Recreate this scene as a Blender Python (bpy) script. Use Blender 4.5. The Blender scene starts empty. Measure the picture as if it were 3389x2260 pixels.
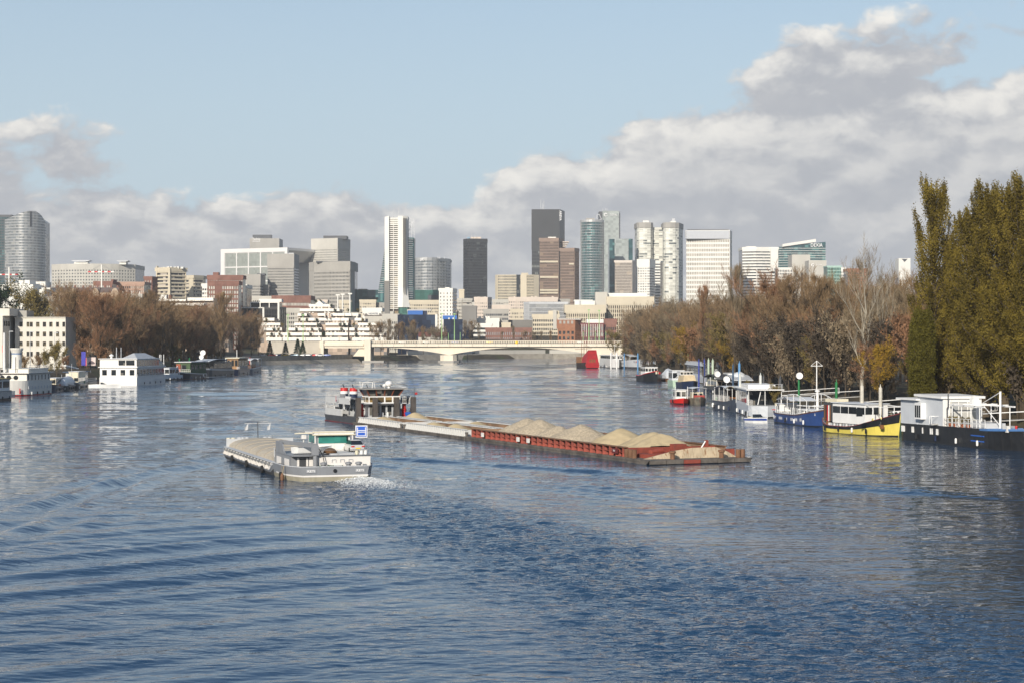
import bpy, math, random
import numpy as np
from mathutils import Vector, Matrix
random.seed(7); np.random.seed(7)
sc = bpy.context.scene
R = math.radians
# ---------------------------------------------------------------- camera
F, H, CX, CY = 6000.0, 12.0, 1694.5, 1130.0
cd = bpy.data.cameras.new('camera'); cam = bpy.data.objects.new('camera', cd); sc.collection.objects.link(cam)
cam.location = (0, 0, H); cam.rotation_euler = (R(90), 0, 0)
cd.sensor_width = 36; cd.lens = 36 * F / 3389; cd.clip_start = 1; cd.clip_end = 60000
sc.camera = cam
sc.view_settings.view_transform = 'Standard'; sc.view_settings.look = 'None'
sc.view_settings.exposure = 0.22; sc.view_settings.gamma = 1
sc.render.engine = 'CYCLES'
sc.cycles.use_denoising = True
sc.cycles.max_bounces = 6; sc.cycles.diffuse_bounces = 2; sc.cycles.glossy_bounces = 3
sc.cycles.transmission_bounces = 3; sc.cycles.transparent_max_bounces = 8; sc.cycles.volume_bounces = 0
sc.cycles.caustics_reflective = False; sc.cycles.caustics_refractive = False
sc.cycles.sample_clamp_indirect = 6
# ---------------------------------------------------------------- sun and sky
SUN_AZ, SUN_EL = R(180 + 19), R(24)
sdir = Vector((math.sin(SUN_AZ) * math.cos(SUN_EL), math.cos(SUN_AZ) * math.cos(SUN_EL), math.sin(SUN_EL)))
sl = bpy.data.lights.new('sun', 'SUN'); so = bpy.data.objects.new('sun', sl); sc.collection.objects.link(so)
so.rotation_euler = sdir.to_track_quat('Z', 'Y').to_euler(); so.location = (0, 0, 200)
sl.energy = 4.2; sl.angle = R(0.53); sl.color = (1.0, 0.93, 0.82)

class NT:
    """small helper for wiring shader nodes"""
    def __init__(s, tree):
        s.t = tree; s.n = tree.nodes; s.n.clear()
    def node(s, typ, **kw):
        n = s.n.new(typ)
        for k, v in kw.items(): setattr(n, k, v)
        return n
    def put(s, sock, v):
        if isinstance(v, (int, float)): sock.default_value = v
        elif isinstance(v, (tuple, list)): sock.default_value = tuple(v) if len(v) != 3 or sock.type == 'VECTOR' else (*v, 1)
        else: s.t.links.new(v, sock)
    def math(s, op, a, b=0.0, c=0.0, clamp=False):
        n = s.n.new('ShaderNodeMath'); n.operation = op; n.use_clamp = clamp
        for i, v in enumerate((a, b, c)): s.put(n.inputs[i], v)
        return n.outputs[0]
    def vmath(s, op, a, b=(0, 0, 0), out=0):
        n = s.n.new('ShaderNodeVectorMath'); n.operation = op
        s.put(n.inputs[0], a); s.put(n.inputs[1], b)
        return n.outputs[out]
    def ramp(s, v, a, b, lo=0.0, hi=1.0, smooth=True):
        n = s.n.new('ShaderNodeMapRange'); n.interpolation_type = 'SMOOTHSTEP' if smooth else 'LINEAR'
        s.put(n.inputs[0], v); s.put(n.inputs[1], a); s.put(n.inputs[2], b); s.put(n.inputs[3], lo); s.put(n.inputs[4], hi)
        return n.outputs[0]
    def noise(s, vec, scale, detail=3, rough=.5, dist=0.0, out=0, typ=None):
        n = s.n.new('ShaderNodeTexNoise')
        s.put(n.inputs['Vector'], vec); n.inputs['Scale'].default_value = scale
        n.inputs['Detail'].default_value = detail; n.inputs['Roughness'].default_value = rough
        n.inputs['Distortion'].default_value = dist
        return n.outputs[out]
    def mix(s, f, a, b, blend='MIX'):
        n = s.n.new('ShaderNodeMix'); n.data_type = 'RGBA'; n.blend_type = blend
        s.put(n.inputs[0], f); s.put(n.inputs[6], a); s.put(n.inputs[7], b)
        return n.outputs[2]
    def comb(s, x, y, z):
        n = s.n.new('ShaderNodeCombineXYZ')
        for i, v in enumerate((x, y, z)): s.put(n.inputs[i], v)
        return n.outputs[0]
    def sep(s, v):
        n = s.n.new('ShaderNodeSeparateXYZ'); s.put(n.inputs[0], v); return n.outputs

world = bpy.data.worlds.new('World'); sc.world = world; world.use_nodes = True
w = NT(world.node_tree)
sky = w.node('ShaderNodeTexSky', sky_type='NISHITA', sun_disc=False)
sky.sun_elevation = SUN_EL; sky.sun_rotation = SUN_AZ; sky.altitude = 60; sky.air_density = 1.0; sky.dust_density = 1.1; sky.ozone_density = 1.7
dirv = w.node('ShaderNodeTexCoord').outputs['Generated']
dx, dy, dz = w.sep(dirv)
az = w.math('MULTIPLY', w.math('ARCTAN2', dx, dy), 57.2958)             # degrees from the river's axis
el = w.math('MULTIPLY', w.math('ARCSINE', dz), 57.2958)
# cloud field in a plane of azimuth and elevation; flattened toward the horizon as real layers are
elw = w.math('MULTIPLY', w.math('POWER', w.math('MAXIMUM', el, 0.02), 0.85), 1.9)
P = w.comb(az, elw, 0.0)
warp = w.noise(P, 0.5, 4, .55, 0, 1)
Pw = w.vmath('ADD', P, w.vmath('MULTIPLY', w.vmath('SUBTRACT', warp, (.5, .5, .5)), (1.2, 1.0, 0)))
def cfield(off):
    v = w.vmath('ADD', Pw, off)
    big = w.noise(w.vmath('MULTIPLY', v, (.55, .8, 1)), .16, 2, .5)
    mid = w.noise(w.vmath('MULTIPLY', v, (.72, 1.05, 1)), .36, 7, .56)
    return w.math('ADD', w.math('MULTIPLY', big, .95), w.math('MULTIPLY', mid, .85))
OFF = (37.3, 11.6, 4.2)
f0 = cfield(OFF); f1 = cfield((OFF[0] - .35, OFF[1] + .70, OFF[2]))
# the layer gets thicker toward the horizon and toward the wooded bank
bank = w.math('ADD', w.math('MULTIPLY', w.math('SINE', w.math('MULTIPLY', w.math('SUBTRACT', az, 7.0), R(6.0))), 3.2), 7.6)
hgt = w.math('SUBTRACT', bank, el)
cov = w.math('ADD', w.math('MULTIPLY', w.ramp(hgt, -5.0, 4.0, -1.0, 1.1, False), .42), w.ramp(el, 1.5, 5.0, .26, 0.0))
dens_raw = w.math('ADD', w.math('SUBTRACT', f0, .90), cov)
dens = w.ramp(dens_raw, 0.0, .09)
lit = w.ramp(w.math('SUBTRACT', f0, f1), -.07, .16)
thick = w.ramp(dens_raw, .06, .55)
lit = w.math('MULTIPLY', lit, w.math('SUBTRACT', 1.0, w.math('MULTIPLY', thick, .55)))
fine = w.noise(Pw, .9, 4, .5)
lit = w.math('ADD', w.math('MULTIPLY', lit, .85), w.math('MULTIPLY', w.math('SUBTRACT', fine, .42), .34), clamp=True)
CL_DARK, CL_LIT = (.405, .415, .445), (.88, .845, .78)
ccol = w.mix(lit, CL_DARK, CL_LIT)
skyc = w.mix(1.0, sky.outputs[0], (.100, .100, .100), 'MULTIPLY')
low = w.ramp(el, 0.0, 23.0, .93, 0.0)                                    # bright thin veil low down
skyc = w.mix(low, skyc, (.455, .555, .635))
final = w.mix(w.math('MULTIPLY', dens, .94), skyc, ccol)
final = w.mix(w.ramp(el, -3, 0.0, 1.0, 0.0), final, (.16, .17, .18))
bg = w.node('ShaderNodeBackground'); w.put(bg.inputs[0], final); bg.inputs[1].default_value = 1.0
w.t.links.new(bg.outputs[0], w.node('ShaderNodeOutputWorld').inputs[0])
# ---------------------------------------------------------------- helpers
def wat(x, y):
    d = F * H / (y - CY); return ((x - CX) / F * d, d)
def xat(x, d): return (x - CX) / F * d
def zat(y, d): return H + (CY - y) / F * d
COL = sc.collection

class MB:
    """collects faces; build() links them as one mesh object"""
    def __init__(s): s.v = []; s.f = []
    def add(s, vs, fs):
        o = len(s.v); s.v.extend(vs); s.f.extend([tuple(i + o for i in f) for f in fs]); return s
    def box(s, x0, x1, y0, y1, z0, z1):
        return s.add([(x0, y0, z0), (x1, y0, z0), (x1, y1, z0), (x0, y1, z0), (x0, y0, z1), (x1, y0, z1), (x1, y1, z1), (x0, y1, z1)],
                     [(0, 3, 2, 1), (4, 5, 6, 7), (0, 1, 5, 4), (1, 2, 6, 5), (2, 3, 7, 6), (3, 0, 4, 7)])
    def hexa(s, lo, hi):            # four bottom points, four top points
        return s.add(list(lo) + list(hi), [(3, 2, 1, 0), (4, 5, 6, 7), (0, 1, 5, 4), (1, 2, 6, 5), (2, 3, 7, 6), (3, 0, 4, 7)])
    def prism(s, poly, z0, z1, top=None):
        n = len(poly); t = top or poly
        zz0 = z0 if hasattr(z0, '__len__') else [z0] * n; zz1 = z1 if hasattr(z1, '__len__') else [z1] * n
        vs = [(p[0], p[1], zz0[i]) for i, p in enumerate(poly)] + [(p[0], p[1], zz1[i]) for i, p in enumerate(t)]
        fs = [tuple(range(n - 1, -1, -1)), tuple(range(n, 2 * n))] + [(i, (i + 1) % n, n + (i + 1) % n, n + i) for i in range(n)]
        return s.add(vs, fs)
    def prismy(s, poly, y0, y1):    # polygon in x,z extruded along y
        n = len(poly)
        vs = [(p[0], y0, p[1]) for p in poly] + [(p[0], y1, p[1]) for p in poly]
        return s.add(vs, [tuple(range(n)), tuple(range(2 * n - 1, n - 1, -1))] + [(i, n + i, n + (i + 1) % n, (i + 1) % n) for i in range(n)])
    def prismx(s, poly, x0, x1):    # polygon in y,z extruded along x
        n = len(poly)
        vs = [(x0, p[0], p[1]) for p in poly] + [(x1, p[0], p[1]) for p in poly]
        return s.add(vs, [tuple(range(n - 1, -1, -1)), tuple(range(n, 2 * n))] + [(i, (i + 1) % n, n + (i + 1) % n, n + i) for i in range(n)])
    def tube(s, p, q, r, r2=None, n=8, cap=True):
        p = Vector(p); q = Vector(q); r2 = r if r2 is None else r2
        d = (q - p); 
        if d.length < 1e-6: return s
        d.normalize(); a = d.orthogonal().normalized(); b = d.cross(a)
        vs = []
        for c, rr in ((p, r), (q, r2)):
            for i in range(n):
                t = 2 * math.pi * i / n; vs.append(tuple(c + a * (math.cos(t) * rr) + b * (math.sin(t) * rr)))
        fs = [(i, (i + 1) % n, n + (i + 1) % n, n + i) for i in range(n)]
        if cap: fs += [tuple(range(n - 1, -1, -1)), tuple(range(n, 2 * n))]
        return s.add(vs, fs)
    def path(s, pts, r, n=6):
        for a, b in zip(pts, pts[1:]): s.tube(a, b, r, n=n)
        return s
    def lathe(s, c, prof, n=12):     # prof: list of (radius, z)
        vs = []
        for r, z in prof:
            for i in range(n):
                t = 2 * math.pi * i / n; vs.append((c[0] + r * math.cos(t), c[1] + r * math.sin(t), c[2] + z))
        fs = []
        for k in range(len(prof) - 1):
            for i in range(n): fs.append((k * n + i, k * n + (i + 1) % n, (k + 1) * n + (i + 1) % n, (k + 1) * n + i))
        fs += [tuple(range(n - 1, -1, -1)), tuple(range((len(prof) - 1) * n, len(prof) * n))]
        return s.add(vs, fs)
    def loft(s, secs, closed=False, caps=True):
        n = len(secs[0]); o = []
        for c in secs: o.extend(c)
        fs = []
        m = n if closed else n - 1
        for k in range(len(secs) - 1):
            for i in range(m): fs.append((k * n + i, k * n + (i + 1) % n, (k + 1) * n + (i + 1) % n, (k + 1) * n + i))
        if caps: fs += [tuple(range(n - 1, -1, -1)), tuple(range((len(secs) - 1) * n, len(secs) * n))]
        return s.add([tuple(p) for p in o], fs)
    def mesh(s, name, mat, smooth=False):
        me = bpy.data.meshes.new(name); me.from_pydata(s.v, [], s.f)
        if smooth: me.polygons.foreach_set('use_smooth', [True] * len(me.polygons))
        if mat: me.materials.append(mat)
        me.update(); return me
    def build(s, name, mat, parent=None, loc=None, rz=0.0, smooth=False, kind=None):
        o = bpy.data.objects.new(name, s.mesh(name, mat, smooth)); COL.objects.link(o)
        if parent: o.parent = parent
        if loc is not None: o.location = loc
        if rz: o.rotation_euler = (0, 0, rz)
        if kind: o['kind'] = kind
        return o

def tag(o, label, cat, group=None):
    o['label'] = label; o['category'] = cat
    if group: o['group'] = group
    return o
def empty(name, label, cat, loc, rz=0.0, group=None):
    o = bpy.data.objects.new(name, None); COL.objects.link(o); o.empty_display_size = .5
    o.location = loc; o.rotation_euler = (0, 0, rz)
    return tag(o, label, cat, group)
def structure(o): o['kind'] = 'structure'; return o
def put(me, name, parent=None, loc=(0, 0, 0), rz=0.0, scale=None):
    o = bpy.data.objects.new(name, me); COL.objects.link(o); o.parent = parent; o.location = loc
    if rz: o.rotation_euler = (0, 0, rz)
    if scale: o.scale = scale
    return o
def lettering(txt, size, mat, parent, loc, rot, name='lettering', extrude=.02, align='CENTER', sx=1.0, bold=0.0):
    cu = bpy.data.curves.new(name, 'FONT'); cu.body = txt; cu.size = size; cu.extrude = extrude
    cu.align_x = align; cu.align_y = 'CENTER'; cu.offset = bold; cu.resolution_u = 2
    t = bpy.data.objects.new(name, cu); COL.objects.link(t)
    dg = bpy.context.evaluated_depsgraph_get(); me = bpy.data.meshes.new_from_object(t.evaluated_get(dg))
    bpy.data.objects.remove(t); me.materials.clear(); me.materials.append(mat)
    o = bpy.data.objects.new(name, me); COL.objects.link(o); o.parent = parent; o.location = loc; o.rotation_euler = rot; o.scale = (sx, 1, 1)
    return o

# ---------------------------------------------------------------- materials
MATS = {}
def M(name, col, rough=.6, metal=0.0, var=.14, scale=.6, streak=0.0, dirt=None, bump=0.0, bscale=4.0, spec=.5, coord='Object', em=None):
    """painted / mineral surface: base colour with cloudy variation, vertical run-down streaks and fine relief"""
    if name in MATS: return MATS[name]
    m = bpy.data.materials.new(name); m.use_nodes = True; t = NT(m.node_tree)
    b = t.node('ShaderNodeBsdfPrincipled'); out = t.node('ShaderNodeOutputMaterial'); t.t.links.new(b.outputs[0], out.inputs[0])
    b.inputs['Roughness'].default_value = rough; b.inputs['Metallic'].default_value = metal
    b.inputs['Specular IOR Level'].default_value = spec
    tc = t.node('ShaderNodeTexCoord').outputs['Object'] if coord == 'Object' else t.node('ShaderNodeNewGeometry').outputs['Position']
    n1 = t.noise(tc, scale, 5, .6)
    lo = tuple(c * (1 - var) for c in col); hi = tuple(min(1, c * (1 + var)) for c in col)
    c = t.mix(t.ramp(n1, .3, .7), lo, hi)
    if streak:
        sv = t.vmath('MULTIPLY', tc, (1.0, 1.0, .06))
        n2 = t.noise(sv, scale * 6, 4, .6)
        c = t.mix(t.math('MULTIPLY', t.ramp(n2, .5, .75), streak), c, dirt or tuple(x * .35 for x in col))
    t.put(b.inputs['Base Color'], c)
    if bump:
        bn = t.node('ShaderNodeBump'); bn.inputs['Strength'].default_value = bump; bn.inputs['Distance'].default_value = .05
        t.put(bn.inputs['Height'], t.noise(tc, bscale, 5, .65)); t.t.links.new(bn.outputs[0], b.inputs['Normal'])
    if em:
        b.inputs['Emission Color'].default_value = (*em[:3], 1); b.inputs['Emission Strength'].default_value = em[3]
    MATS[name] = m; return m
def GLASS(name, dark, blind, cw, ch, frac=.25, rough=.12, spec=.6, metal=0.0, tint2=None):
    """glazing: panes differ, some with pale blinds drawn or something standing behind them"""
    if name in MATS: return MATS[name]
    m = bpy.data.materials.new(name); m.use_nodes = True; t = NT(m.node_tree)
    b = t.node('ShaderNodeBsdfPrincipled'); out = t.node('ShaderNodeOutputMaterial'); t.t.links.new(b.outputs[0], out.inputs[0])
    b.inputs['Roughness'].default_value = rough; b.inputs['Specular IOR Level'].default_value = spec; b.inputs['Metallic'].default_value = metal
    tc = t.node('ShaderNodeTexCoord').outputs['Object']
    s = t.vmath('SNAP', t.vmath('ADD', tc, (cw * .37, cw * .37, ch * .13)), (cw, cw, ch))
    wn = t.node('ShaderNodeTexWhiteNoise'); wn.noise_dimensions = '3D'; t.put(wn.inputs['Vector'], s)
    v = wn.outputs['Value']
    c = t.mix(v, tuple(x * .75 for x in dark), tint2 or tuple(min(1, x * 1.35) for x in dark))
    wn2 = t.node('ShaderNodeTexWhiteNoise'); wn2.noise_dimensions = '3D'; t.put(wn2.inputs['Vector'], t.vmath('ADD', s, (3.7, 9.1, 5.3)))
    big = t.noise(tc, .02, 2, .5)
    pick = t.math('GREATER_THAN', t.math('ADD', wn2.outputs['Value'], t.math('MULTIPLY', t.math('SUBTRACT', big, .5), .8)), 1 - frac)
    c = t.mix(pick, c, blind)
    t.put(b.inputs['Base Color'], c)
    MATS[name] = m; return m

WHITE = M('white_paint', (.80, .79, .76), .45, var=.05, streak=.10, dirt=(.45, .40, .33))
WHITE2 = M('white_paint_worn', (.72, .70, .66), .5, var=.08, streak=.30, dirt=(.42, .33, .24))
CREAM = M('cream_paint', (.70, .64, .48), .5, var=.07, streak=.12)
BLACK = M('black_paint', (.014, .015, .017), .35, var=.3, streak=.25, dirt=(.05, .045, .04))
DGREY = M('dark_grey_paint', (.060, .063, .068), .45, var=.15, streak=.2)
MGREY = M('mid_grey_paint', (.22, .23, .245), .45, var=.08, streak=.12)
LGREY = M('light_grey_paint', (.50, .51, .52), .45, var=.06, streak=.12)
NAVY = M('navy_paint', (.018, .028, .065), .3, var=.12, streak=.12)
BLUE = M('blue_paint', (.025, .11, .42), .35, var=.08, streak=.08)
RED = M('red_paint', (.52, .022, .02), .4, var=.12, streak=.15)
YELLOW = M('yellow_paint', (.70, .57, .11), .45, var=.08, streak=.35, dirt=(.36, .24, .03))
RUST = M('rust_steel', (.17, .085, .045), .8, var=.35, streak=.4, dirt=(.06, .035, .022))
GREENP = M('green_paint', (.015, .17, .05), .4, var=.1)
WOOD = M('varnished_wood', (.22, .095, .035), .5, var=.25, streak=.2)
STEEL = M('galvanised_steel', (.42, .43, .44), .4, .5, var=.12)
DARKG = GLASS('cabin_glass', (.018, .022, .026), (.16, .15, .13), .9, .9, .22, .06)
TEAL = GLASS('wheelhouse_glass', (.03, .19, .155), (.012, .03, .03), .55, .45, .15, .06)
FACEP = M('lettering_white', (.82, .81, .79), .5, var=.02)
# ---------------------------------------------------------------- terrain
def sstep(a, b, x): t = np.clip((np.asarray(x, float) - a) / (b - a), 0, 1); return t * t * (3 - 2 * t)
LB = np.array([(-400, -130), (250, -128), (420, -122), (560, -126), (720, -134), (860, -138), (920, -142), (985, -120), (1030, -100), (1075, -92), (1120, -80), (1220, -40), (1300, 20), (1350, 120), (1420, 320), (1550, 900), (9000, 2500)], float)
RB = np.array([(-400, 66), (150, 64), (215, 60), (300, 52), (420, 50), (600, 52), (820, 50), (960, 56), (1100, 74), (1180, 140), (1250, 320), (1350, 700), (1550, 1500), (9000, 4000)], float)
def lbank(y): return np.interp(y, LB[:, 0], LB[:, 1])
def rbank(y): return np.interp(y, RB[:, 0], RB[:, 1])
def gz(x, y):
    """height of the land"""
    x = np.asarray(x, float); y = np.asarray(y, float)
    z = 3.2 + 26 * sstep(1350, 2300, y)
    off = lbank(y) - x
    z = z + 13 * sstep(40, 330, off) * sstep(250, 900, y) * (1 - sstep(1350, 2300, y))
    return z
offs = [0, 1.6, 3.5, 7, 14, 26, 45, 75, 120, 200, 330, 600, 1200, 2500]
ys = np.concatenate([np.arange(-400, 100, 50), np.arange(100, 1500, 12), np.geomspace(1500, 6000, 20)])
rows = []
for y in ys:
    L, Rr = lbank(y), rbank(y); row = []
    for o in reversed(offs): row.append((L - o, y, o))
    row += [(L + .5, y, -1), ((L + Rr) / 2, y, -1), (Rr - .5, y, -1)]
    for o in offs: row.append((Rr + o, y, o))
    rows.append(row)
V = []
for row in rows:
    for (x, y, o) in row:
        if o < 0: z = -4.0
        else:
            top = float(gz(x, y)); z = -1.2 + (top + 1.2) * float(sstep(0, 9.0, o)) if o < 9 else top
            if o >= 7: z += .35 * math.sin(x * .21 + y * .13) * math.sin(y * .09 - x * .05)
        V.append((x, float(y), z))
nc = len(rows[0]); FC = [(j * nc + i, j * nc + i + 1, (j + 1) * nc + i + 1, (j + 1) * nc + i) for j in range(len(rows) - 1) for i in range(nc - 1)]
gm = bpy.data.materials.new('earth_and_grass'); gm.use_nodes = True; t = NT(gm.node_tree)
b = t.node('ShaderNodeBsdfPrincipled'); t.t.links.new(b.outputs[0], t.node('ShaderNodeOutputMaterial').inputs[0]); b.inputs['Roughness'].default_value = .95
pos = t.node('ShaderNodeNewGeometry').outputs['Position']
c = t.mix(t.ramp(t.noise(pos, .12, 5, .6), .35, .65), (.035, .028, .016), (.075, .058, .030))
c = t.mix(t.ramp(t.noise(pos, .05, 3, .6), .5, .7), c, (.045, .060, .018))
t.put(b.inputs['Base Color'], c)
bn = t.node('ShaderNodeBump'); bn.inputs['Strength'].default_value = .8; bn.inputs['Distance'].default_value = .4
t.put(bn.inputs['Height'], t.noise(pos, .8, 5, .7)); t.t.links.new(bn.outputs[0], b.inputs['Normal'])
me = bpy.data.meshes.new('ground'); me.from_pydata(V, [], FC); me.materials.append(gm); me.polygons.foreach_set('use_smooth', [True] * len(me.polygons))
structure(put(me, 'ground'))

# ---------------------------------------------------------------- water: a real sheet of waves
KST = np.array(((wat(959, 1596)[0] + wat(1260, 1588)[0]) / 2, (wat(959, 1596)[1] + wat(1260, 1588)[1]) / 2))   # stern of the grey motor barge
KDIR = np.array((-.318, .948)); KDIR /= np.linalg.norm(KDIR); KN = np.array((KDIR[1], -KDIR[0]))
wy = [30.0]
while wy[-1] < 1600: wy.append(wy[-1] + max(.08, .048 * (wy[-1] / 48) ** 2))
wy = np.array(wy)
ss = np.linspace(-.40, .40, 520)
X = np.outer(wy + 3, ss); Y = np.repeat(wy[:, None], len(ss), 1)
dsp = np.maximum(np.gradient(wy)[:, None] * np.ones_like(X), (ss[1] - ss[0]) * Y)      # local spacing of the sheet
def vnoise(x, y, sc_, seed):
    r = np.random.RandomState(seed); tb = r.rand(64, 64)
    x = x / sc_; y = y / sc_; xi = np.floor(x).astype(int); yi = np.floor(y).astype(int); fx = x - xi; fy = y - yi
    fx = fx * fx * (3 - 2 * fx); fy = fy * fy * (3 - 2 * fy)
    g = lambda a, c_: tb[a % 64, c_ % 64]
    return (g(xi, yi) * (1 - fx) + g(xi + 1, yi) * fx) * (1 - fy) + (g(xi, yi + 1) * (1 - fx) + g(xi + 1, yi + 1) * fx) * fy
Z = np.zeros_like(X); rng = np.random.RandomState(3)
patch = .55 + .9 * vnoise(X + 500, Y * .6, 16, 5) * vnoise(X + 500, Y, 6, 6)
rel = np.stack([X - KST[0], Y - KST[1]], -1)
al = -(rel @ KDIR); la = rel @ KN                                      # metres behind the stern, metres to the side of its track
wake = np.where(al > -2, np.exp(-(la / (3.4 + .085 * np.maximum(al, 0))) ** 4), 0) * sstep(-3, 2, al) * (1 - .45 * sstep(30, 130, al))
dyy_ = np.gradient(wy)[:, None] * np.ones_like(X); dxx_ = (ss[1] - ss[0]) * Y
def fade(lam, nx=0.0, ny=1.0): return np.clip((lam / np.maximum(abs(nx) * dxx_, abs(ny) * dyy_) - 1.8) / 2.0, 0, 1)
for k in range(46):                                                     # wind ripples
    lam = 10 ** rng.uniform(math.log10(.4), math.log10(3.0)); th = rng.normal(math.pi / 2 + .2, .6); kx, ky = math.cos(th), math.sin(th)
    jx = X + 1.3 * vnoise(X, Y, 9, 11); jy = Y + 1.3 * vnoise(X, Y, 9, 12)
    Z += .0020 * lam ** .9 * fade(lam, kx, ky) * patch * np.sin(2 * math.pi / lam * (jx * kx + jy * ky) + rng.uniform(0, 6.28))
for k in range(26):                                                     # short steep chop in the propeller wash
    lam = 10 ** rng.uniform(math.log10(.4), math.log10(1.7)); th = rng.normal(math.pi / 2, .8); kx, ky = math.cos(th), math.sin(th)
    Z += .0100 * lam * fade(lam, kx, ky) * wake * (.35 + 1.1 * vnoise(X, Y, 2.6, 77 + k % 3)) * np.sin(2 * math.pi / lam * (X * kx + Y * ky + .8 * vnoise(X, Y, 3, 21)) + rng.uniform(0, 6.28))
lee = (1 - .75 * np.exp(-np.maximum(0, rbank(Y) - X) / 22)) * (1 - .6 * np.exp(-np.maximum(0, X - lbank(Y)) / 25)) * (.55 + .45 * sstep(150, 420, Y))   # calmer under the banks
for k in range(40):                                                     # the coarser sea state that the eye sees as texture farther off
    lam = 1.6 * 30 ** (k / 39) * rng.uniform(.9, 1.1); th = rng.normal(math.pi / 2, .38); kx, ky = math.cos(th), math.sin(th)
    rel_ = lam / np.maximum(abs(kx) * dxx_, abs(ky) * dyy_)
    Z += .0032 * lee * lam * np.clip((rel_ - 1.6) / 1.2, 0, 1) * (1 - sstep(4.5, 9, rel_)) * (.5 + .9 * vnoise(X, Y * .4, 30, 71 + k % 4)) * np.sin(2 * math.pi / lam * (X * kx + Y * ky + .25 * lam * vnoise(X, Y, lam * 2, 81)) + rng.uniform(0, 6.28)) * (1 - sstep(900, 1300, Y))
# swell left by the barge, rolling to the far bank: long crests one behind the other
cx_, cy_ = .66, -.75
ph = X * cx_ + Y * cy_ + 2.2 * (vnoise(X, Y, 22, 31) - .5)
env = sstep(-2, -24, X - .10 * (Y - 60)) * (1 - sstep(95, 150, Y)) * (.45 + .9 * vnoise(X, Y, 18, 32))
Z += .10 * env * np.sin(2 * math.pi * ph / 5.2) + .035 * env * np.sin(2 * math.pi * ph / 2.9 + 1.1)
def ridge(p, q, amp, lam, width, n, seed):                              # diverging bow wave: n crests beside a line
    global Z
    p = np.array(p); q = np.array(q); d = q - p; Ln = np.linalg.norm(d); d /= Ln; nn = np.array((-d[1], d[0]))
    a = (X - p[0]) * d[0] + (Y - p[1]) * d[1]; l = (X - p[0]) * nn[0] + (Y - p[1]) * nn[1] + 1.2 * (vnoise(X, Y, 14, seed) - .5)
    e = np.exp(-(l / width) ** 2) * sstep(-6, 3, a) * (1 - sstep(Ln * .85, Ln * 1.15, a)) * (.15 + 1.5 * vnoise(X, Y, 7, seed + 1) ** 1.5)
    Z += amp * e * np.cos(2 * math.pi * l / lam) * fade(lam, nn[0], nn[1])
ridge(wat(1254, 1513), wat(3500, 1662), .17, 3.8, 2.4, 2, 41)
ridge(wat(715, 1500), wat(-300, 1775), .22, 4.2, 3.2, 2, 43)
ridge(wat(700, 1512), wat(-300, 1900), .14, 3.4, 4.5, 2, 53)
ridge(wat(1230, 1535), wat(2500, 1680), .12, 2.6, 4.0, 2, 45)
ridge(wat(2150, 1545), wat(3300, 1640), .05, 2.6, 3.0, 2, 47)
ridge(wat(1050, 1395), wat(820, 1350), .26, 4.4, 5.0, 2, 49)
ridge(wat(1050, 1400), wat(700, 1420), .22, 4.0, 5.0, 2, 51)
nr, ncol = X.shape
V = np.stack([X, Y, Z], -1)
pad_l = V[:, :1].copy(); pad_l[:, 0, 0] = -900; pad_r = V[:, -1:].copy(); pad_r[:, 0, 0] = 1800; pad_l[:, 0, 2] = 0; pad_r[:, 0, 2] = 0
V = np.concatenate([pad_l, V, pad_r], 1); ncol += 2
near = V[:1].copy(); near[:, :, 1] = -400; near[:, :, 2] = 0; V = np.concatenate([near, V], 0); nr += 1
idx = np.arange(nr * ncol).reshape(nr, ncol)
FQ = np.stack([idx[:-1, :-1], idx[:-1, 1:], idx[1:, 1:], idx[1:, :-1]], -1).reshape(-1, 4)
me = bpy.data.meshes.new('water'); me.vertices.add(nr * ncol); me.vertices.foreach_set('co', V.reshape(-1).astype(np.float32))
me.loops.add(FQ.size); me.loops.foreach_set('vertex_index', FQ.reshape(-1).astype(np.int32))
me.polygons.add(len(FQ)); me.polygons.foreach_set('loop_start', np.arange(0, FQ.size, 4, dtype=np.int32)); me.polygons.foreach_set('loop_total', np.full(len(FQ), 4, np.int32))
me.polygons.foreach_set('use_smooth', np.ones(len(FQ), bool)); me.update(calc_edges=True); me.validate()
wm = bpy.data.materials.new('river_water'); wm.use_nodes = True; t = NT(wm.node_tree)
b = t.node('ShaderNodeBsdfPrincipled'); t.t.links.new(b.outputs[0], t.node('ShaderNodeOutputMaterial').inputs[0])
pos = t.node('ShaderNodeNewGeometry').outputs['Position']
t.put(b.inputs['Base Color'], t.mix(t.noise(pos, .03, 3, .5), (.012, .040, .088), (.016, .052, .108)))
b.inputs['Roughness'].default_value = .03; b.inputs['IOR'].default_value = 1.333; b.inputs['Specular IOR Level'].default_value = .5
st = t.vmath('MULTIPLY', pos, (.5, 1.0, 1.0))
calm = t.ramp(t.noise(t.vmath('MULTIPLY', pos, (.5, 1, 1)), .05, 3, .5), .38, .62, .45, 1.0)
h = t.math('ADD', t.math('MULTIPLY', t.noise(st, 1.3, 3, .55, .3), .19), t.math('MULTIPLY', t.noise(st, .36, 2, .5, .4), .48))
h = t.math('ADD', h, t.math('MULTIPLY', t.noise(st, 3.2, 2, .5), .075))
wa = t.node('ShaderNodeAttribute', attribute_name='wake').outputs['Fac']
h = t.math('MULTIPLY', h, calm)
chop = t.math('ADD', t.math('MULTIPLY', t.noise(st, 1.5, 3, .6, .6), .85), t.math('MULTIPLY', t.noise(st, 4.0, 2, .55), .25))
h = t.math('ADD', t.math('MULTIPLY', h, t.ramp(t.sep(pos)[1], 70.0, 330.0, 1.0, 1.5)), t.math('MULTIPLY', chop, wa))
bn = t.node('ShaderNodeBump'); bn.inputs['Strength'].default_value = 1.0; bn.inputs['Distance'].default_value = .42
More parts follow.
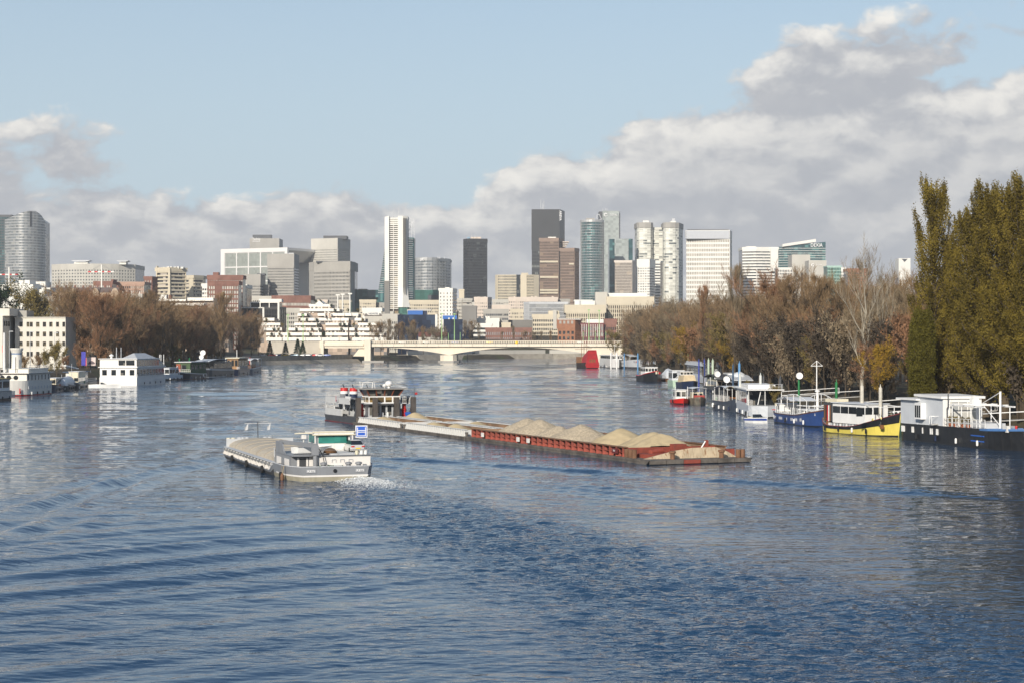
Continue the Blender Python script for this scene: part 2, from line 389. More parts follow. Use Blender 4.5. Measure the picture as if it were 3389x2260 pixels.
t.put(bn.inputs['Height'], h); t.t.links.new(bn.outputs[0], b.inputs['Normal'])
at_ = me.attributes.new('wake', 'FLOAT', 'POINT'); wk = np.zeros((nr, ncol), np.float32); wk[1:, 1:-1] = wake * (.45 + 1.0 * vnoise(X, Y * .5, 4.5, 61)); at_.data.foreach_set('value', wk.reshape(-1))
me.materials.append(wm); structure(put(me, 'water'))
# ---------------------------------------------------------------- trees
def rot_about(v, ax, a): return Matrix.Rotation(a, 3, ax) @ v
def LEAFM(name, col, var=.3, rough=.9, trans=0.0):
    if name in MATS: return MATS[name]
    m = bpy.data.materials.new(name); m.use_nodes = True; t = NT(m.node_tree)
    b = t.node('ShaderNodeBsdfPrincipled'); b.inputs['Roughness'].default_value = rough; b.inputs['Specular IOR Level'].default_value = .2
    pos = t.node('ShaderNodeNewGeometry').outputs['Position']
    rnd = t.node('ShaderNodeObjectInfo').outputs['Random']
    a = t.mix(t.ramp(t.noise(pos, .35, 4, .6), .32, .68), tuple(c * (1 - var) for c in col), tuple(c * (1 + var) for c in col))
    a = t.mix(t.ramp(rnd, 0, 1, 0, .55, False), a, tuple(c * k for c, k in zip(col, (.72, .74, .85))))
    a = t.mix(t.ramp(t.noise(pos, 2.2, 2, .5), .6, .75, 0, .35), a, tuple(min(1, c * k) for c, k in zip(col, (1.8, 1.55, 1.3))))
    t.put(b.inputs['Base Color'], a)
    out = t.node('ShaderNodeOutputMaterial')
    if trans:
        tr = t.node('ShaderNodeBsdfTranslucent'); t.put(tr.inputs[0], a); mx = t.node('ShaderNodeMixShader'); mx.inputs[0].default_value = trans
        t.t.links.new(b.outputs[0], mx.inputs[1]); t.t.links.new(tr.outputs[0], mx.inputs[2]); t.t.links.new(mx.outputs[0], out.inputs[0])
    else: t.t.links.new(b.outputs[0], out.inputs[0])
    MATS[name] = m; return m
BARK = LEAFM('bark_brown', (.085, .066, .046)); PALEBARK = LEAFM('bark_pale', (.34, .30, .23), .18)
TW_BROWN = LEAFM('twigs_brown', (.245, .163, .086)); TW_RED = LEAFM('twigs_russet', (.255, .138, .073)); TW_GREY = LEAFM('twigs_grey', (.235, .180, .110))
TW_OLIVE = LEAFM('leaves_olive', (.19, .145, .045), .4); TW_GOLD = LEAFM('leaves_gold', (.30, .185, .025), .35)
LEAF_POP = LEAFM('leaves_poplar', (.170, .128, .022), .55, .8, .2); LEAF_POPG = LEAFM('leaves_poplar_green', (.135, .118, .018), .4, .8, .25)
CONIF = LEAFM('needles_dark', (.022, .045, .022), .4)

def strip(mb, p, d, l, wd, rg):
    """one twig or leaf: a narrow two-triangle blade"""
    a = d.cross(Vector((rg.gauss(0, 1), rg.gauss(0, 1), rg.gauss(0, 1))))
    if a.length < 1e-4: return
    a.normalize(); q = p + d * l; s = a * (wd * .5)
    mb.add([tuple(p - s), tuple(p + s), tuple(q + s * .5), tuple(q - s * .5)], [(0, 1, 2, 3)])
def grow(seed, h, lean=.0, spread=.62, up=.25, limbs=9, sub=7, sub2=6, twigs=13, tl=1.15, tw=.05, trunk_r=.32, base=.22, crown_pow=.75, leafy=0, leaf=.25):
    rg = random.Random(seed); T = MB(); C = MB()
    top = Vector((lean * h, rg.uniform(-.03, .03) * h, h * .86)); pts = [Vector((0, 0, -1.0))]
    for k in range(1, 7):
        f = k / 6; pts.append(Vector((top.x * f + rg.uniform(-.02, .02) * h, top.y * f + rg.uniform(-.02, .02) * h, top.z * f)))
    for k in range(6): T.tube(pts[k], pts[k + 1], trunk_r * (1 - k / 6.6), trunk_r * (1 - (k + 1) / 6.6), n=7, cap=False)
    def on(f):
        f = min(.999, f) * 6; k = int(f); return pts[k].lerp(pts[k + 1], f - k)
    def branch(p, d, L, r, lvl):
        n = 3; q = p.copy(); dd = d.copy(); path = [q.copy()]
        for i in range(n):
            dd = (dd + Vector((rg.uniform(-.2, .2), rg.uniform(-.2, .2), rg.uniform(-.08, .2) + up * .18))).normalized()
            q = q + dd * (L / n); path.append(q.copy())
        for i in range(n):
            if lvl < 3: T.tube(path[i], path[i + 1], r * (1 - i / (n + .6)), r * (1 - (i + 1) / (n + .6)), n=5 if lvl == 1 else 4, cap=False)
            else: T.tube(path[i], path[i + 1], r * (1 - i / 4), r * (1 - (i + 1) / 4), n=3, cap=False)
        cnt = {1: sub, 2: sub2, 3: twigs}[lvl]
        for j in range(cnt):
            f = .22 + .78 * (j + rg.random()) / cnt; k = min(n - 1, int(f * n)); b0 = path[k].lerp(path[k + 1], f * n - k)
            ax = dd.orthogonal().normalized(); ax = rot_about(ax, dd, rg.uniform(0, 6.283))
            cdn = rot_about(dd, ax, rg.uniform(.35, .95)); cdn = (cdn + Vector((0, 0, up))).normalized()
            if lvl == 3:
                l = tl * rg.uniform(.5, 1.3); strip(C, b0, cdn, l, tw * rg.uniform(.6, 1.4), rg)
                for _ in range(leafy):
                    lp = b0 + cdn * (l * rg.random()) + Vector((rg.gauss(0, .22), rg.gauss(0, .22), rg.gauss(0, .22)))
                    strip(C, lp, Vector((rg.gauss(0, 1), rg.gauss(0, 1), rg.gauss(0, 1))).normalized(), leaf * rg.uniform(.6, 1.3), leaf * .8, rg)
            else: branch(b0, cdn, L * rg.uniform(.42, .62), r * .45, lvl + 1)
    for i in range(limbs):
        f = base + (1 - base) * ((i + rg.random() * .8) / limbs)
        a = i * 2.399 + rg.uniform(-.4, .4)
        prof = math.sin(math.pi * min(1, max(.12, (f - base) / (1 - base) * .78 + .2))) ** crown_pow
        d = Vector((math.cos(a), math.sin(a), .25 + up * 2.4 * rg.uniform(.7, 1.2) + f * .6)).normalized()
        branch(on(f), d, h * spread * .62 * prof * rg.uniform(.8, 1.15), trunk_r * .42 * (1.15 - f * .7), 1)
    return T, C
PROTO = {}
PH = {}
def proto(key, T, C, bark, tw):
    PROTO[key] = (T.mesh('trunk', bark), C.mesh('crown', tw)); zs_ = sorted(q[2] for q in C.v); PH[key] = zs_[int(len(zs_) * .995)]
for k in range(4): proto('broad%d' % k, *grow(100 + k, 24, (-.04, .03, .0, .05)[k], .74, .22, 12, 7, 6, 17, 1.2, .055, .32, .10), BARK, TW_BROWN)
for k in range(2): proto('tall%d' % k, *grow(200 + k, 27, .01, .40, .75, 12, 7, 6, 12, 1.2, .045, .3, .15), BARK, TW_GREY)
proto('pale', *grow(305, 29, -.03, .52, .62, 9, 6, 5, 6, 1.2, .05, .42, .18), PALEBARK, TW_GREY)
for k in range(2): proto('leafy%d' % k, *grow(400 + k, 15, .0, .75, .3, 9, 6, 5, 8, .9, .05, .22, .12, .7, 2, .28), BARK, TW_OLIVE)
for k in range(2): proto('shrub%d' % k, *grow(500 + k, 5, .0, 1.1, .45, 9, 6, 4, 8, .7, .045, .09, .03, .5, 1, .20), BARK, TW_OLIVE)
def grow_poplar(seed, h, wmax, lean=.0):
    """columnar poplar still in leaf: steep plumes of foliage hugging the stem"""
    rg = random.Random(seed); T = MB(); C = MB()
    T.tube((0, 0, -1), (lean * h, 0, h * .55), .5, .25, n=8, cap=False); T.tube((lean * h, 0, h * .55), (lean * h, 0, h * .97), .25, .05, n=6, cap=False)
    n = 84
    for i in range(n):
        f = .05 + .86 * (i / n); z0 = h * f; a = i * 2.399 + rg.uniform(-.5, .5)
        env = wmax * (math.sin(math.pi * min(1, f * .80 + .20)) ** .7) * rg.uniform(.6, 1.12)
        L = min(h - z0 + rg.uniform(-1.2, 1.6), h * rg.uniform(.10, .24)); d = Vector((math.cos(a) * env, math.sin(a) * env, L)); st = Vector((lean * h * min(1, f / .55), 0, z0))
        mid = st + Vector((d.x * .75, d.y * .75, d.z * .45)); end = st + d
        T.tube(st, mid, .10, .06, n=4, cap=False); T.tube(mid, end, .06, .02, n=3, cap=False)
        for j in range(480):
            u = rg.random() ** .75
            c0 = st.lerp(mid, u * 2) if u < .5 else mid.lerp(end, u * 2 - 1)
            rr = .52 * (1.15 - u) + .10
            p = c0 + Vector((rg.gauss(0, rr * .62), rg.gauss(0, rr * .62), rg.gauss(0, .45)))
            strip(C, p, Vector((rg.gauss(0, .6), rg.gauss(0, .6), 1 + rg.gauss(0, .6))).normalized(), rg.uniform(.10, .24), rg.uniform(.08, .16), rg)
    return T, C
for k, (hh, ww) in enumerate(((33, 3.0), (31, 3.2), (14, 1.9), (33, 3.3))): proto(('poplar0', 'poplar1', 'poplar2', 'poplar2x')[k], *grow_poplar(600 + k, hh, ww), BARK, (LEAF_POP, LEAF_POP, LEAF_POPG, LEAF_POP)[k])
def grow_conifer(seed, h):
    rg = random.Random(seed); T = MB(); C = MB(); T.tube((0, 0, -.5), (0, 0, h), .18, .03, n=6, cap=False)
    for i in range(1700):
        f = rg.random() ** .8; a = rg.uniform(0, 6.283); rr = (1 - f) * h * .26 * math.sqrt(rg.random()) * (1 + .2 * math.sin(f * 40))
        strip(C, Vector((math.cos(a) * rr, math.sin(a) * rr, .08 * h + f * h * .92)), Vector((math.cos(a), math.sin(a), -.25 + rg.gauss(0, .3))).normalized(), .7, .22, rg)
    return T, C
proto('conifer', *grow_conifer(700, 10), BARK, CONIF)
def tree(key, name, label, x, y, s=1.0, rz=None, tw=None, group=None, cat='tree', z=None, sxy=1.0):
    zz = float(gz(x, y)) - .1 if z is None else z
    e = empty(name, label, cat, (x, y, zz), random.uniform(0, 6.28) if rz is None else rz, group); e.scale = (s * sxy, s * sxy, s)
    t_, c_ = PROTO[key]
    put(t_, 'trunk', e); c = put(c_, 'crown', e); c['kind'] = 'stuff'
    if tw:
        c.material_slots[0].link = 'OBJECT'; c.material_slots[0].material = tw
    return e
rt = random.Random(21)
def behind(x, y):
    px = CX + x / y * F
    for lim, txt in ((2035, 'the red wooden ship'), (2115, 'the white barge near the bridge'), (2190, 'the flat-awning grey barge'), (2270, 'the cream houseboat'), (2345, 'the broad grey roof'), (2440, 'the slate awning barge'), (2540, 'the roof-deck houseboat'), (2690, 'the bright blue barge'), (2830, 'the yellow barge'), (2960, 'the rusty mooring piles'), (9999, 'the white houseboat')):
        if px < lim: return txt
def behind_l(x, y):
    px = CX + x / y * F
    for lim, txt in ((330, 'the landing stage'), (450, 'the two-storey houseboat'), (550, 'the glazed gallery'), (610, 'the cabin cruiser'), (690, 'the dark green houseboat'), (785, 'the grey-black barge'), (9999, 'the last awning barge')):
        if px < lim: return txt
ROWN = ('at the water edge', 'in the second row', 'deep in the wood')
LR = {'broad': 'bare brown broad-crowned tree in the wood behind the moored barges', 'russet': 'bare russet-twigged tree in the wood behind the moored barges',
      'tall': 'bare upright tree with grey-brown steep branches in the wood behind the moored barges'}
d = 262.0
while d < 1010:
    for row, off in enumerate((8, 20, 34)):
        if row == 2 and rt.random() < .45: continue
        x = float(rbank(d)) + off + rt.uniform(-3, 3); y = d + rt.uniform(-3, 3)
        kk = rt.random(); hs = rt.uniform(.80, 1.04) * (.88 if row == 0 else 1.0)
        hs *= 1.0 if d > 600 else (.70 if d < 330 else .84)
        if kk < .60: tree('broad%d' % rt.randrange(4), 'bare_tree', 'bare brown broad-crowned tree %s behind %s' % (ROWN[row], behind(x, y)), x, y, hs, None, rt.choice((TW_BROWN, TW_BROWN, TW_GREY)), 'bare trees on the wooded bank')
        elif kk < .76: tree('broad%d' % rt.randrange(4), 'bare_tree', 'bare russet-twigged tree %s behind %s' % (ROWN[row], behind(x, y)), x, y, hs * .85, None, TW_RED, 'russet trees on the wooded bank')
        else: tree('tall%d' % rt.randrange(2), 'bare_tree', 'bare upright steep-branched tree %s behind %s' % (ROWN[row], behind(x, y)), x, y, hs * .96, None, rt.choice((TW_GREY, TW_BROWN)), 'upright bare trees on the wooded bank')
    d += rt.uniform(11, 15) * (1 + (d - 250) / 1500)
for (px, yy, dd_, key, tw, sxy) in ((2327, 940, 520, 'tall0', TW_RED, .8), (2430, 872, 430, 'tall1', TW_GREY, .7), (2620, 880, 385, 'broad1', TW_BROWN, 1.0), (2545, 885, 400, 'broad2', TW_RED, 1.0), (2690, 905, 350, 'tall0', TW_BROWN, 1.1)):
    x = xat(px, dd_); hgt_ = zat(yy, dd_) - 3.2; base_h = PH[key]
    tree(key, 'bare_tree', ('tall bare upright tree overtopping the wood behind %s' if 'tall' in key else 'large bare spreading tree overtopping the wood behind %s') % behind(x, dd_), x, dd_, hgt_ / base_h, None, tw, 'upright bare trees on the wooded bank' if 'tall' in key else 'bare trees on the wooded bank', sxy=sxy)
tree('pale', 'pale_barked_tree', 'tall bare tree with pale whitish bark rising above the brown wood', xat(2852, 292), 292, (zat(795, 292) - 3.2) / PH['pale'], 2.2)
tree('pale', 'pale_barked_tree', 'slim pale-stemmed bare tree standing next to the leafy poplars', xat(2925, 300), 300, .72, .6, sxy=.7)
# poplars in leaf
for (px, yy, dd_, key, s2, lab) in (
    (3092, 600, 246, 'poplar0', 1.2, 'slender golden-green poplar standing apart at the end of the leafy row'),
    (3146, 790, 252, 'poplar1', 1.15, 'shorter golden poplar pressed against the slender end poplar'),
    (3206, 700, 240, 'poplar1', 1.25, 'bushy golden-brown poplar second in the leafy row'),
    (3262, 612, 236, 'poplar2x', 1.35, 'tall golden-brown poplar with a ragged top in the middle of the leafy row'),
    (3325, 622, 232, 'poplar1', 1.35, 'broad golden-brown poplar with many plumes in the leafy row'),
    (3388, 585, 229, 'poplar2x', 1.35, 'tallest golden poplar above the white houseboat'),
    (3445, 640, 224, 'poplar1', 1.4, 'golden poplar closing the leafy row'),
    (3050, 1030, 238, 'poplar2', 1.25, 'narrow bright green young poplar in front of the slender end poplar')):
    x = xat(px, dd_); base_h = PH[key]; g = float(gz(x, dd_))
    s_ = (zat(yy, dd_) - g) / (base_h * 1.0)
    tree(key, 'poplar_tree', lab, x, dd_, s_, None, None, 'poplars in leaf', sxy=s2)
for k in range(9):
    dd_ = 212 + k * 5.5; x = float(rbank(dd_)) + 5 + (k % 3) * 3.0
    tree('leafy%d' % (k % 2), 'leafy_tree', 'low olive-leaved tree under the tall poplars', x, dd_, rt.uniform(.55, .8), None, rt.choice((TW_OLIVE, LEAF_POP)), 'low leafy trees under the poplars')
# gold and olive accents, scrub along the waterside
for (px, dd_, tw, s_, lab) in ((2265, 560, TW_GOLD, .78, 'bright yellow willow behind the cream houseboat'), (2395, 445, TW_OLIVE, .92, 'olive-leaved tree behind the blue mooring piles'), (2430, 440, TW_GOLD, .6, 'small golden tree behind the blue mooring piles'),
        (2915, 262, TW_GOLD, .50, 'small golden shrub-like tree beside the rusty white mooring piles'), (2880, 270, TW_RED, .5, 'small russet tree beside the rusty white mooring piles'),
        (2035, 830, TW_OLIVE, .8, 'pale olive tree at the end of the wood beside the bridge')):
    tree('leafy%d' % (len(lab) % 2), 'leafy_tree', lab, xat(px, dd_), dd_, s_, None, tw)
d = 218.0
while d < 960:
    x = float(rbank(d)) + rt.uniform(3.5, 7.5)
    tree('shrub%d' % rt.randrange(2), 'shrub', 'brown and olive waterside shrub below the wood behind %s' % behind(x, d), x, d, rt.uniform(.9, 1.9), None, rt.choice((BARK, TW_GREY, BARK, TW_RED, TW_OLIVE, BARK)), 'waterside shrubs', 'shrub')
    d += rt.uniform(3.2, 5.0) * (1 + d / 800)
# opposite bank
LL = 'bare brown tree on the built-up bank behind the houseboats'; LLt = 'bare upright tree on the built-up bank behind the houseboats'
d = 585.0
while d < 965:
    for row, off in enumerate((7, 19, 33)):
        x = float(lbank(d)) - off + rt.uniform(-3, 3); y = d + rt.uniform(-4, 4)
        if row == 2 and rt.random() < .25: continue
        if CX + x / y * F < 225: continue
        hs = rt.uniform(.92, 1.10) * (.92 if row == 0 else 1) - .03
        if rt.random() < .8: tree('broad%d' % rt.randrange(4), 'bare_tree', 'bare brown tree %s behind %s' % (('by the moorings', 'in the second row', 'at the back of the grove')[row], behind_l(x, y)), x, y, hs, None, rt.choice((TW_BROWN, TW_RED, TW_BROWN)), 'bare trees on the built-up bank')
        else: tree('tall%d' % rt.randrange(2), 'bare_tree', 'bare upright tree %s behind %s' % (('by the moorings', 'in the second row', 'at the back of the grove')[row], behind_l(x, y)), x, y, hs * .95, None, TW_BROWN, 'upright bare trees on the built-up bank')
    d += rt.uniform(10, 14)
for (px, yy, dd_, key, tw, sxy) in ((490, 958, 690, 'tall0', TW_BROWN, 1.1), (735, 965, 800, 'tall1', TW_BROWN, 1.2), (455, 985, 700, 'tall1', TW_GREY, 1.0)):
    x = xat(px, dd_); g = float(gz(x, dd_)); tree(key, 'bare_tree', 'tall bare upright tree overtopping the grove behind %s' % behind_l(x, dd_), x, dd_, (zat(yy, dd_) - g) / PH[key], None, tw, 'upright bare trees on the built-up bank', sxy=sxy)
for (px, yy, dd_, tw, lab) in ((100, 985, 680, TW_OLIVE, 'yellow-green tree above the roof of the pale office block'), (150, 1005, 690, TW_GREY, 'dark bare tree above the roof of the pale office block'), (20, 968, 720, CONIF, 'dark evergreen below the cream apartment block')):
    x = xat(px, dd_); g = float(gz(x, dd_)); tree('leafy1', 'leafy_tree', lab, x, dd_, (zat(yy, dd_) - g) / 15, None, tw)
for k in range(30):
    dd_ = 470 + k * 16; x = float(lbank(dd_)) - rt.uniform(3, 7)
    tree('shrub%d' % rt.randrange(2), 'shrub', 'brown and olive shrub on the bank behind %s' % behind_l(x, dd_), x, dd_, rt.uniform(.6, 1.2), None, rt.choice((TW_BROWN, TW_RED, TW_OLIVE)), 'shrubs along the houseboat moorings', 'shrub')
for (px, yy, dd_) in ((1285, 1062, 1150), (1330, 1068, 1190), (1372, 1062, 1200), (1400, 1082, 1200), (1310, 1075, 1160), (1350, 1078, 1190), (1425, 1090, 1215), (1455, 1085, 1225), (1540, 1062, 1370), (1560, 1062, 1375), (1585, 1072, 1365), (1740, 1095, 1368), (1790, 1098, 1372), (1822, 1096, 1370), (1700, 1080, 1375), (1770, 1096, 1366), (1660, 1098, 1370), (1260, 1068, 1130)):
    x = xat(px, dd_); g = float(gz(x, dd_)); tree('tall%d' % (px % 2) if px % 3 else 'broad%d' % (px % 4), 'bare_tree', 'bare grey-brown tree beyond the parapet of the concrete bridge', x, dd_, (zat(yy, dd_) - g) / 25, None, rt.choice((TW_GREY, TW_BROWN)), 'bare trees beyond the bridge')
for k, (px, yy, dd_) in enumerate(((945, 1132, 985), (985, 1122, 1000), (1002, 1131, 990), (893, 1130, 975))):
    x = xat(px, dd_); g = float(gz(x, dd_)) if dd_ < 980 else 4.0
    tree('conifer', 'conifer_tree', 'small dark conical conifer beside the quay road', x, dd_, max(.6, (zat(yy, dd_) - 4) / 10), None, None, 'conifers beside the quay road', z=4.0)
# ---------------------------------------------------------------- city: towers and blocks
def offset_poly(poly, p):
    n = len(poly); out = []
    for i in range(n):
        a, b, c = Vector(poly[i - 1]), Vector(poly[i]), Vector(poly[(i + 1) % n])
        e1 = (b - a).normalized(); e2 = (c - b).normalized(); n1 = Vector((e1.y, -e1.x)); n2 = Vector((e2.y, -e2.x))
        m = (n1 + n2); m = m.normalized() if m.length > 1e-6 else n1
        out.append(tuple(b + m * (p / max(.3, m.dot(n1)))))
    return out
def slab(mb, Pp, Q, s0, s1, z0, z1, pin, pout):
    """box on the outside of the wall line P-Q, between s0 and s1 metres along it"""
    Pp = Vector(Pp); Q = Vector(Q); e = (Q - Pp).normalized(); n = Vector((e.y, -e.x))
    a, b = Pp + e * s0, Pp + e * s1
    lo = [tuple(a + n * pout) + (z0,), tuple(b + n * pout) + (z0,), tuple(b - n * pin) + (z0,), tuple(a - n * pin) + (z0,)]
    mb.hexa(lo, [q[:2] + (z1,) for q in lo])
def plan(pts, d, depth=None):
    """wall line given as (picture column, metres behind d); closes it into a plan"""
    w_ = [Vector((xat(px, d + dd), d + dd)) for px, dd in pts]; o = w_[0 if len(w_) == 2 else len(w_) // 2].copy()
    loc = [q - o for q in w_]
    if depth is None and len(loc) == 3: back = [loc[0] + loc[2] - loc[1]]
    else:
        dp = depth or 25; back = [loc[-1] + Vector((0, dp)), loc[0] + Vector((0, dp))]
    return o, [tuple(q) for q in loc], [tuple(q) for q in loc + back]
def building(name, label, pts, ytop, d, wall, glass, fl=3.6, cols=(), band=.5, pier=.4, proud=.5, par=2.5, depth=None, blank=(), zb=None, ztop_off=0.0, styles=None, cat='building', group=None, low=None):
    o, line, poly = plan(pts, d, depth)
    z0 = float(gz(o.x, o.y)) - 2.0 if zb is None else zb
    h = zat(ytop, d) - z0
    e = empty(name, label, cat, (o.x, o.y, z0), 0, group)
    MB().prism(poly, 0, h).build('glazing', glass, e)
    bands, piers = MB(), MB(); zl = 0 if low is None else max(0, zat(low, d) - z0)
    for i in range(len(line) - 1):
        Pq, Q = line[i], line[i + 1]; L = (Vector(Q) - Vector(Pq)).length
        st = (styles[i] if styles else 'grid')
        if i in blank or st == 'blank':
            slab(piers, Pq, Q, -.02, L + .02, 0, h - par, .1, proud * .8); continue
        nf = int((h - par - zl) / fl)
        if st in ('grid', 'bands'):
            for k in range(nf + 1):
                z = h - par - k * fl
                slab(bands, Pq, Q, -.03, L + .03, max(0, z - fl * band), z, .1, proud)
        nc_ = cols[i] if i < len(cols) else 0
        if st in ('grid', 'fins') and nc_:
            w_ = L / nc_ * pier
            for k in range(nc_ + 1):
                s_ = L * k / nc_; slab(piers, Pq, Q, max(0, s_ - w_ / 2), min(L, s_ + w_ / 2), zl, h - par, .1, proud * 1.12)
    if bands.v: bands.build('floor_band', wall, e, kind='stuff')
    if piers.v: piers.build('wall_pier', wall, e, kind='stuff')
    if par > 0: MB().prism(offset_poly(poly, proud * 1.2), h - par, h + .6).build('parapet', wall, e)
    e['h'] = h; e['z0'] = z0
    return e, h, line
def roofbox(e, h, px0, px1, y0, y1, d, mat, dy=4, dep=12, name='roof_plant'):
    ox, oy, oz = e.location
    return MB().box(xat(px0, d + dy) - ox, xat(px1, d + dy) - ox, d + dy - oy, d + dy + dep - oy, h - .3 if y1 is None else zat(y1, d + dy) - oz, zat(y0, d + dy) - oz).build(name, mat, e)
def mast(e, px, y0, y1, d, r=.35, dy=8, name='antenna', mat=None):
    ox, oy, oz = e.location; x = xat(px, d + dy) - ox
    return MB().tube((x, d + dy - oy, zat(y1, d) - oz), (x, d + dy - oy, zat(y0, d) - oz), r, r * .6, n=5).build(name, mat or LGREY, e)
CONC = M('concrete_grey', (.36, .34, .305), .8, var=.08, scale=.05, streak=.12); CONC_L = M('concrete_light', (.50, .475, .42), .8, var=.06, scale=.05, streak=.08)
CONC_D = M('concrete_dark', (.20, .19, .175), .8, var=.1, scale=.05); STONEW = M('facade_white', (.74, .72, .66), .6, var=.05, scale=.05, streak=.06)
BEIGE = M('facade_beige', (.58, .51, .385), .75, var=.06, scale=.06, streak=.1); PINK = M('facade_pinkish', (.62, .53, .45), .75, var=.06, scale=.06, streak=.08)
BRICK = M('brick_red', (.225, .112, .085), .85, var=.15, scale=.3); BRICK_O = M('brick_orange', (.31, .14, .075), .85, var=.15, scale=.3)
BROWN = M('facade_brown', (.24, .165, .125), .6, var=.12, scale=.1); BLK = M('facade_black', (.028, .029, .031), .4, var=.15, scale=.05)
SLATE = M('roof_slate', (.13, .10, .09), .7, var=.2, scale=.3); CHARC = M('roof_charcoal', (.07, .073, .08), .6, var=.1)
G_DARK = GLASS('glazing_dark', (.035, .040, .045), (.20, .19, .165), 3.2, 3.6, .16); G_GREY = GLASS('glazing_grey', (.09, .095, .10), (.28, .27, .24), 3.2, 3.6, .2)
G_WARM = GLASS('glazing_warm', (.075, .058, .046), (.30, .23, .15), 4.2, 3.6, .14); G_BLACK = GLASS('glazing_black', (.020, .021, .023), (.11, .12, .115), 4.5, 4.4, .06, .2)
G_TEAL = GLASS('glazing_teal', (.030, .075, .085), (.10, .22, .215), 5, 3.6, .12, .15, tint2=(.04, .11, .12)); G_GREEN = GLASS('glazing_green', (.035, .115, .095), (.07, .19, .155), 5, 3.8, .25, .3, .4, tint2=(.05, .15, .125))
G_PALE = GLASS('glazing_pale', (.37, .405, .39), (.40, .435, .415), 4, 3.8, .3, .3, .4, tint2=(.40,.43,.415)); G_BLUE = GLASS('glazing_navy', (.014, .022, .045), (.04, .06, .10), 3, 3.2, .12, .12)
G_SILV = GLASS('glazing_silver', (.20, .225, .24), (.48, .48, .45), 4, 3.8, .20, .16, .8, .35); G_LGT = GLASS('glazing_light', (.46, .455, .41), (.62, .60, .53), 4.5, 3.7, .25, .3)
G_HOME = GLASS('glazing_homes', (.055, .055, .058), (.45, .40, .34), 2.4, 3.0, .35, .2)

# curved glass tower with a slanting crown
D = 2450.0
e = empty('glass_tower', 'tall curved silver glass tower with a rounded slanting crown', 'tower', (xat(84, D), D, 26))
n = 30; arc = []
for i in range(n + 1):
    f = i / n; px = 17 + (151 - 17) * f; dep_ = 26 * (2 * f - .80) ** 2; arc.append((px, dep_))
topy = lambda px: 698 + (28 * ((100 - px) / 83) ** 1.35 if px < 100 else 33 * ((px - 100) / 51) ** 3.2)
loc_ = [(xat(px, D + q) - e.location.x, q) for px, q in arc]; hs = [zat(topy(px), D) - 26 for px, q in arc]
MB().prism(loc_ + [(loc_[-1][0], 60), (loc_[0][0], 60)], 0, hs + [hs[-1], hs[0]]).build('glazing', G_SILV, e, smooth=False)
led = MB(); mul = MB()
for k in range(16, 52):
    z = k * 3.75
    for i in range(n):
        if z < min(hs[i], hs[i + 1]) - .5: slab(led, loc_[i], loc_[i + 1], -.02, (Vector(loc_[i + 1]) - Vector(loc_[i])).length + .02, z, z + 1.25, .1, .45)
for i in range(0, n, 1): slab(mul, loc_[i], loc_[i + 1], 0, .35, 60, min(hs[i], hs[i + 1]), .1, .55)
LEDGE = M('steel_ledge', (.50, .50, .49), .35, .4, var=.08, scale=.05)
led.build('floor_band', LEDGE, e, kind='stuff'); mul.build('mullion', LEDGE, e, kind='stuff')
i0 = 18; cut = MB(); slab(cut, loc_[i0], loc_[i0 + 2], 0, 3.2, zat(750, D) - 26, zat(700, D) - 26, .1, .9); cut.build('recessed_slot', CHARC, e)
e, h, ln = building('glass_tower', 'dark glass slab tucked behind the curved silver tower', [(-12, 30), (38, 30)], 708, 2480, CHARC, G_TEAL, 3.8, (6,), .35, .15, .4, 1.5)

# long curved grey block with square windows
D = 2360.0; pts = [(172, 26)] + [(172 + 275 * k / 10, 26 * (2 * k / 10 - .9) ** 2) for k in range(1, 10)] + [(447, 30)]
e, h, ln = building('curved_office_block', 'long curved grey office block with a grid of small square windows', pts, 875, D, CONC_L, G_GREY, 4.1, (3,) + (3,) * 9, .55, .5, .5, 5.0, depth=60)
for px0, px1, ya in ((230, 290, 864), (381, 418, 865)):
    ox, oy, oz = e.location; dd_ = 12; x0, x1 = xat(px0, D) - ox, xat(px1, D) - ox
    zt = zat(ya, D) - oz
    MB().box(x0 + 3, x1 - 3, dd_, dd_ + 12, h, h + 3).build('roof_drum', STONEW, e)
    MB().prismy([(x0, zt + .4), (x0 + (x1 - x0) * .25, h + 3.4), (x0 + (x1 - x0) * .75, h + 3.4), (x1, zt + .4), (x1, zt + 1.2), (x0, zt + 1.2)], dd_ - 2, dd_ + 14).build('dish_roof', LGREY, e)

# hollow cube arch
D = 2600.0; S = 110.0; phi = R(26); z0 = float(gz(0, D)) + 4
c0 = Vector((xat(952, D), D)); e = empty('hollow_cube_arch', 'huge white hollow cube arch with gridded glass side', 'building', (c0.x, c0.y, z0), -phi * 0)
u = Vector((-math.cos(phi), math.sin(phi), 0)) ; v = Vector((math.sin(phi), math.cos(phi), 0)); zt = zat(820, D) - z0; S2 = zt
def AP(a, b, z): p = u * a + v * b; return (p.x, p.y, z)
W_ = (952 - 713) * D / F / math.cos(phi)
MARB = M('marble_white', (.72, .70, .67), .5, var=.04, scale=.05); 
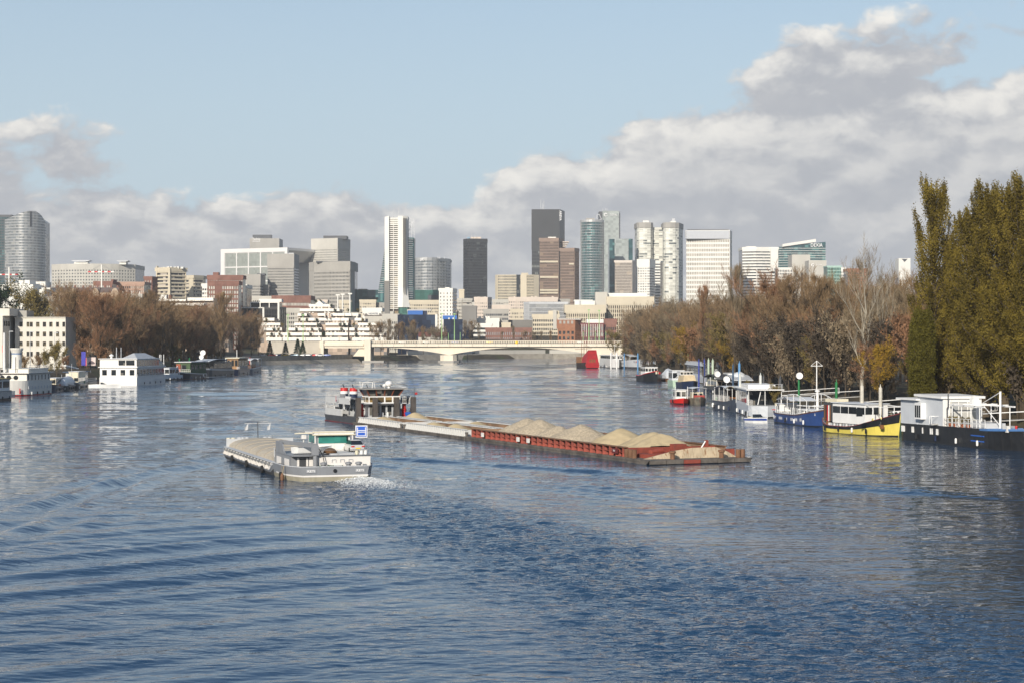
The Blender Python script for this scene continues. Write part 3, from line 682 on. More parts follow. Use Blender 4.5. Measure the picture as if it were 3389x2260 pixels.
# opening runs along u; section in (v, z): outer square, throat square, flared both ends
def ring(a, m): return [AP(a, m, m), AP(a, S - m, m), AP(a, S - m, zt - m), AP(a, m, zt - m)]
secs = [ring(0, 0), ring(0, 3.5), ring(19, 19), ring(W_ - 19, 19), ring(W_, 3.5), ring(W_, 0), ring(0, 0)]
fl_ = MB()
for A_, B_ in zip(secs[1:4], secs[2:5]):
    for k in range(4): fl_.add([A_[k], A_[(k + 1) % 4], B_[(k + 1) % 4], B_[k]], [(0, 1, 2, 3)])
fl_.build('inner_bevel', MARB, e)
rim = MB()
for A_, B_ in ((secs[0], secs[1]), (secs[4], secs[5])):
    for k in range(4): rim.add([A_[k], A_[(k + 1) % 4], B_[(k + 1) % 4], B_[k]], [(0, 1, 2, 3)])
rim.add([AP(0, 0, zt), AP(W_, 0, zt), AP(W_, S, zt), AP(0, S, zt)], [(0, 1, 2, 3)])
rim.add([AP(0, S, 0), AP(W_, S, 0), AP(W_, S, zt), AP(0, S, zt)], [(3, 2, 1, 0)])
rim.build('frame', MARB, e)
MB().add([AP(0, 0, 0), AP(W_, 0, 0), AP(W_, 0, zt), AP(0, 0, zt)], [(0, 1, 2, 3)]).build('side_wall', M('arch_side_joint', (.40, .40, .38), .6), e)
A2, B2 = AP(W_, 0, 0)[:2], AP(0, 0, 0)[:2]; nb = 5; mrg = 4.6
bars = MB()
def gbar(s0, s1, za, zb_, p): slab(bars, A2, B2, s0, s1, za, zb_, .05, p)
gbar(0, mrg * 1.5, 0, zt - 6, .9); gbar(W_ - mrg, W_, 0, zt - 6, .9); gbar(0, W_, zt - 6, zt, .95)
cell = (W_ - mrg * 2.5) / nb
for k in range(1, nb): gbar(mrg * 1.5 + cell * k - .9, mrg * 1.5 + cell * k + .9, 0, zt - 6, .85)
for k in range(1, 5): gbar(0, W_, zt - 6 - cell * k - .9, zt - 6 - cell * k + .9, .8)
bars.build('grid_frame', MARB, e)
pane_m = GLASS('arch_glazing', (.30, .32, .29), (.27, .29, .265), 2.6, 3.4, .3, .5, .2, tint2=(.32, .34, .31))
for k in range(nb):
    for j in range(4):
        m_ = MB(); slab(m_, A2, B2, mrg * 1.5 + cell * k + 1.1, mrg * 1.5 + cell * (k + 1) - 1.1, zt - 6 - cell * (j + 1) + 1.1, zt - 6 - cell * j - 1.1, .02, .35); m_.build('pane', pane_m, e)

def sign(e, txt, px0, px1, y0, y1, d, dy=-1.2, mat=None, rz=0, sxk=1.0):
    ox, oy, oz = e.location; wd = (px1 - px0) * d / F; hh = (y1 - y0) * d / F
    o = lettering(txt, hh * 1.35, mat or FACEP, e, (xat((px0 + px1) / 2, d) - ox, d + dy - oy, zat((y0 + y1) / 2, d) - oz), (R(90), 0, rz), 'lettering', .15, bold=.012 * hh)
    bb = max(p.co.x for p in o.data.vertices) - min(p.co.x for p in o.data.vertices); o.scale = (wd / bb, 1, 1)
    return o
e, h, ln = building('office_tower', 'grey tower behind the arch with a dark roof box and white company name', [(828, 0), (923, 0)], 791, 3250, CONC, G_DARK, 30, (18,), .14, .55, .6, 20, depth=50)
roofbox(e, h, 836, 898, 778, None, 3250, CHARC); sign(e, 'Technip', 836, 862, 788, 797, 3250); MB().box(xat(836, 3250) - e.location.x, xat(861, 3250) - e.location.x, -1.5, -1, zat(800.5, 3250) - e.location.z, zat(799, 3250) - e.location.z).build('underline', FACEP, e)
e, h, ln = building('office_tower', 'grey concrete tower with rows of small windows before the arch', [(886, 5), (972, 0), (988, 42)], 842, 2300, CONC, G_DARK, 3.5, (26, 0), .5, .45, .5, 16, styles=['grid', 'bands'])
roofbox(e, h, 955, 972, 838, None, 2300, LGREY)
e, h, ln = building('office_tower', 'short grey concrete tower beside the taller grey one', [(808, 4), (861, 0), (877, 36)], 910, 2260, CONC, G_DARK, 3.5, (18, 0), .5, .45, .5, 12, styles=['grid', 'bands'])
roofbox(e, h, 850, 877, 906, None, 2260, CHARC, 10)
e, h, ln = building('office_tower', 'short grey annex between two grey towers', [(872, 0), (890, 0)], 945, 2280, CONC_D, G_DARK, 3.5, (4,), .5, .4)
e, h, ln = building('office_tower', 'pale tower with close vertical window slits and a dark flat roof box', [(1031, 20), (1117, 0), (1158, 40)], 790, 2650, CONC_L, G_DARK, 3.5, (22, 14), .5, .55, .5, 14, styles=['grid', 'grid'])
roofbox(e, h, 1070, 1147, 781, None, 2650, CHARC, 14, 30)
e, h, ln = building('office_tower', 'broad beige-grey tower with square windows and an angled front', [(1024, 34), (1041, 22), (1093, 8), (1158, 0), (1173, 26)], 867, 1980, CONC, G_DARK, 4.0, (0, 13, 14, 0), .5, .5, .5, 9, styles=['blank', 'grid', 'grid', 'blank'], depth=40)
roofbox(e, h, 1046, 1150, 864.5, None, 1980, CHARC, 14, 20)
# tall white tower with flared foot
D = 1900.0; z0 = float(gz(0, D)) - 2
e = empty('white_tower', 'tall slim white tower with a central window strip and flared foot', 'tower', (xat(1310, D), D, z0)); ox = e.location.x
zz = lambda y: zat(y, D) - z0
xx = lambda px: xat(px, D) - ox
MB().box(xx(1287), xx(1318), 1.5, 26, 0, zz(724)).build('glazing', G_WARM, e)
pyl = MB(); pyl.prism([(xx(1273), 0), (xx(1288), -2), (xx(1288), 22), (xx(1273), 22)], 0, [zz(719), zz(716), zz(716), zz(719)]); pyl.build('white_pylon', STONEW, e)
prof = []
for y in (716, 800, 900, 950, 980, 1000, 1018): 
    g = max(0, (y - 930) / 88) ** 2.2; prof.append([(xx(1317), -2 - 3 * g, zz(y)), (xx(1334), -2 - 6 * g, zz(y)), (xx(1349 + 8 * g), 2 - 4 * g, zz(y)), (xx(1349 + 8 * g), 22, zz(y)), (xx(1317), 22, zz(y))])
MB().loft(prof[::-1], closed=True).build('white_pylon', STONEW, e)
sl_ = MB()
for px in (1334.5, 1338.5, 1343): sl_.box(xx(px), xx(px + 1.1), -3, 1, zz(975), zz(722))
sl_.build('vertical_slot', CONC_D, e, kind='stuff')
bd = MB(); 
for k in range(46):
    y = 726 + k * 6.6
    if y < 1030: bd.box(xx(1287), xx(1318), .6, 2, zz(y), zz(y - (3.0 if k > 3 else 4.6)))
bd.box(xx(1301), xx(1303), .4, 2, 0, zz(735)); bd.build('floor_band', STONEW, e, kind='stuff')
MB().prism([(xx(1349), 4), (xx(1369), 10), (xx(1369), 34), (xx(1349), 34)], 0, zz(786)).build('glass_wing', G_TEAL, e)
wb = MB()
for k in range(28): slab(wb, (xx(1349), 4), (xx(1369), 10), 0, (1369 - 1349) * D / F * 1.04, zz(790 + k * 7.2 + 3), zz(790 + k * 7.2), .1, .5)
wb.build('wing_band', LEDGE, e, kind='stuff')
lat = MB(); 
for px in (1350, 1360, 1369): lat.tube((xx(px), 10, zz(786)), (xx(px), 10, zz(723)), .35, n=4)
for y in (724, 735, 747, 760, 773): lat.tube((xx(1350), 10, zz(y)), (xx(1369), 10, zz(y)), .25, n=4)
lat.tube((xx(1350), 10, zz(765)), (xx(1369), 10, zz(724)), .25, n=4); lat.build('roof_lattice', STEEL, e)
MB().add([(xx(1273), 6, zz(815)), (xx(1249), 12, zz(965)), (xx(1249), 12, 0), (xx(1273), 6, 0), (xx(1273), 26, zz(815)), (xx(1249), 26, zz(965)), (xx(1249), 26, 0), (xx(1273), 26, 0)], [(0, 1, 2, 3), (4, 7, 6, 5), (0, 4, 5, 1), (1, 5, 6, 2), (3, 2, 6, 7), (0, 3, 7, 4)]).build('glass_sail', G_TEAL, e)
wb = MB()
for k in range(20):
    y = 830 + k * 7.2; f = min(1, (y - 815) / 150); x0 = 1273 - 24 * f; slab(wb, (xx(x0), 6 + 6 * f), (xx(1273), 6), 0, (1273 - x0) * D / F, zz(y + 2.6), zz(y), .1, .5)
wb.build('sail_band', LEDGE, e, kind='stuff')
for px, y in ((1303, 694), (1318, 683), (1321, 688)): mast(e, px, y, 720, D)
# podium and neighbours
e, h, ln = building('glass_podium', 'long green glass building at the foot of the white tower', [(1176, 0), (1455, 0)], 962, 2050, G_GREEN, G_GREEN, 4.2, (56,), .12, .08, .3, 1.5, depth=40)
roofbox(e, h, 1185, 1215, 957, None, 2050, BEIGE); roofbox(e, h, 1216, 1270, 962.5, 985, 2049, G_TEAL, -4, 8, 'dark_glass_bay'); roofbox(e, h, 1416, 1452, 977, 995, 2049, CHARC, -4, 8, 'dark_glass_bay')
pts = [(1367 + 123 * k / 8, 30 * (2 * k / 8 - .75) ** 2) for k in range(9)]
e, h, ln = building('glass_office', 'broad curved silver-grey glass office block with white letters', pts, 854, 2300, LEDGE, G_SILV, 3.8, (3,) * 8, .42, .12, .4, 2, depth=50)
sign(e, 'SFR', 1390, 1402, 856, 866, 2300, -3); 
for px in (1450, 1456, 1471): mast(e, px, 849, 856, 2300, .8)
e, h, ln = building('dark_slab', 'narrow dark brown windowless slab standing before the white tower', [(1272, 0), (1289, 0)], 933, 1500, CONC_D, CONC_D, 4, (0,), 0, 0, .2, 1, depth=6, styles=['blank'])
for k in range(6): roofbox(e, h, 1272.5 + k * 3, 1274.5 + k * 3, 930.5, None, 1500, CONC_D, .3, 3, 'chimney_cap')
e, h, ln = building('apartment_block', 'white slab apartment block with three dark window strips', [(1453, 0), (1497, 0), (1511, 16)], 957, 1520, STONEW, G_HOME, 2.9, (4, 1), .55, .7, .4, 1.5, styles=['grid', 'bands'])
roofbox(e, h, 1473, 1488, 952, None, 1520, STONEW)
e, h, ln = building('office_tower', 'black tower with a flat cap, standing alone', [(1534, 14), (1549, 0), (1612, 4)], 792, 2500, BLK, G_BLACK, 3.9, (4, 18), .35, .2, .35, 3, depth=40)
roofbox(e, h, 1558, 1592, 785, None, 2500, PINK, 14); roofbox(e, h, 1546, 1555, 785, None, 2500, M('tank_blue', (.22, .33, .42), .6), 14)
for px in (1561, 1573): mast(e, px, 768, 787, 2500)
e, h, ln = building('office_tower', 'tallest black tower, square, with scattered lit windows', [(1760, 0), (1852, 0), (1868, 40)], 695, 2800, BLK, GLASS('glazing_blackgrid', (.024, .025, .028), (.22, .23, .21), 4.6, 5.4, .16, .25), 5.4, (18, 0), .42, .35, .3, 62, styles=['grid', 'blank'])  # pale cells picked at random among the dark panes
for px, y in ((1790, 661), (1796, 672), (1800, 664)): mast(e, px, y, 697, 2800, .7)
o_ = lettering('AREVA', 5.0, FACEP, e, (xat(1854.5, 2800) - e.location.x, 2800 - .5 - e.location.y, zat(715, 2800) - e.location.z), (0, R(-90), R(90)), 'lettering', .2, bold=.15); o_.rotation_euler = (R(90), R(90), R(20)); o_.location.y -= 1
# beige angular group
e, h, ln = building('office_tower', 'beige tower with a white lattice of windows and dark vertical slots', [(1640, 8), (1648, 2), (1709, 0), (1723, 3), (1743, 0), (1766, 3), (1783, 8)], 910, 2320, BEIGE, G_DARK, 3.6, (0, 16, 0, 0, 8, 0), .32, .4, .5, 0, depth=40, styles=['blank', 'grid', 'none', 'blank', 'grid', 'blank'])
roofbox(e, h, 1725, 1748, 904, None, 2320, BEIGE)
rng_ = MB()
for k in range(8): rng_.box(xat(1649.5 + k * 7.5, 2320) - e.location.x, xat(1654 + k * 7.5, 2320) - e.location.x, -.9, 0, zat(926, 2320) - e.location.z, zat(911, 2320) - e.location.z)
rng_.build('crown_slot', BLK, e, kind='stuff')
e, h, ln = building('office_tower', 'brown striped tower with a beige belt and stacked ledges on its shoulder', [(1786, 2), (1848, 0), (1863, 22)], 790, 2200, BROWN, G_WARM, 3.5, (18, 6), .26, .42, .6, 3, styles=['grid', 'grid'])
for y in (864, 915, 958, 967): MB().box(xat(1787, 2200) - e.location.x, xat(1847, 2200) - e.location.x, -1.1, 0, zat(y + 6, 2200) - e.location.z, zat(y, 2200) - e.location.z).build('beige_belt', BEIGE, e)
for k in range(3): roofbox(e, h, 1862, 1883 - k * 4, 800 + k * 7, 803.5 + k * 7, 2200, PINK, 14, 14, 'ledge')
roofbox(e, h, 1814, 1840, 785, None, 2200, STONEW)
e, h, ln = building('office_tower', 'lower brown striped tower joined to the belted one', [(1854, 3), (1900, 0), (1915, 14)], 823, 2170, BROWN, G_WARM, 3.5, (13, 4), .26, .42, .6, 3, styles=['grid', 'grid'])
MB().box(xat(1883, 2170) - e.location.x, xat(1899, 2170) - e.location.x, -1.1, 0, zat(877, 2170) - e.location.z, zat(872, 2170) - e.location.z).build('beige_belt', BEIGE, e)
# round teal tower
pts = [(1960 - 38 * math.cos(math.pi * k / 12), -14 * math.sin(math.pi * k / 12) + 14) for k in range(13)]
e, h, ln = building('glass_tower', 'round blue-green glass tower with a flat top', pts, 729, 2400, LEDGE, G_TEAL, 3.6, (2,) * 12, .16, .07, .35, 2, depth=14, cat='tower')
roofbox(e, h, 1940, 1968, 723, None, 2400, CONC, 6); 
cr = MB(); ox, oy, oz = e.location
cr.path([(xat(1978, 2400) - ox, 8, h), (xat(1976, 2400) - ox, 8, zat(712, 2400) - oz), (xat(1984, 2400) - ox, 8, zat(709, 2400) - oz), (xat(1992, 2400) - ox, 8, zat(726, 2400) - oz), (xat(1978, 2400) - ox, 8, h)], .6); cr.build('cleaning_crane', LGREY, e)
# pale glass tower with oil company name
e, h, ln = building('glass_tower', 'pale grey-green glass tower with white round emblem and company name', [(1994, 0), (2049, 0), (2053, 40)], 699, 2850, G_PALE, G_PALE, 4.4, (22, 0), .1, .1, .25, 0, styles=['grid', 'none'], cat='tower')
roofbox(e, h, 1983, 1995, 701, 960, 2850, CHARC, 20, 30, 'dark_wing'); MB().box(xat(2048.5, 2850) - e.location.x, xat(2052, 2850) - e.location.x, -.9, 10, 0, h - 4).build('dark_edge', CHARC, e)
sign(e, 'TOTAL', 2017, 2043, 709, 716, 2850)
ring_ = MB(); c_ = (xat(2005, 2850) - e.location.x, zat(712, 2850) - e.location.z)
for k in range(14):
    a0, a1 = 2 * math.pi * k / 16 + .6, 2 * math.pi * (k + 1) / 16 + .6
    ring_.prismy([(c_[0] + rr * math.cos(a_), c_[1] + rr * math.sin(a_)) for rr, a_ in ((1.6 + k * .05, a0), (2.9, a0), (2.9, a1), (1.6 + k * .05, a1))], -1.5, -1)
ring_.build('emblem', FACEP, e)
for px in (1995, 2004, 2009): mast(e, px, 688, 701, 2850, .6)
e, h, ln = building('glass_tower', 'lower pale glass tower with dark side wings mirroring its neighbour', [(2034, 0), (2080, 0), (2093, 30)], 791, 2520, G_PALE, G_PALE, 4.2, (18, 0), .1, .1, .25, 0, styles=['grid', 'none'], cat='tower')
roofbox(e, h, 2017, 2034, 792, 1000, 2520, G_TEAL, 6, 30, 'dark_wing'); roofbox(e, h, 2080.3, 2094, 791.5, 1000, 2520, G_TEAL, 2, 30, 'dark_wing')
e, h, ln = building('office_tower', 'brown and white pinstriped block with a blank beige end', [(2035, 2), (2091, 0), (2104, 14)], 864, 2150, M('facade_ivory', (.62, .55, .48), .7, var=.05), G_WARM, 3.4, (20, 0), .12, .36, .6, 2, styles=['grid', 'blank'])
# twin rounded white towers
pts = [(2107, 16), (2109, 6), (2116, 1), (2134, 0), (2153, 1), (2160, 8)]
WC = GLASS('facade_ivory_panels', (.60, .59, .52), (.10, .115, .115), 5.5, 3.75, .20, .45); WC2 = M('ivory_panel', (.64, .63, .56), .55, var=.05, scale=.05)
e, h, ln = building('rounded_tower', 'ivory rounded tower with irregular dark windows and a grey collar, beside its twin', pts, 738, 2550, WC2, WC, 3.75, (0,) * 5, .42, .1, .25, 0, depth=40, cat='tower')
roofbox(e, h, 2128, 2147, 731, None, 2550, STONEW); MB().prism(offset_poly([(xat(a, 2550 + q) - e.location.x, 2550 + q - e.location.y) for a, q in pts] + [(xat(2160, 2550) - e.location.x, 40), (xat(2107, 2550) - e.location.x, 40)], .8), h - 7, h + .4).build('collar', CONC, e)
pts = [(2195, 12), (2197, 5), (2204, 1), (2218, 0), (2234, 1), (2246, 5), (2260, 40)]
e, h, ln = building('rounded_tower', 'ivory rounded tower with a shaded flank, taller roof cabin than its twin', pts, 738, 2530, WC2, WC, 3.75, (0,) * 6, .42, .1, .25, 0, depth=10, cat='tower')
roofbox(e, h, 2219, 2237, 733, None, 2530, STONEW); roofbox(e, h, 2223, 2234, 724, 733, 2530, LGREY, 6, 6, 'roof_cabin'); MB().prism(offset_poly([(xat(a, 2530 + q) - e.location.x, 2530 + q - e.location.y) for a, q in pts] + [(xat(2195, 2550) - e.location.x, 50)], .8), h - 7, h + .4).build('collar', CONC, e)
e, h, ln = building('office_link', 'ivory link block recessed between the rounded twin towers', [(2160, 0), (2196, 0)], 755, 2565, WC2, WC, 3.75, (0,), .42, .1, .3, 1, depth=20)
e, h, ln = building('apartment_block', 'white residential tower with balconies before the rounded twins', [(2110, 3), (2149, 0), (2167, 18)], 860, 2100, STONEW, G_HOME, 3.0, (5, 4), .5, .5, .5, 8, styles=['grid', 'bands'])
e, h, ln = building('office_tower', 'white striped narrow block with a dark slot beside the residential tower', [(2167, 0), (2185, 0), (2193, 10)], 866, 2180, STONEW, G_DARK, 3.4, (0, 0), .55, .2, .5, 1, styles=['bands', 'none'])
# big white lattice block
e, h, ln = building('office_tower', 'massive white block with an even lattice of round-cornered windows', [(2271, 6), (2414, 0), (2421, 30)], 764, 2300, STONEW, GLASS('glazing_taupe', (.26, .22, .17), (.36, .31, .25), 5.5, 5.8, .3, .3), 5.85, (25, 6), .42, .42, .6, 9, styles=['grid', 'grid'])
MB().box(xat(2271, 2300) - e.location.x, xat(2414, 2300) - e.location.x, -1.2, 5, h - 10.5, h - .2).build('silver_attic', M('aluminium_attic', (.55, .56, .58), .35, .4, var=.04), e); roofbox(e, h, 2277, 2412, 760, None, 2300, CHARC, 14, 26)
e, h, ln = building('office_tower', 'white block with strong dark horizontal bands', [(2457, 6), (2504, 0), (2576, 4)], 820, 2450, STONEW, G_DARK, 4.0, (0, 0), .58, .1, .6, 3, depth=40, styles=['bands', 'bands'])
roofbox(e, h, 2470, 2502, 816.5, None, 2450, STONEW); MB().box(xat(2503, 2450) - e.location.x, xat(2505.5, 2450) - e.location.x, -1.4, 2, 0, h - 28).build('corner_fin', STONEW, e); MB().box(xat(2550, 2450) - e.location.x, xat(2575, 2450) - e.location.x, -1.6, 4, h - 32, h - 1).build('blank_panel', STONEW, e)
# slanted bank tower
D = 2560.0; e = empty('glass_tower', 'blue glass office with a slanting roof, white name on its top', 'tower', (xat(2575, D), D, 26)); ox = e.location.x
xx = lambda px: xat(px, D) - ox
zz = lambda y: zat(y, D) - 26
MB().prism([(xx(2575), 6), (xx(2620), 0), (xx(2734), 4), (xx(2734), 40), (xx(2575), 40)], 0, [zz(818), zz(814), zz(801), zz(801), zz(818)]).build('glazing', G_TEAL, e)
bd = MB()
for k in range(16):
    y = 822 + k * 8
    slab(bd, (xx(2575), 6), (xx(2620), 0), 0, 20.1, zz(y + 1.3), zz(y), .1, .5); slab(bd, (xx(2620), 0), (xx(2734), 4), 0, 48.7, zz(y + 1.3), zz(y), .1, .5)
bd.build('floor_band', STONEW, e, kind='stuff')
MB().add([(xx(2588), -2, zz(818)), (xx(2700), -1, zz(802)), (xx(2700), -1, zz(792)), (xx(2590), -2, zz(809)), (xx(2588), 20, zz(818)), (xx(2700), 22, zz(802)), (xx(2700), 22, zz(792)), (xx(2590), 20, zz(809))], [(0, 1, 2, 3), (7, 6, 5, 4), (0, 4, 5, 1), (1, 5, 6, 2), (2, 6, 7, 3), (3, 7, 4, 0)]).build('slanting_roof', STONEW, e)
sign(e, 'DEXIA', 2683, 2722, 806.5, 819, D, 0.5)
e, h, ln = building('office_block', 'pale grey blank-topped block before the slanted glass office', [(2622, 0), (2680, 0)], 845, 2260, CONC_L, G_LGT, 4.4, (0,), .6, .3, .4, 24, styles=['bands'], depth=30)
for px in (2650, 2662): MB().box(xat(px, 2260) - e.location.x, xat(px + 8, 2260) - e.location.x, -1, 0, 20, h - 22).build('window_strip', G_DARK, e)
e, h, ln = building('office_block', 'pale grey block with a faint round emblem and name', [(2678, 0), (2734, 0)], 864, 2220, CONC_L, G_LGT, 4.4, (0,), .6, .3, .4, 18, styles=['bands'], depth=30)
sign(e, 'TOTAL', 2700, 2721, 876, 880, 2220, -.9); ring_ = MB(); c_ = (xat(2689.5, 2220) - e.location.x, zat(878, 2220) - e.location.z)
for k in range(14):
    a0, a1 = 2 * math.pi * k / 16 + .6, 2 * math.pi * (k + 1) / 16 + .6
    ring_.prismy([(c_[0] + rr * math.cos(a_), c_[1] + rr * math.sin(a_)) for rr, a_ in ((1.0, a0), (1.9, a0), (1.9, a1), (1.0, a1))], -.9, -.6)
ring_.build('emblem', FACEP, e)
building('apartment_block', 'small white lattice block peeping over the wood', [(2575, 0), (2622, 0)], 888, 1900, STONEW, G_HOME, 3.2, (9,), .3, .4, .5, 1)
building('glass_office', 'green glass office with a pale lattice above the trees', [(2738, 0), (2783, 0)], 882, 2100, M('facade_mint', (.36, .52, .45), .6, var=.05), G_GREEN, 3.8, (9,), .2, .2, .5, 1)
building('office_block', 'narrow white block beside the green glass office', [(2784, 0), (2798, 0)], 888, 2150, STONEW, G_GREY, 3.6, (3,), .5, .3)
building('apartment_block', 'orange-brown block behind the pale barked tree', [(2806, 0), (2872, 0)], 891, 2000, BRICK_O, G_HOME, 3.2, (12,), .4, .4)
e, h, ln = building('office_tower', 'far white tower top with a notch beside the poplars', [(2975, 0), (3012, 0)], 857, 2900, STONEW, G_GREY, 30, (0,), .9, .1, .4, 30, styles=['bands'])
MB().prismy([(xat(2984, 2900) - e.location.x, zat(858, 2900) - e.location.z), (xat(3003, 2900) - e.location.x, zat(858, 2900) - e.location.z), (xat(2993, 2900) - e.location.x, zat(868, 2900) - e.location.z)], -1.2, -.6).build('dark_notch', CHARC, e)
# ---------------------------------------------------------------- middle distance
B = building
def X_(e, px, d): return xat(px, d) - e.location.x
def Z_(e, y, d): return zat(y, d) - e.location.z
def pbox(e, px0, px1, y0, y1, d, mat, name, dy=0.0, dep=1.0):
    """box on the thing e, seen from column px0 to px1 and row y0 to y1 at distance d"""
    return MB().box(X_(e, px0, d), X_(e, px1, d), d + dy - e.location.y, d + dy + dep - e.location.y, Z_(e, y1, d), Z_(e, y0, d)).build(name, mat, e)
# --- concrete bridge
D = 1060.0; CB = M('bridge_concrete', (.74, .66, .53), .8, var=.05, scale=.08, streak=.16, dirt=(.34, .28, .21))
e = empty('road_bridge', 'long pale concrete road bridge with two shallow arched spans over the river', 'bridge', (xat(1485, D), D, 0)); BW = 24.0
def sof(px):
    if px < 1485: return 8.55 - 4.35 * min(1, abs(px - 1245) / 240) ** 1.9
    return 8.55 - 4.35 * min(1.0, abs(px - 1725) / 240) ** 1.9
secs = []
for k in range(0, 61):
    px = 1228 + (1966 - 1228) * k / 60; z = sof(px); x = X_(e, px, D); secs.append([(x, 0, z), (x, 0, 9.3), (x, BW, 9.3), (x, BW, z)])
MB().loft(secs, closed=True).build('arched_girder', CB, e)
x0, x1 = X_(e, 1228, D), X_(e, 2140, D)
MB().box(X_(e, 1966, D), x1, .1, BW - .1, 4.2, 9.3).build('abutment_wall', CB, e)
k = 0; x = x0
while x < x1 - 1:                                                       # cornice stones with open joints
    MB().box(x + .06, min(x + 6.6, x1) - .06, -1.3, .2, 9.05, 10.7).build('cornice_panel', CB, e); x += 6.6
MB().box(x0, x1, -1.0, BW + 1, 10.75, 11.0).build('deck', M('asphalt', (.05, .05, .05), .9), e)
par = MB(); x = x0
while x < x1: par.box(x, x + .55, -1.15, -.85, 11.0, 12.15); x += 1.0
par.build('baluster', CB, e, kind='stuff'); MB().box(x0, x1, -1.25, -.75, 12.16, 12.5).build('handrail', CB, e)
px0 = X_(e, 1450, D); px1 = X_(e, 1520, D); pc = (px0 + px1) / 2
MB().prism([(px0 + 1.4, -4), (px0 + 3.5, -7), (px1 - 3.5, -7), (px1 - 1.4, -4), (px1 - 1.4, BW), (px0 + 1.4, BW)], 0.9, 4.25).build('pier', CB, e)
MB().prism([(px0, -5), (px0 + 3, -9), (px1 - 3, -9), (px1, -5), (px1, BW + 2), (px0, BW + 2)], -3, .95).build('pier_footing', CONC, e)
MB().box(X_(e, 1960, D), X_(e, 1990, D), -3, BW, -3, 4.3).build('pier', CB, e)
ab = MB().box(X_(e, 1207, D), X_(e, 1227.6, D), -3.2, BW, -2, 12.9).build('abutment_tower', CB, e)
MB().box(X_(e, 1200, D), X_(e, 1272, D), -4, 10, -2, .9).build('abutment_footing', CONC, e)
MB().box(X_(e, 1058, D), X_(e, 1206.5, D), -.6, BW, 8.2, 12.1).build('approach_deck', CB, e); MB().box(X_(e, 1064, D), X_(e, 1203, D), -1.3, -.65, 9.4, 10.8).build('approach_beam', CB, e)
MB().box(X_(e, 900, D), X_(e, 1062, D), -.2, BW, 2, 12.0).build('retaining_wall', M('wall_beige', (.50, .45, .37), .85, var=.08, scale=.1, streak=.2), e)
MB().box(X_(e, 1062.5, D), X_(e, 1072, D), -2.0, BW, 2, 12.4).build('approach_pier', CB, e)
MB().prismy([(X_(e, 1168, D), 3.5), (X_(e, 1206, D), 3.5), (X_(e, 1206, D), 8.3), (X_(e, 1190, D), 8.3)], .4, BW - 1).build('raking_wall', CB, e)
yd = MB(); c_ = (X_(e, 1709.5, D), 11.4); yd.prismy([(c_[0] - 1.0, c_[1]), (c_[0], c_[1] - 1.0), (c_[0] + 1.0, c_[1]), (c_[0], c_[1] + 1.0)], -1.6, -1.4)
tag(yd.build('navigation_sign', M('sign_yellow', (.80, .50, .02), .5), None, tuple(e.location)), 'yellow diamond navigation sign hung on the bridge parapet', 'sign')
# lamp masts and traffic on the deck
GM = M('lamp_green', (.30, .50, .20), .5)
for px, yt in ((1462, 1041), (1504, 1042), (1523, 1100), (1484, 1103), (1949, 1028), (1983, 1030), (1930, 1098), (1970, 1095), (2005, 1098), (953, 1045), (1003, 1045)):
    dd_ = D + 12; lp = MB().tube((0, 0, 0), (0, 0, zat(yt, dd_) - 11), .32 if yt < 1080 else .18, .16, n=6)
    if yt < 1080: lp.box(-.7, .7, -.4, .4, zat(yt, dd_) - 11, zat(yt, dd_) - 10.4)
    tag(lp.build('lamp_mast', GM, None, (xat(px, dd_), dd_, 11)), 'tall pale green lamp mast on the bridge deck' if yt < 1080 else 'short pale green lamp post on the bridge deck', 'lamp post', 'tall lamp masts on the bridge' if yt < 1080 else 'short lamp posts on the bridge')
TYRE = M('tyre_rubber', (.02, .02, .02), .9); CARG = M('car_glass', (.02, .025, .03), .08, spec=.7)
CARCOL = {}
def carmat(c):
    return M('car_paint_%02d%02d%02d' % tuple(int(v * 99) for v in c), c, .25, .1, var=.03)
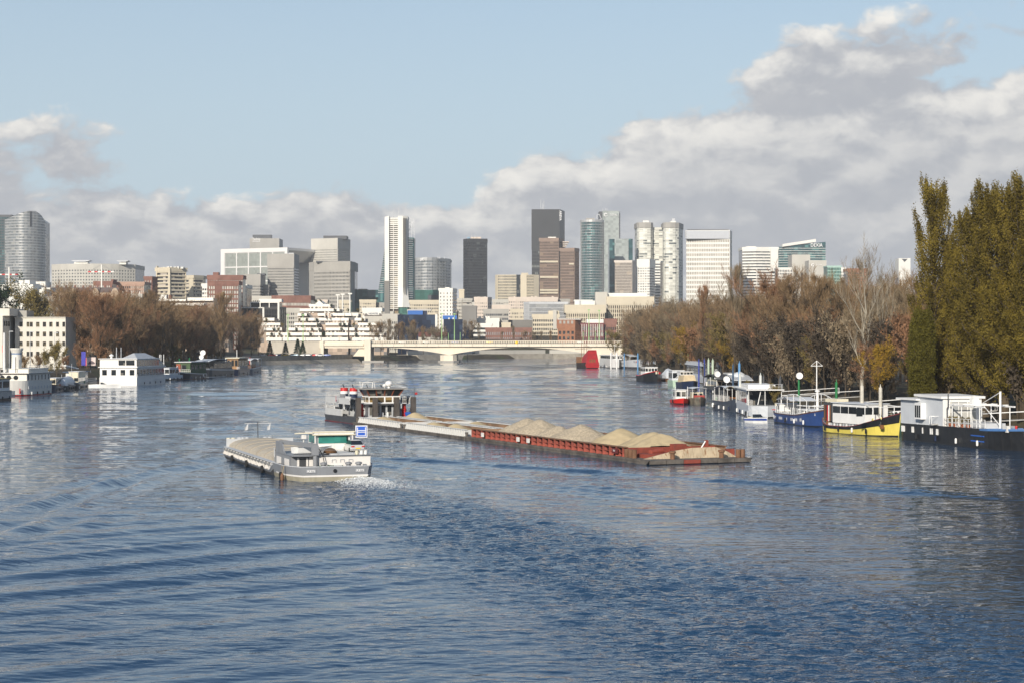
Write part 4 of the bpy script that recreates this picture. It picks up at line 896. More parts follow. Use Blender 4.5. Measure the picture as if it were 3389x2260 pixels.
def make_car(label, loc, rz, col, group=None, s=1.0, detail=False, name='car', cat='car'):
    e = empty(name, label, cat, loc, rz, group); e.scale = (s, s, s); m = carmat(col)
    sec = []
    for x, zb, zt, hw in ((-2.15, .42, .78, .70), (-2.05, .30, .95, .80), (-1.3, .22, 1.0, .86), (0, .22, .98, .88), (1.2, .22, .93, .86), (1.95, .30, .80, .78), (2.15, .42, .62, .62)):
        sec.append([(x, -hw, zb), (x, -hw * 1.02, (zb + zt) * .55), (x, -hw * .93, zt), (x, hw * .93, zt), (x, hw * 1.02, (zb + zt) * .55), (x, hw, zb)])
    MB().loft(sec, closed=True).build('body', m, e, smooth=False)
    cab = [[(-1.75, -.72, .95), (-1.75, .72, .95), (-1.7, .7, 1.0), (-1.7, -.7, 1.0)], [(-1.05, -.74, .95), (-1.05, .74, .95), (-1.0, .60, 1.40), (-1.0, -.60, 1.40)], [(.25, -.76, .95), (.25, .76, .95), (.2, .62, 1.43), (.2, -.62, 1.43)], [(1.15, -.74, .90), (1.15, .74, .90), (1.1, .70, .95), (1.1, -.70, .95)]]
    MB().loft(cab, closed=True).build('windows', CARG, e); MB().box(-1.0, .22, -.59, .59, 1.41, 1.46).build('roof', m, e)
    for sx in (-1.35, 1.35):
        for sy in (-.78, .78): MB().tube((sx, sy - .1, .32), (sx, sy + .1, .32), .32, n=10).build('wheel', TYRE, e)
    if detail:
        LMP = M('lamp_red', (.55, .02, .02), .3)
        for sy in (-.62, .62): MB().box(-2.20, -2.04, sy - .18, sy + .18, .72, .86).build('tail_light', LMP, e)
        MB().box(-2.24, -2.15, -.27, .27, .50, .62).build('number_plate', M('plate_yellow', (.75, .52, .02), .5), e)
        MB().box(-2.28, -2.0, -.78, .78, .30, .50).build('bumper', M('car_trim', (.35, .34, .33), .4), e)
        for sy in (-.95, .95): MB().box(.55, .75, sy - .09, sy + .09, .92, 1.06).build('door_mirror', m, e)
        for sy in (-.70, .70): MB().add([(-1.02, sy, .96), (-.92, sy, .96), (-.87, sy * .86, 1.41), (-.97, sy * .86, 1.41)], [(0, 1, 2, 3)]).build('window_pillar', m, e)
    return e
rc = random.Random(4); cols_ = [(.5, .5, .5), (.05, .05, .06), (.45, .03, .03), (.7, .7, .68), (.08, .12, .3), (.75, .5, .03), (.2, .21, .22), (.3, .42, .5)]
for k, px in enumerate((870, 885, 898, 915, 930, 943, 962, 975, 1003, 1020, 1033, 1058, 1080)):
    dd_ = 985; make_car('parked car on the quay road below the retaining wall', (xat(px, dd_), dd_ + rc.uniform(-2, 8), 4.05), rc.choice((0, math.pi)) + rc.uniform(-.2, .2), cols_[k % 8], 'cars on the quay road')
for px in (1120, 1150, 1190, 1330, 1410, 1505, 1620, 1920):
    make_car('car crossing the concrete bridge behind its parapet', (xat(px, D + 6), D + 6, 11.02), rc.choice((0, math.pi)), rc.choice(cols_), 'cars on the bridge')
# quay: road shelf, wall and sloping stone apron
STONE = M('quay_stone', (.30, .265, .21), .9, var=.2, scale=.25, streak=.25, bump=.3)
def along(pts, o0, o1, z0, z1, name, mat, zslope=None):
    mb = MB()
    for (a, b_) in zip(pts, pts[1:]):
        a = Vector(a); b_ = Vector(b_); n_ = Vector((-(b_ - a).y, (b_ - a).x)).normalized()
        lo = [tuple(a + n_ * o0) + (z0,), tuple(b_ + n_ * o0) + (z0,), tuple(b_ + n_ * o1) + (z0,), tuple(a + n_ * o1) + (z0,)]
        hi = [tuple(a + n_ * (zslope if zslope is not None else o0)) + (z1,), tuple(b_ + n_ * (zslope if zslope is not None else o0)) + (z1,), tuple(b_ + n_ * o1) + (z1,), tuple(a + n_ * o1) + (z1,)]
        mb.hexa(lo, hi)
    return mb.build(name, mat)
Q = [(-134, 880), wat(850, 1209), wat(940, 1206), wat(1040, 1203), wat(1140, 1200), wat(1210, 1198)]
structure(along(Q, 0, 9, -2, 1.9, 'quay_slope', STONE, 5)); structure(along(Q, 9, 60, -2, 4.0, 'quay_road', M('asphalt', (.05, .05, .05), .9)))
tag(along(Q, 8.2, 8.9, 1.5, 4.6, 'quay_wall', STONE), 'low stone quay wall below the parked cars', 'wall')
# far embankment seen below the arches
FB = [(-60, 1180), (-20, 1262), (30, 1305), (110, 1330), (300, 1370)]
structure(along(FB, -2, 30, -2, 3.4, 'far_quay', STONE, 2)); tag(along(FB, 9, 9.8, 3.4, 6.0, 'far_quay_wall', CONC_L), 'pale wall along the far embankment seen through the bridge arches', 'wall')
for k, (px, dd_) in enumerate(((1560, 1300), (1640, 1320), (1690, 1325), (1740, 1328), (1830, 1335), (1880, 1340))): make_car('vehicle on the far embankment seen through the bridge arch', (xat(px, dd_), dd_ + 8, 3.45), .3, cols_[(k * 3) % 8], 'cars on the far embankment', 1.2)
PO = M('post_wood', (.08, .07, .06), .8)
tag(MB().tube((0, 0, -2), (0, 0, 4.3), .25, n=7).build('mooring_pile', BLACK, None, (xat(1547, 1120), 1120, 0)), 'thin black pile standing in the water beside the bridge pier', 'pile')
# --- white stepped terraces above the bridge
D = 1180.0; TB = M('terrace_white', (.80, .76, .68), .6, var=.04, scale=.2, streak=.08); TBR = GLASS('terrace_recess', (.36, .27, .20), (.13, .12, .115), 3.0, 2.9, .35, .5)
e = empty('stepped_apartments', 'white stepped apartment terraces with planted balconies above the bridge end', 'building', (xat(1050, D), D + 20, 3))
LV = [((305, 345), [(1000, 1340)]), ((370, 412), [(865, 1465)]), ((440, 482), [(835, 975), (1135, 1240), (1330, 1540), (1545, 1745)]), ((510, 553), [(235, 490), (835, 1470), (1475, 1600), (1690, 1850)]), ((582, 620), [(280, 575), (785, 1165), (1250, 1590), (1735, 2035)]),
      ((655, 698), [(330, 600), (690, 1195), (1255, 1590), (1610, 1690), (1735, 2060)]), ((728, 772), [(365, 1195), (1250, 1590), (1610, 2130)]), ((800, 850), [(365, 1190), (1195, 1590), (1650, 2170)])]
rg = random.Random(9)
for li, ((c0, c1), rs) in enumerate(LV):
    dd_ = D - 3.2 * li + 12
    for (a, b_) in rs:
        p0, p1 = 800 + a / 4.523, 800 + b_ / 4.523; ya, yb = 940 + c0 / 4.523, 940 + c1 / 4.523
        MB().box(X_(e, p0, dd_), X_(e, p1, dd_), dd_ + 2 - e.location.y, dd_ + 22 - e.location.y, 0, Z_(e, ya + 2, dd_)).build('storey', TBR, e)
        n_ = max(1, round((p1 - p0) / 26)); w_ = (p1 - p0) / n_
        for k in range(n_):
            jj = rg.choice((0, 0, .6, 1.2)); q0, q1 = p0 + k * w_, p0 + (k + 1) * w_ - .35
            MB().box(X_(e, q0, dd_), X_(e, q1, dd_), dd_ + jj - e.location.y, dd_ + 2.4 - e.location.y, Z_(e, yb, dd_), Z_(e, ya, dd_)).build('balcony_band', TB, e)
            for q0 in ((q0, q0 + 11) if rg.random() < .8 else ()):
                MB().box(X_(e, q0 + 4, dd_), X_(e, q0 + 4 + rg.uniform(3, 7), dd_), dd_ + 1.4 - e.location.y, dd_ + 3 - e.location.y, Z_(e, yb + 6.5, dd_), Z_(e, yb, dd_)).build('wall_panel', rg.choice((TB, TBR, PINK)), e)
            if rg.random() < .45:
                s_ = put(PROTO['shrub%d' % rg.randrange(2)][1], 'planter_shrub', e, (X_(e, rg.uniform(q0, q1), dd_), dd_ + 2.5 - e.location.y, Z_(e, ya + 1, dd_)), rg.uniform(0, 6), (.45,) * 3); s_['kind'] = 'stuff'
                s_.material_slots[0].link = 'OBJECT'; s_.material_slots[0].material = rg.choice((CONIF, TW_OLIVE))
gx0, gx1 = X_(e, 1042, D + 12), X_(e, 1070, D + 12); gzz = Z_(e, 1008, D + 12)
MB().prismy([(gx0, gzz), (gx1, gzz), ((gx0 + gx1) / 2, gzz + 2.6)], 13 - 20, 20).build('gable', TB, e)
pbox(e, 1074, 1077, 1028, 1050, D, TB, 'white_pillar', -1, 2); pbox(e, 1085, 1088, 1028, 1050, D, TB, 'white_pillar', -1, 2)
# --- dark glass block in white frames
e, h, ln = B('glass_office', 'dark glass block in a white frame beside the stepped terraces', [(800, 0), (925, 0), (946, 14)], 1019, 1230, BLK, G_BLACK, 3.4, (14, 3), .08, .08, .2, 1, depth=None)
pbox(e, 829, 925, 1003, 1019, 1230, G_BLACK, 'upper_glazing', 1, 14); pbox(e, 855, 930, 990, 1000, 1230, STONEW, 'roof_block', 3, 10)
for (a, b_, c, d_) in ((828, 925, 1000, 1003.5), (828, 831, 1003.5, 1019), (860, 863, 1003.5, 1019), (890, 893, 1003.5, 1019), (919, 925, 1003.5, 1062), (869, 875, 1020, 1052), (790, 875, 1018, 1021)): pbox(e, a, b_, c, d_, 1230, STONEW, 'white_frame', -.8, 1.2)
B('office_block', 'red brick office with white window bands behind the dark glass block', [(900, 3), (952, 0), (1028, 4)], 981, 1450, BRICK, G_LGT, 4.6, (12, 16), .5, .22, .3, 3, depth=30)
B('apartment_block', 'cream low block with roof terraces behind the dark glass block', [(822, 0), (915, 0)], 983, 1480, CONC_L, G_HOME, 3, (14,), .5, .4, .4, 1.5)
B('apartment_block', 'grey balcony block between the dark glass block and the terraces', [(944, 0), (992, 0)], 1023, 1290, CONC_L, G_HOME, 3, (8,), .45, .4, .5, 1.5)
e, h, ln = B('hotel', 'pale hotel with a white roof sign, beside the dark slab', [(1208, 0), (1268, 0)], 1045, 1290, CONC_L, G_HOME, 3.2, (9,), .5, .5, .3, 3); pbox(e, 1206, 1270, 1042, 1046, 1290, SLATE, 'roof_edge', -.8, 12)
sb = pbox(e, 1218, 1255, 1033.5, 1044, 1290, STONEW, 'sign_board', -1.2, .6); sign(e, 'NOVOTEL', 1221, 1252, 1036, 1042, 1290, -1.4, M('sign_blue_grey', (.20, .22, .28), .6))
B('office_block', 'pale stone-grey low block with square windows next to the hotel', [(1266, 0), (1320, 0)], 1042, 1280, CONC_L, G_DARK, 3.6, (9,), .5, .5, .3, 3)
B('office_block', 'light clutter of white roof storeys behind the hotel sign', [(1200, 0), (1262, 0)], 1022, 1340, STONEW, G_HOME, 3.2, (8,), .5, .4, .5, 2)
NB = M('panel_blue', (.015, .12, .42), .45, var=.05)
e, h, ln = B('glass_office', 'long navy glass office with a bright blue roof box', [(1316, 0), (1440, 0)], 1042, 1250, G_BLUE, G_BLUE, 3.2, (30,), .06, .08, .2, 0); pbox(e, 1349, 1399, 1028.5, 1042, 1250, NB, 'blue_roof_box', 1, 10); pbox(e, 1399, 1412, 1029, 1042, 1250, NAVY, 'roof_box_end', 3, 8); pbox(e, 1440.2, 1448, 1041, 1082, 1250, STONEW, 'white_fin', -.5, 5); pbox(e, 1360, 1425, 1023, 1028.4, 1250, CONC_L, 'roof_plant', 12, 6)
e, h, ln = B('glass_office', 'navy glass office with a smaller blue roof box', [(1468, 0), (1531, 0)], 1057, 1240, G_BLUE, G_BLUE, 3.2, (16,), .06, .08, .2, 0); pbox(e, 1465, 1512, 1045, 1057, 1240, NB, 'blue_roof_box', 1, 8)
for px in (1484, 1498): pbox(e, px, px + 4, 1052, 1057.5, 1240, STONEW, 'roof_unit', -.6, 2)
B('glass_office', 'squat dark blue glass pavilion beside bare trees', [(1521, 0), (1552, 0)], 1082, 1390, G_BLUE, G_BLUE, 3.2, (8,), .06, .1, .2, 0)
B('apartment_block', 'beige balcony block below the green podium', [(1356, 0), (1452, 0)], 996, 1660, BEIGE, G_HOME, 3.0, (16,), .5, .4, .6, 2)
B('apartment_block', 'cream corner block with stacked balconies beside the white slab', [(1511, 4), (1530, 0), (1560, 3)], 990, 1600, CONC_L, G_HOME, 3.0, (4, 0), .5, .4, .9, 1.5, depth=20, styles=['grid', 'bands'])
B('office_block', 'beige windowless block behind the white slab', [(1519, 0), (1536, 0)], 960, 1700, BEIGE, BEIGE, 4, (0,), 0, 0, .2, 1, styles=['blank'])
B('house', 'grey-brown windowless gable block below the black tower', [(1530, 0), (1577, 0)], 1015, 1420, CONC_D, CONC_D, 4, (0,), 0, 0, .2, 1, styles=['blank'])
e, h, ln = B('apartment_block', 'pinkish slab block with paired windows below the black tower', [(1570, 0), (1613, 0), (1626, 10)], 986, 1560, PINK, G_HOME, 2.9, (7, 2), .6, .6, .3, 2.5, styles=['grid', 'grid'])
for px in (1580, 1600): roofbox(e, h, px, px + 8, 983, None, 1560, STONEW)
B('apartment_block', 'low pinkish block linking two slabs', [(1622, 0), (1690, 0)], 1012, 1600, PINK, G_HOME, 2.9, (10,), .6, .6, .3, 2)
B('office_block', 'grey low workshop with a long window band', [(1600, 0), (1682, 0)], 1026, 1450, CONC, G_GREY, 3.4, (12,), .5, .15, .3, 1.5)
e, h, ln = B('apartment_block', 'long pinkish apartment slab before the brown towers', [(1684, 4), (1708, 0), (1846, 2)], 986, 1720, PINK, G_HOME, 2.9, (4, 24), .55, .5, .3, 2, depth=16)
for px in (1700, 1758, 1770, 1826): roofbox(e, h, px, px + 6, 981, None, 1720, PINK, 3, 5)
B('office_block', 'grey continuation of the long pinkish slab', [(1847, 0), (1886, 0)], 992, 1730, CONC, G_HOME, 3, (8,), .5, .5, .3, 2)  # plain grey concrete facade joined to the pinkish one
e, h, ln = B('office_block', 'grey office with close white mullions before the brown towers', [(1735, 8), (1752, 0), (1878, 2)], 1002, 1500, LGREY, G_GREY, 3.2, (6, 40), .12, .42, .5, 1, depth=16)
# beige finned offices
for (p0, p1, yt, dd_, nn, lab) in ((1873, 2001, 1012, 1480, 18, 'beige office with tall vertical fins below the round teal tower'), (2012, 2160, 985, 1500, 21, 'taller beige finned office half hidden by the wood')):
    e, h, ln = B('office_block', lab, [(p0, 0), (p1, 0)], yt, dd_, BEIGE, G_WARM, 3.4, (nn,), .22, .45, 1.0, 6)
    if p0 == 1873: pbox(e, 1903, 1970, 996, 1012.5, dd_, STONEW, 'roof_block', 6, 12); pbox(e, 1916, 1922, 995, 1012, dd_, LGREY, 'flue', 5, 2)
    else: pbox(e, 1971, 2011, 967, 1070, dd_, CONC_L, 'stair_tower', 3, 14); pbox(e, 2011.5, 2142, 970, 986, dd_, STONEW, 'roof_block', 8, 14)
e, h, ln = B('office_block', 'cream low block with dark square windows above the brick offices', [(1763, 0), (1850, 0)], 1043, 1440, BEIGE, G_DARK, 3.4, (14,), .45, .35, .5, 2); pbox(e, 1815, 1851, 1029, 1043, 1440, BEIGE, 'roof_block', 2, 8); pbox(e, 1830, 1842, 1027, 1090, 1440, CONC_L, 'stair_shaft', -1.2, 4)
e, h, ln = B('brick_office', 'orange brick office with white-edged windows at the bridge end', [(1846, 0), (1902, 0), (1921, 9)], 1058, 1390, BRICK_O, G_DARK, 4.2, (4, 5), .42, .45, .4, 7, styles=['grid', 'grid'])
pbox(e, 1845, 1922, 1056, 1058.5, 1390, STONEW, 'roof_edge', -1, 10)
for k in range(4): pbox(e, 1851 + k * 13, 1858 + k * 13, 1062, 1072, 1390, CONC, 'grey_panel', -.6, .8)
e, h, ln = B('brick_office', 'maroon office with thin white fins at the bridge end', [(1923, 0), (1998, 0)], 1072, 1392, M('panel_maroon', (.17, .05, .05), .7, var=.1), G_GREY, 4.2, (14,), .3, .4, .4, 1); pbox(e, 1942, 1998, 1057, 1072, 1392, STONEW, 'roof_block', 2, 10)
for k in range(10): pbox(e, 1925 + k * 7.4, 1926.6 + k * 7.4, 1074, 1115, 1392, STONEW, 'fin', -.7, .9)
B('brick_office', 'brown brick office with a dark corner beside the wood', [(1998.5, 0), (2040, 0)], 1058, 1396, BRICK, G_DARK, 4.2, (6,), .45, .4, .4, 4)
e, h, ln = B('brick_office', 'long low red brick office with white-framed windows behind bare trees', [(1607, 0), (1760, 0)], 1087, 1395, BRICK, G_DARK, 4.0, (22,), .45, .5, .35, 1.2)
for k in range(21): pbox(e, 1609.5 + k * 6.95, 1611 + k * 6.95, 1091, 1122, 1395, LGREY, 'window_frame', -.3, .4)
B('office_block', 'white block with long dark window bands beside the red brick office', [(1566, 0), (1626, 0)], 1073, 1400, STONEW, G_DARK, 3.4, (0,), .5, .1, .8, 1, styles=['bands'])
e, h, ln = B('office_block', 'white rooftop storeys with small dark openings above the brick office', [(1531, 0), (1652, 0)], 1056, 1440, STONEW, G_HOME, 6.5, (7,), .72, .75, .3, 2)
for px in (1583, 1604, 1612): roofbox(e, h, px, px + 9, 1048, None, 1440, STONEW)
B('office_block', 'dark grey roofs with a long white eave behind the brick office', [(1648, 0), (1770, 0)], 1062, 1460, CONC_D, CONC_D, 5, (0,), .5, .1, .4, 2, styles=['bands']); B('office_block', 'sandy low block among dark grey roofs', [(1660, 0), (1690, 0)], 1070, 1430, BEIGE, BEIGE, 4, (0,), 0, 0, .2, 1, styles=['blank'])
D = 1235.0; e = empty('house', 'red-roofed house with pale gables behind the bridge parapet', 'house', (xat(1430, D), D, 3)); x0, x1 = X_(e, 1384, D), X_(e, 1480, D)
MB().box(x0, x1, 0, 10, 0, Z_(e, 1115, D)).build('wall', CONC_L, e); zt_ = Z_(e, 1099, D); zb_ = Z_(e, 1115, D)
MB().prismx([(-.6, zb_), (10.6, zb_), (5, zt_)], x0, x1).build('roof', M('roof_redbrown', (.16, .06, .045), .85, var=.2), e)
for px in (1432, 1402): xg = X_(e, px, D); MB().prismy([(xg - 1.8, zb_ - 1), (xg + 1.8, zb_ - 1), (xg, zt_ - .3)], -.9, 3).build('gable', CONC_L, e)
# --- slopes above the houseboats
e, h, ln = B('apartment_block', 'cream flat-roofed apartment block on the slope below the silver tower', [(-40, 0), (108, 0)], 946, 900, STONEW, G_HOME, 3.3, (16,), .62, .62, .25, 2.2); roofbox(e, h, 63, 98, 928, None, 900, STONEW); roofbox(e, h, 25, 62, 938, None, 900, CONC_L)
e, h, ln = B('apartment_block', 'cream stepped wing joined to the flat-roofed block', [(109, 0), (146, 0), (170, 6)], 962, 905, STONEW, G_HOME, 3.3, (5, 4), .6, .6, .25, 1.5); roofbox(e, h, 136, 168, 953, None, 905, STONEW, 6); roofbox(e, h, 110, 150, 933, None, 905, STONEW, 14)
B('apartment_block', 'pale lower wing with tall windows above the bare trees', [(150, 0), (198, 0)], 985, 880, CONC_L, G_HOME, 3.2, (9,), .5, .45, .3, 1.5)
for (p0, p1, lab) in ((168, 256, 'old tan mansion block with a rounded gable next to the cream wing'), (258, 329, 'old tan mansion block in the middle of the terrace'), (331, 394, 'old tan mansion block at the dark end of the terrace')):
    dd_ = 1010; e, h, ln = B('mansion_block', lab, [(p0, 0), (p1, 0)], 972, dd_, M('stone_tan', (.46, .36, .26), .8, var=.1, scale=.3), G_HOME, 3.2, (int((p1 - p0) / 6),), .45, .55, .3, .8)
    xa, xb = X_(e, p0, dd_), X_(e, p1, dd_); MB().prismx([(-.8, h + .6), (12, h + .6), (9, h + 3.4), (2.5, h + 3.4)], xa, xb).build('mansard_roof', SLATE, e)
    xg = X_(e, p1 - 12, dd_); MB().prismy([(xg - 1.9, 0), (xg + 1.9, 0), (xg + 1.9, h + .8), (xg + 1.2, h + 2.4), (xg, h + 3), (xg - 1.2, h + 2.4), (xg - 1.9, h + .8)], -1.4, 1).build('rounded_gable', M('stone_tan'  , (.46, .36, .26)), e)
    for k in range(3): MB().box(xa + (k + .5) * (xb - xa) / 3 - .5, xa + (k + .5) * (xb - xa) / 3 + .5, 4, 5, h + 2.5, h + 4.6).build('chimney', BRICK, e)
e, h, ln = B('apartment_block', 'red brick and white apartment block behind the mansion roofs', [(310, 0), (372, 0)], 934, 1330, BRICK, G_LGT, 3.0, (9,), .4, .45, .3, 1.5); roofbox(e, h, 368, 375, 925, None, 1330, BRICK)
B('apartment_block', 'long beige and red apartment row behind the mansion roofs', [(374, 0), (477, 0)], 936, 1350, M('facade_rose', (.42, .27, .20), .8, var=.1), G_HOME, 3.0, (16,), .4, .35, .4, 1.5)
B('apartment_block', 'narrow red brick tower block with a white window strip', [(477, 0), (503, 0), (520, 10)], 918, 1400, BRICK, G_LGT, 3.0, (3, 4), .3, .7, .3, 1.5)
e, h, ln = B('apartment_tower', 'beige balcony tower with a pale corner shaft on the slope', [(519, 8), (560, 0), (614, 12)], 888, 1450, BEIGE, G_HOME, 2.9, (1, 1), .42, .06, .9, 2.5); MB().box(X_(e, 557, 1450), X_(e, 564, 1450), -1.6, 3, 0, h).build('corner_shaft', BEIGE, e); MB().box(X_(e, 519, 1458), X_(e, 521.5, 1458), 6, 12, 0, h + 2).build('end_wall', BEIGE, e)
for px in (540, 552, 563, 575, 586, 598): roofbox(e, h, px, px + rc.uniform(5, 9), 882 + rc.uniform(0, 3), None, 1450, STONEW, 5, 6)
e, h, ln = B('apartment_tower', 'smaller beige balcony tower with a blank corner', [(614.5, 6), (628, 3), (641, 0), (670, 10)], 914, 1500, BEIGE, G_HOME, 2.9, (0, 0, 0), .42, .06, .9, 2, depth=16, styles=['bands', 'blank', 'bands'])
B('apartment_block', 'white balcony block beside the red brick cluster', [(669, 0), (692, 0)], 942, 1300, STONEW, G_HOME, 2.9, (3,), .5, .3, .5, 1.5)
e, h, ln = B('apartment_block', 'tall red brick block with white window panels and a chimney stack', [(687, 2), (722, 0), (803, 2)], 914, 1230, BRICK, G_LGT, 3.0, (4, 12), .32, .3, .4, 2, depth=14); roofbox(e, h, 705, 723, 902, None, 1230, BRICK, 2, 6)
for k in range(9): roofbox(e, h, 697 + k * 11, 703 + k * 11, 911.5, None, 1230, CREAM, 4, 3)
e, h, ln = B('apartment_block', 'lower red brick and white block of the same cluster', [(690, 1), (712, 0), (734, 1), (789, 2)], 933, 1200, BRICK, G_LGT, 3.0, (3, 3, 7), .3, .34, .4, 2, depth=14, styles=['grid', 'blank', 'grid'])
B('apartment_block', 'narrow white and maroon stair block beside the brick cluster', [(789, 0), (816, 0)], 945, 1260, STONEW, G_HOME, 3, (5,), .3, .45, .4, 2)
D = 1060.0; e = empty('terraced_block', 'white and brown terraced block above the bare trees', 'building', (xat(600, D), D, 6))
for (a, b_, c, d_, dy) in ((510, 609, 990, 997, 6), (614, 700, 985, 996, 6), (510, 672, 1004, 1012, 2), (505, 660, 1020, 1028, -2), (560, 760, 1034, 1042, -5)):
    MB().box(X_(e, a + 1, D), X_(e, b_ - 1, D), dy + 2, dy + 20, 0, Z_(e, c + 2, D)).build('storey', TBR, e); pbox(e, a, b_, c, d_, D, TB, 'balcony_band', dy, 2.2)
for px in (520, 548): pbox(e, px, px + 20 if px == 520 else px + 6, 975, 990, D, STONEW if px == 520 else BRICK, 'roof_cabin', 10, 6)
e, h, ln = B('office_block', 'black glazed box with white edges above the bare trees', [(382, 0), (466, 0)], 990, 800, BLK, BLK, 4, (0,), 0, 0, .2, .5, styles=['blank'], depth=12); pbox(e, 378.5, 382, 989, 1016, 800, STONEW, 'white_edge', -.6, 3)
for px in (407, 436, 462): pbox(e, px, px + 2.5, 965, 1035, 800, STONEW, 'white_column', -1.0, .5)
pbox(e, 395, 465, 972, 989, 800, CONC_L, 'glass_storey', 4, 6)
# --- pale office on the houseboat bank: every window a part
D = 590.0; OFW = M('office_stone', (.68, .64, .56), .8, var=.05, scale=.15, streak=.22, dirt=(.38, .34, .27)); OWIN = GLASS('office_window', (.03, .028, .026), (.12, .10, .06), 1.2, 1.7, .25, .1)
gz0 = float(gz(xat(100, D), D)); e = empty('office_building', 'pale stone four-storey office with square dark windows behind the white steamer', 'building', (xat(100, D), D, gz0 - 2))
def wall_with_windows(e, p0, p1, yt, yb, d, dy, wins, dep):
    """wall built round real openings; the panes sit back in the reveals"""
    xs = sorted({p0, p1, *[a for w_ in wins for a in w_[:2]]}); yy = sorted({yt, yb, *[a for w_ in wins for a in w_[2:]]})
    mb = MB()
    for i in range(len(xs) - 1):
        for j in range(len(yy) - 1):
            cx, cy = (xs[i] + xs[i + 1]) / 2, (yy[j] + yy[j + 1]) / 2
            if not any(a < cx < b_ and c < cy < f_ for a, b_, c, f_ in wins): mb.box(X_(e, xs[i], d), X_(e, xs[i + 1], d), dy, dy + .45, Z_(e, yy[j + 1], d), Z_(e, yy[j], d))
    mb.build('wall', OFW, e)
    MB().box(X_(e, p0, d), X_(e, p1, d), dy + .5, dy + dep, 0, Z_(e, yt, d) - .05).build('core', OFW, e)
    for (a, b_, c, f_) in wins:
        wo = MB().box(X_(e, a, d), X_(e, b_, d), dy + .25, dy + .32, Z_(e, f_, d), Z_(e, c, d)).build('window', OWIN, e)
        MB().box(X_(e, a, d) - .08, X_(e, b_, d) + .08, dy - .12, dy + .02, Z_(e, f_, d) - .16, Z_(e, f_, d) - .02).build('sill', OFW, wo)
rowsY = [(1066, 1082), (1098, 1114), (1130, 1145), (1163, 1179)]
wins = [(x_, x_ + w_, a, b_) for a, b_ in rowsY for x_, w_ in ((64, 11), (88, 9), (98.5, 10), (119.5, 11), (141.5, 11), (163, 11), (185.5, 10), (206.5, 9))]
wall_with_windows(e, 49.5, 217, 1051, 1215, D, 0, wins, 14)
MB().box(X_(e, 47, D), X_(e, 217.5, D), -.35, 14.2, Z_(e, 1052.5, D), Z_(e, 1050, D)).build('cornice', OFW, e)
wins = [(x_, x_ + 9, a, b_) for a, b_ in ((1068, 1079), (1098, 1113), (1131, 1146), (1166, 1180)) for x_ in (-22, 0)]
wall_with_windows(e, -40, 34.5, 1047, 1215, D, -9, wins, 20)
MB().box(X_(e, -40, D), X_(e, 51, D), -7, 10, Z_(e, 1047, D), Z_(e, 1023, D)).build('roof_block', OFW, e); MB().box(X_(e, 51, D) + .02, X_(e, 80, D), 3, 12, Z_(e, 1050, D), Z_(e, 1028, D)).build('roof_block', CONC, e)
for k in range(3): MB().box(X_(e, 34.5, D) + .01, X_(e, 34.5, D) + .12, -7.5 + k * 2.4, -6.2 + k * 2.4, Z_(e, 1080, D), Z_(e, 1064, D)).build('side_window', OWIN, e)
# hoarding and banner by the moorings
D = 545.0; e = empty('billboard', 'framed billboard with a car poster on a post behind the houseboats', 'billboard', (xat(300, D), D, 2.5))
pbox(e, 281, 318, 1180, 1211, D, BLACK, 'frame', 0, .4); pbox(e, 287, 316.5, 1181.5, 1209, D, M('poster_print', (.62, .50, .46), .6, var=.2, scale=.6), 'poster', -.06, .05); pbox(e, 282, 286.5, 1183, 1209, D, RED, 'red_strip', -.06, .05)
ps = MB(); ps.prismy([(X_(e, a, D), Z_(e, b_, D)) for a, b_ in ((291, 1203), (296, 1196), (303, 1193), (310, 1196), (315, 1201), (312, 1204), (293, 1205))], -.1, -.07); ps.build('printed_car', M('poster_dark', (.10, .07, .08), .6), e); pbox(e, 298, 301, 1211, 1232, D, DGREY, 'post', .1, .2)
tag(MB().box(xat(277, D), xat(291, D), D - 3, D - 2.9, zat(1208, D), zat(1163, D)).build('banner', M('banner_blue', (.05, .05, .35), .7), None), 'tall blue banner next to the billboard', 'banner')
for k, (px, yt, dd_) in enumerate(((31, 1097, 520), (100, 1098, 540), (180, 1102, 560))):
    lp = MB().tube((0, 0, 0), (0, 0, zat(yt, dd_) - 3), .12, .07, n=6); lp.box(-.1, 1.1, -.15, .15, zat(yt, dd_) - 3.1, zat(yt, dd_) - 2.9)
    tag(lp.build('street_lamp', LGREY, None, (xat(px, dd_), dd_, 3)), 'thin grey street lamp before the pale stone office', 'street lamp', 'street lamps before the office')
# --- low roofs filling the slopes between the blocks
rf = random.Random(14); FW = (CONC_L, STONEW, BEIGE, PINK, CONC, CONC_L)
for k in range(46):
    px = 480 + (k % 23) * 71 + rf.uniform(-20, 20); dd_ = (1830, 1540)[k // 23] + rf.uniform(-60, 60); wd = rf.uniform(26, 60); yt = (1000, 1032)[k // 23] + rf.uniform(-7, 9)
    if 1250 < px < 1360 and k < 23: continue
    B('low_building', 'low flat-roofed pale building among the feet of the towers', [(px, 0), (px + wd, 0)], yt, dd_, rf.choice(FW), G_HOME, 3.1, (int(wd / 5),), .5, .45, .3, 1.2, depth=14, group='low buildings among the feet of the towers')
for k in range(5):
    dd_ = 1480; px = 1113 + k * 21; 
for px, yt in ((1118, 979), (1134, 977), (1158, 975)):
    dd_ = 1420; mp = MB().tube((0, 0, 0), (0, 0, zat(yt, dd_) - 6), .8, .5, n=7).box(-1.6, 1.6, -.5, .5, zat(yt, dd_) - 6, zat(yt, dd_) - 5); tag(mp.build('floodlight_mast', STONEW, None, (xat(px, dd_), dd_, 6)), 'white floodlight mast in front of the broad beige-grey tower', 'mast', 'white floodlight masts')
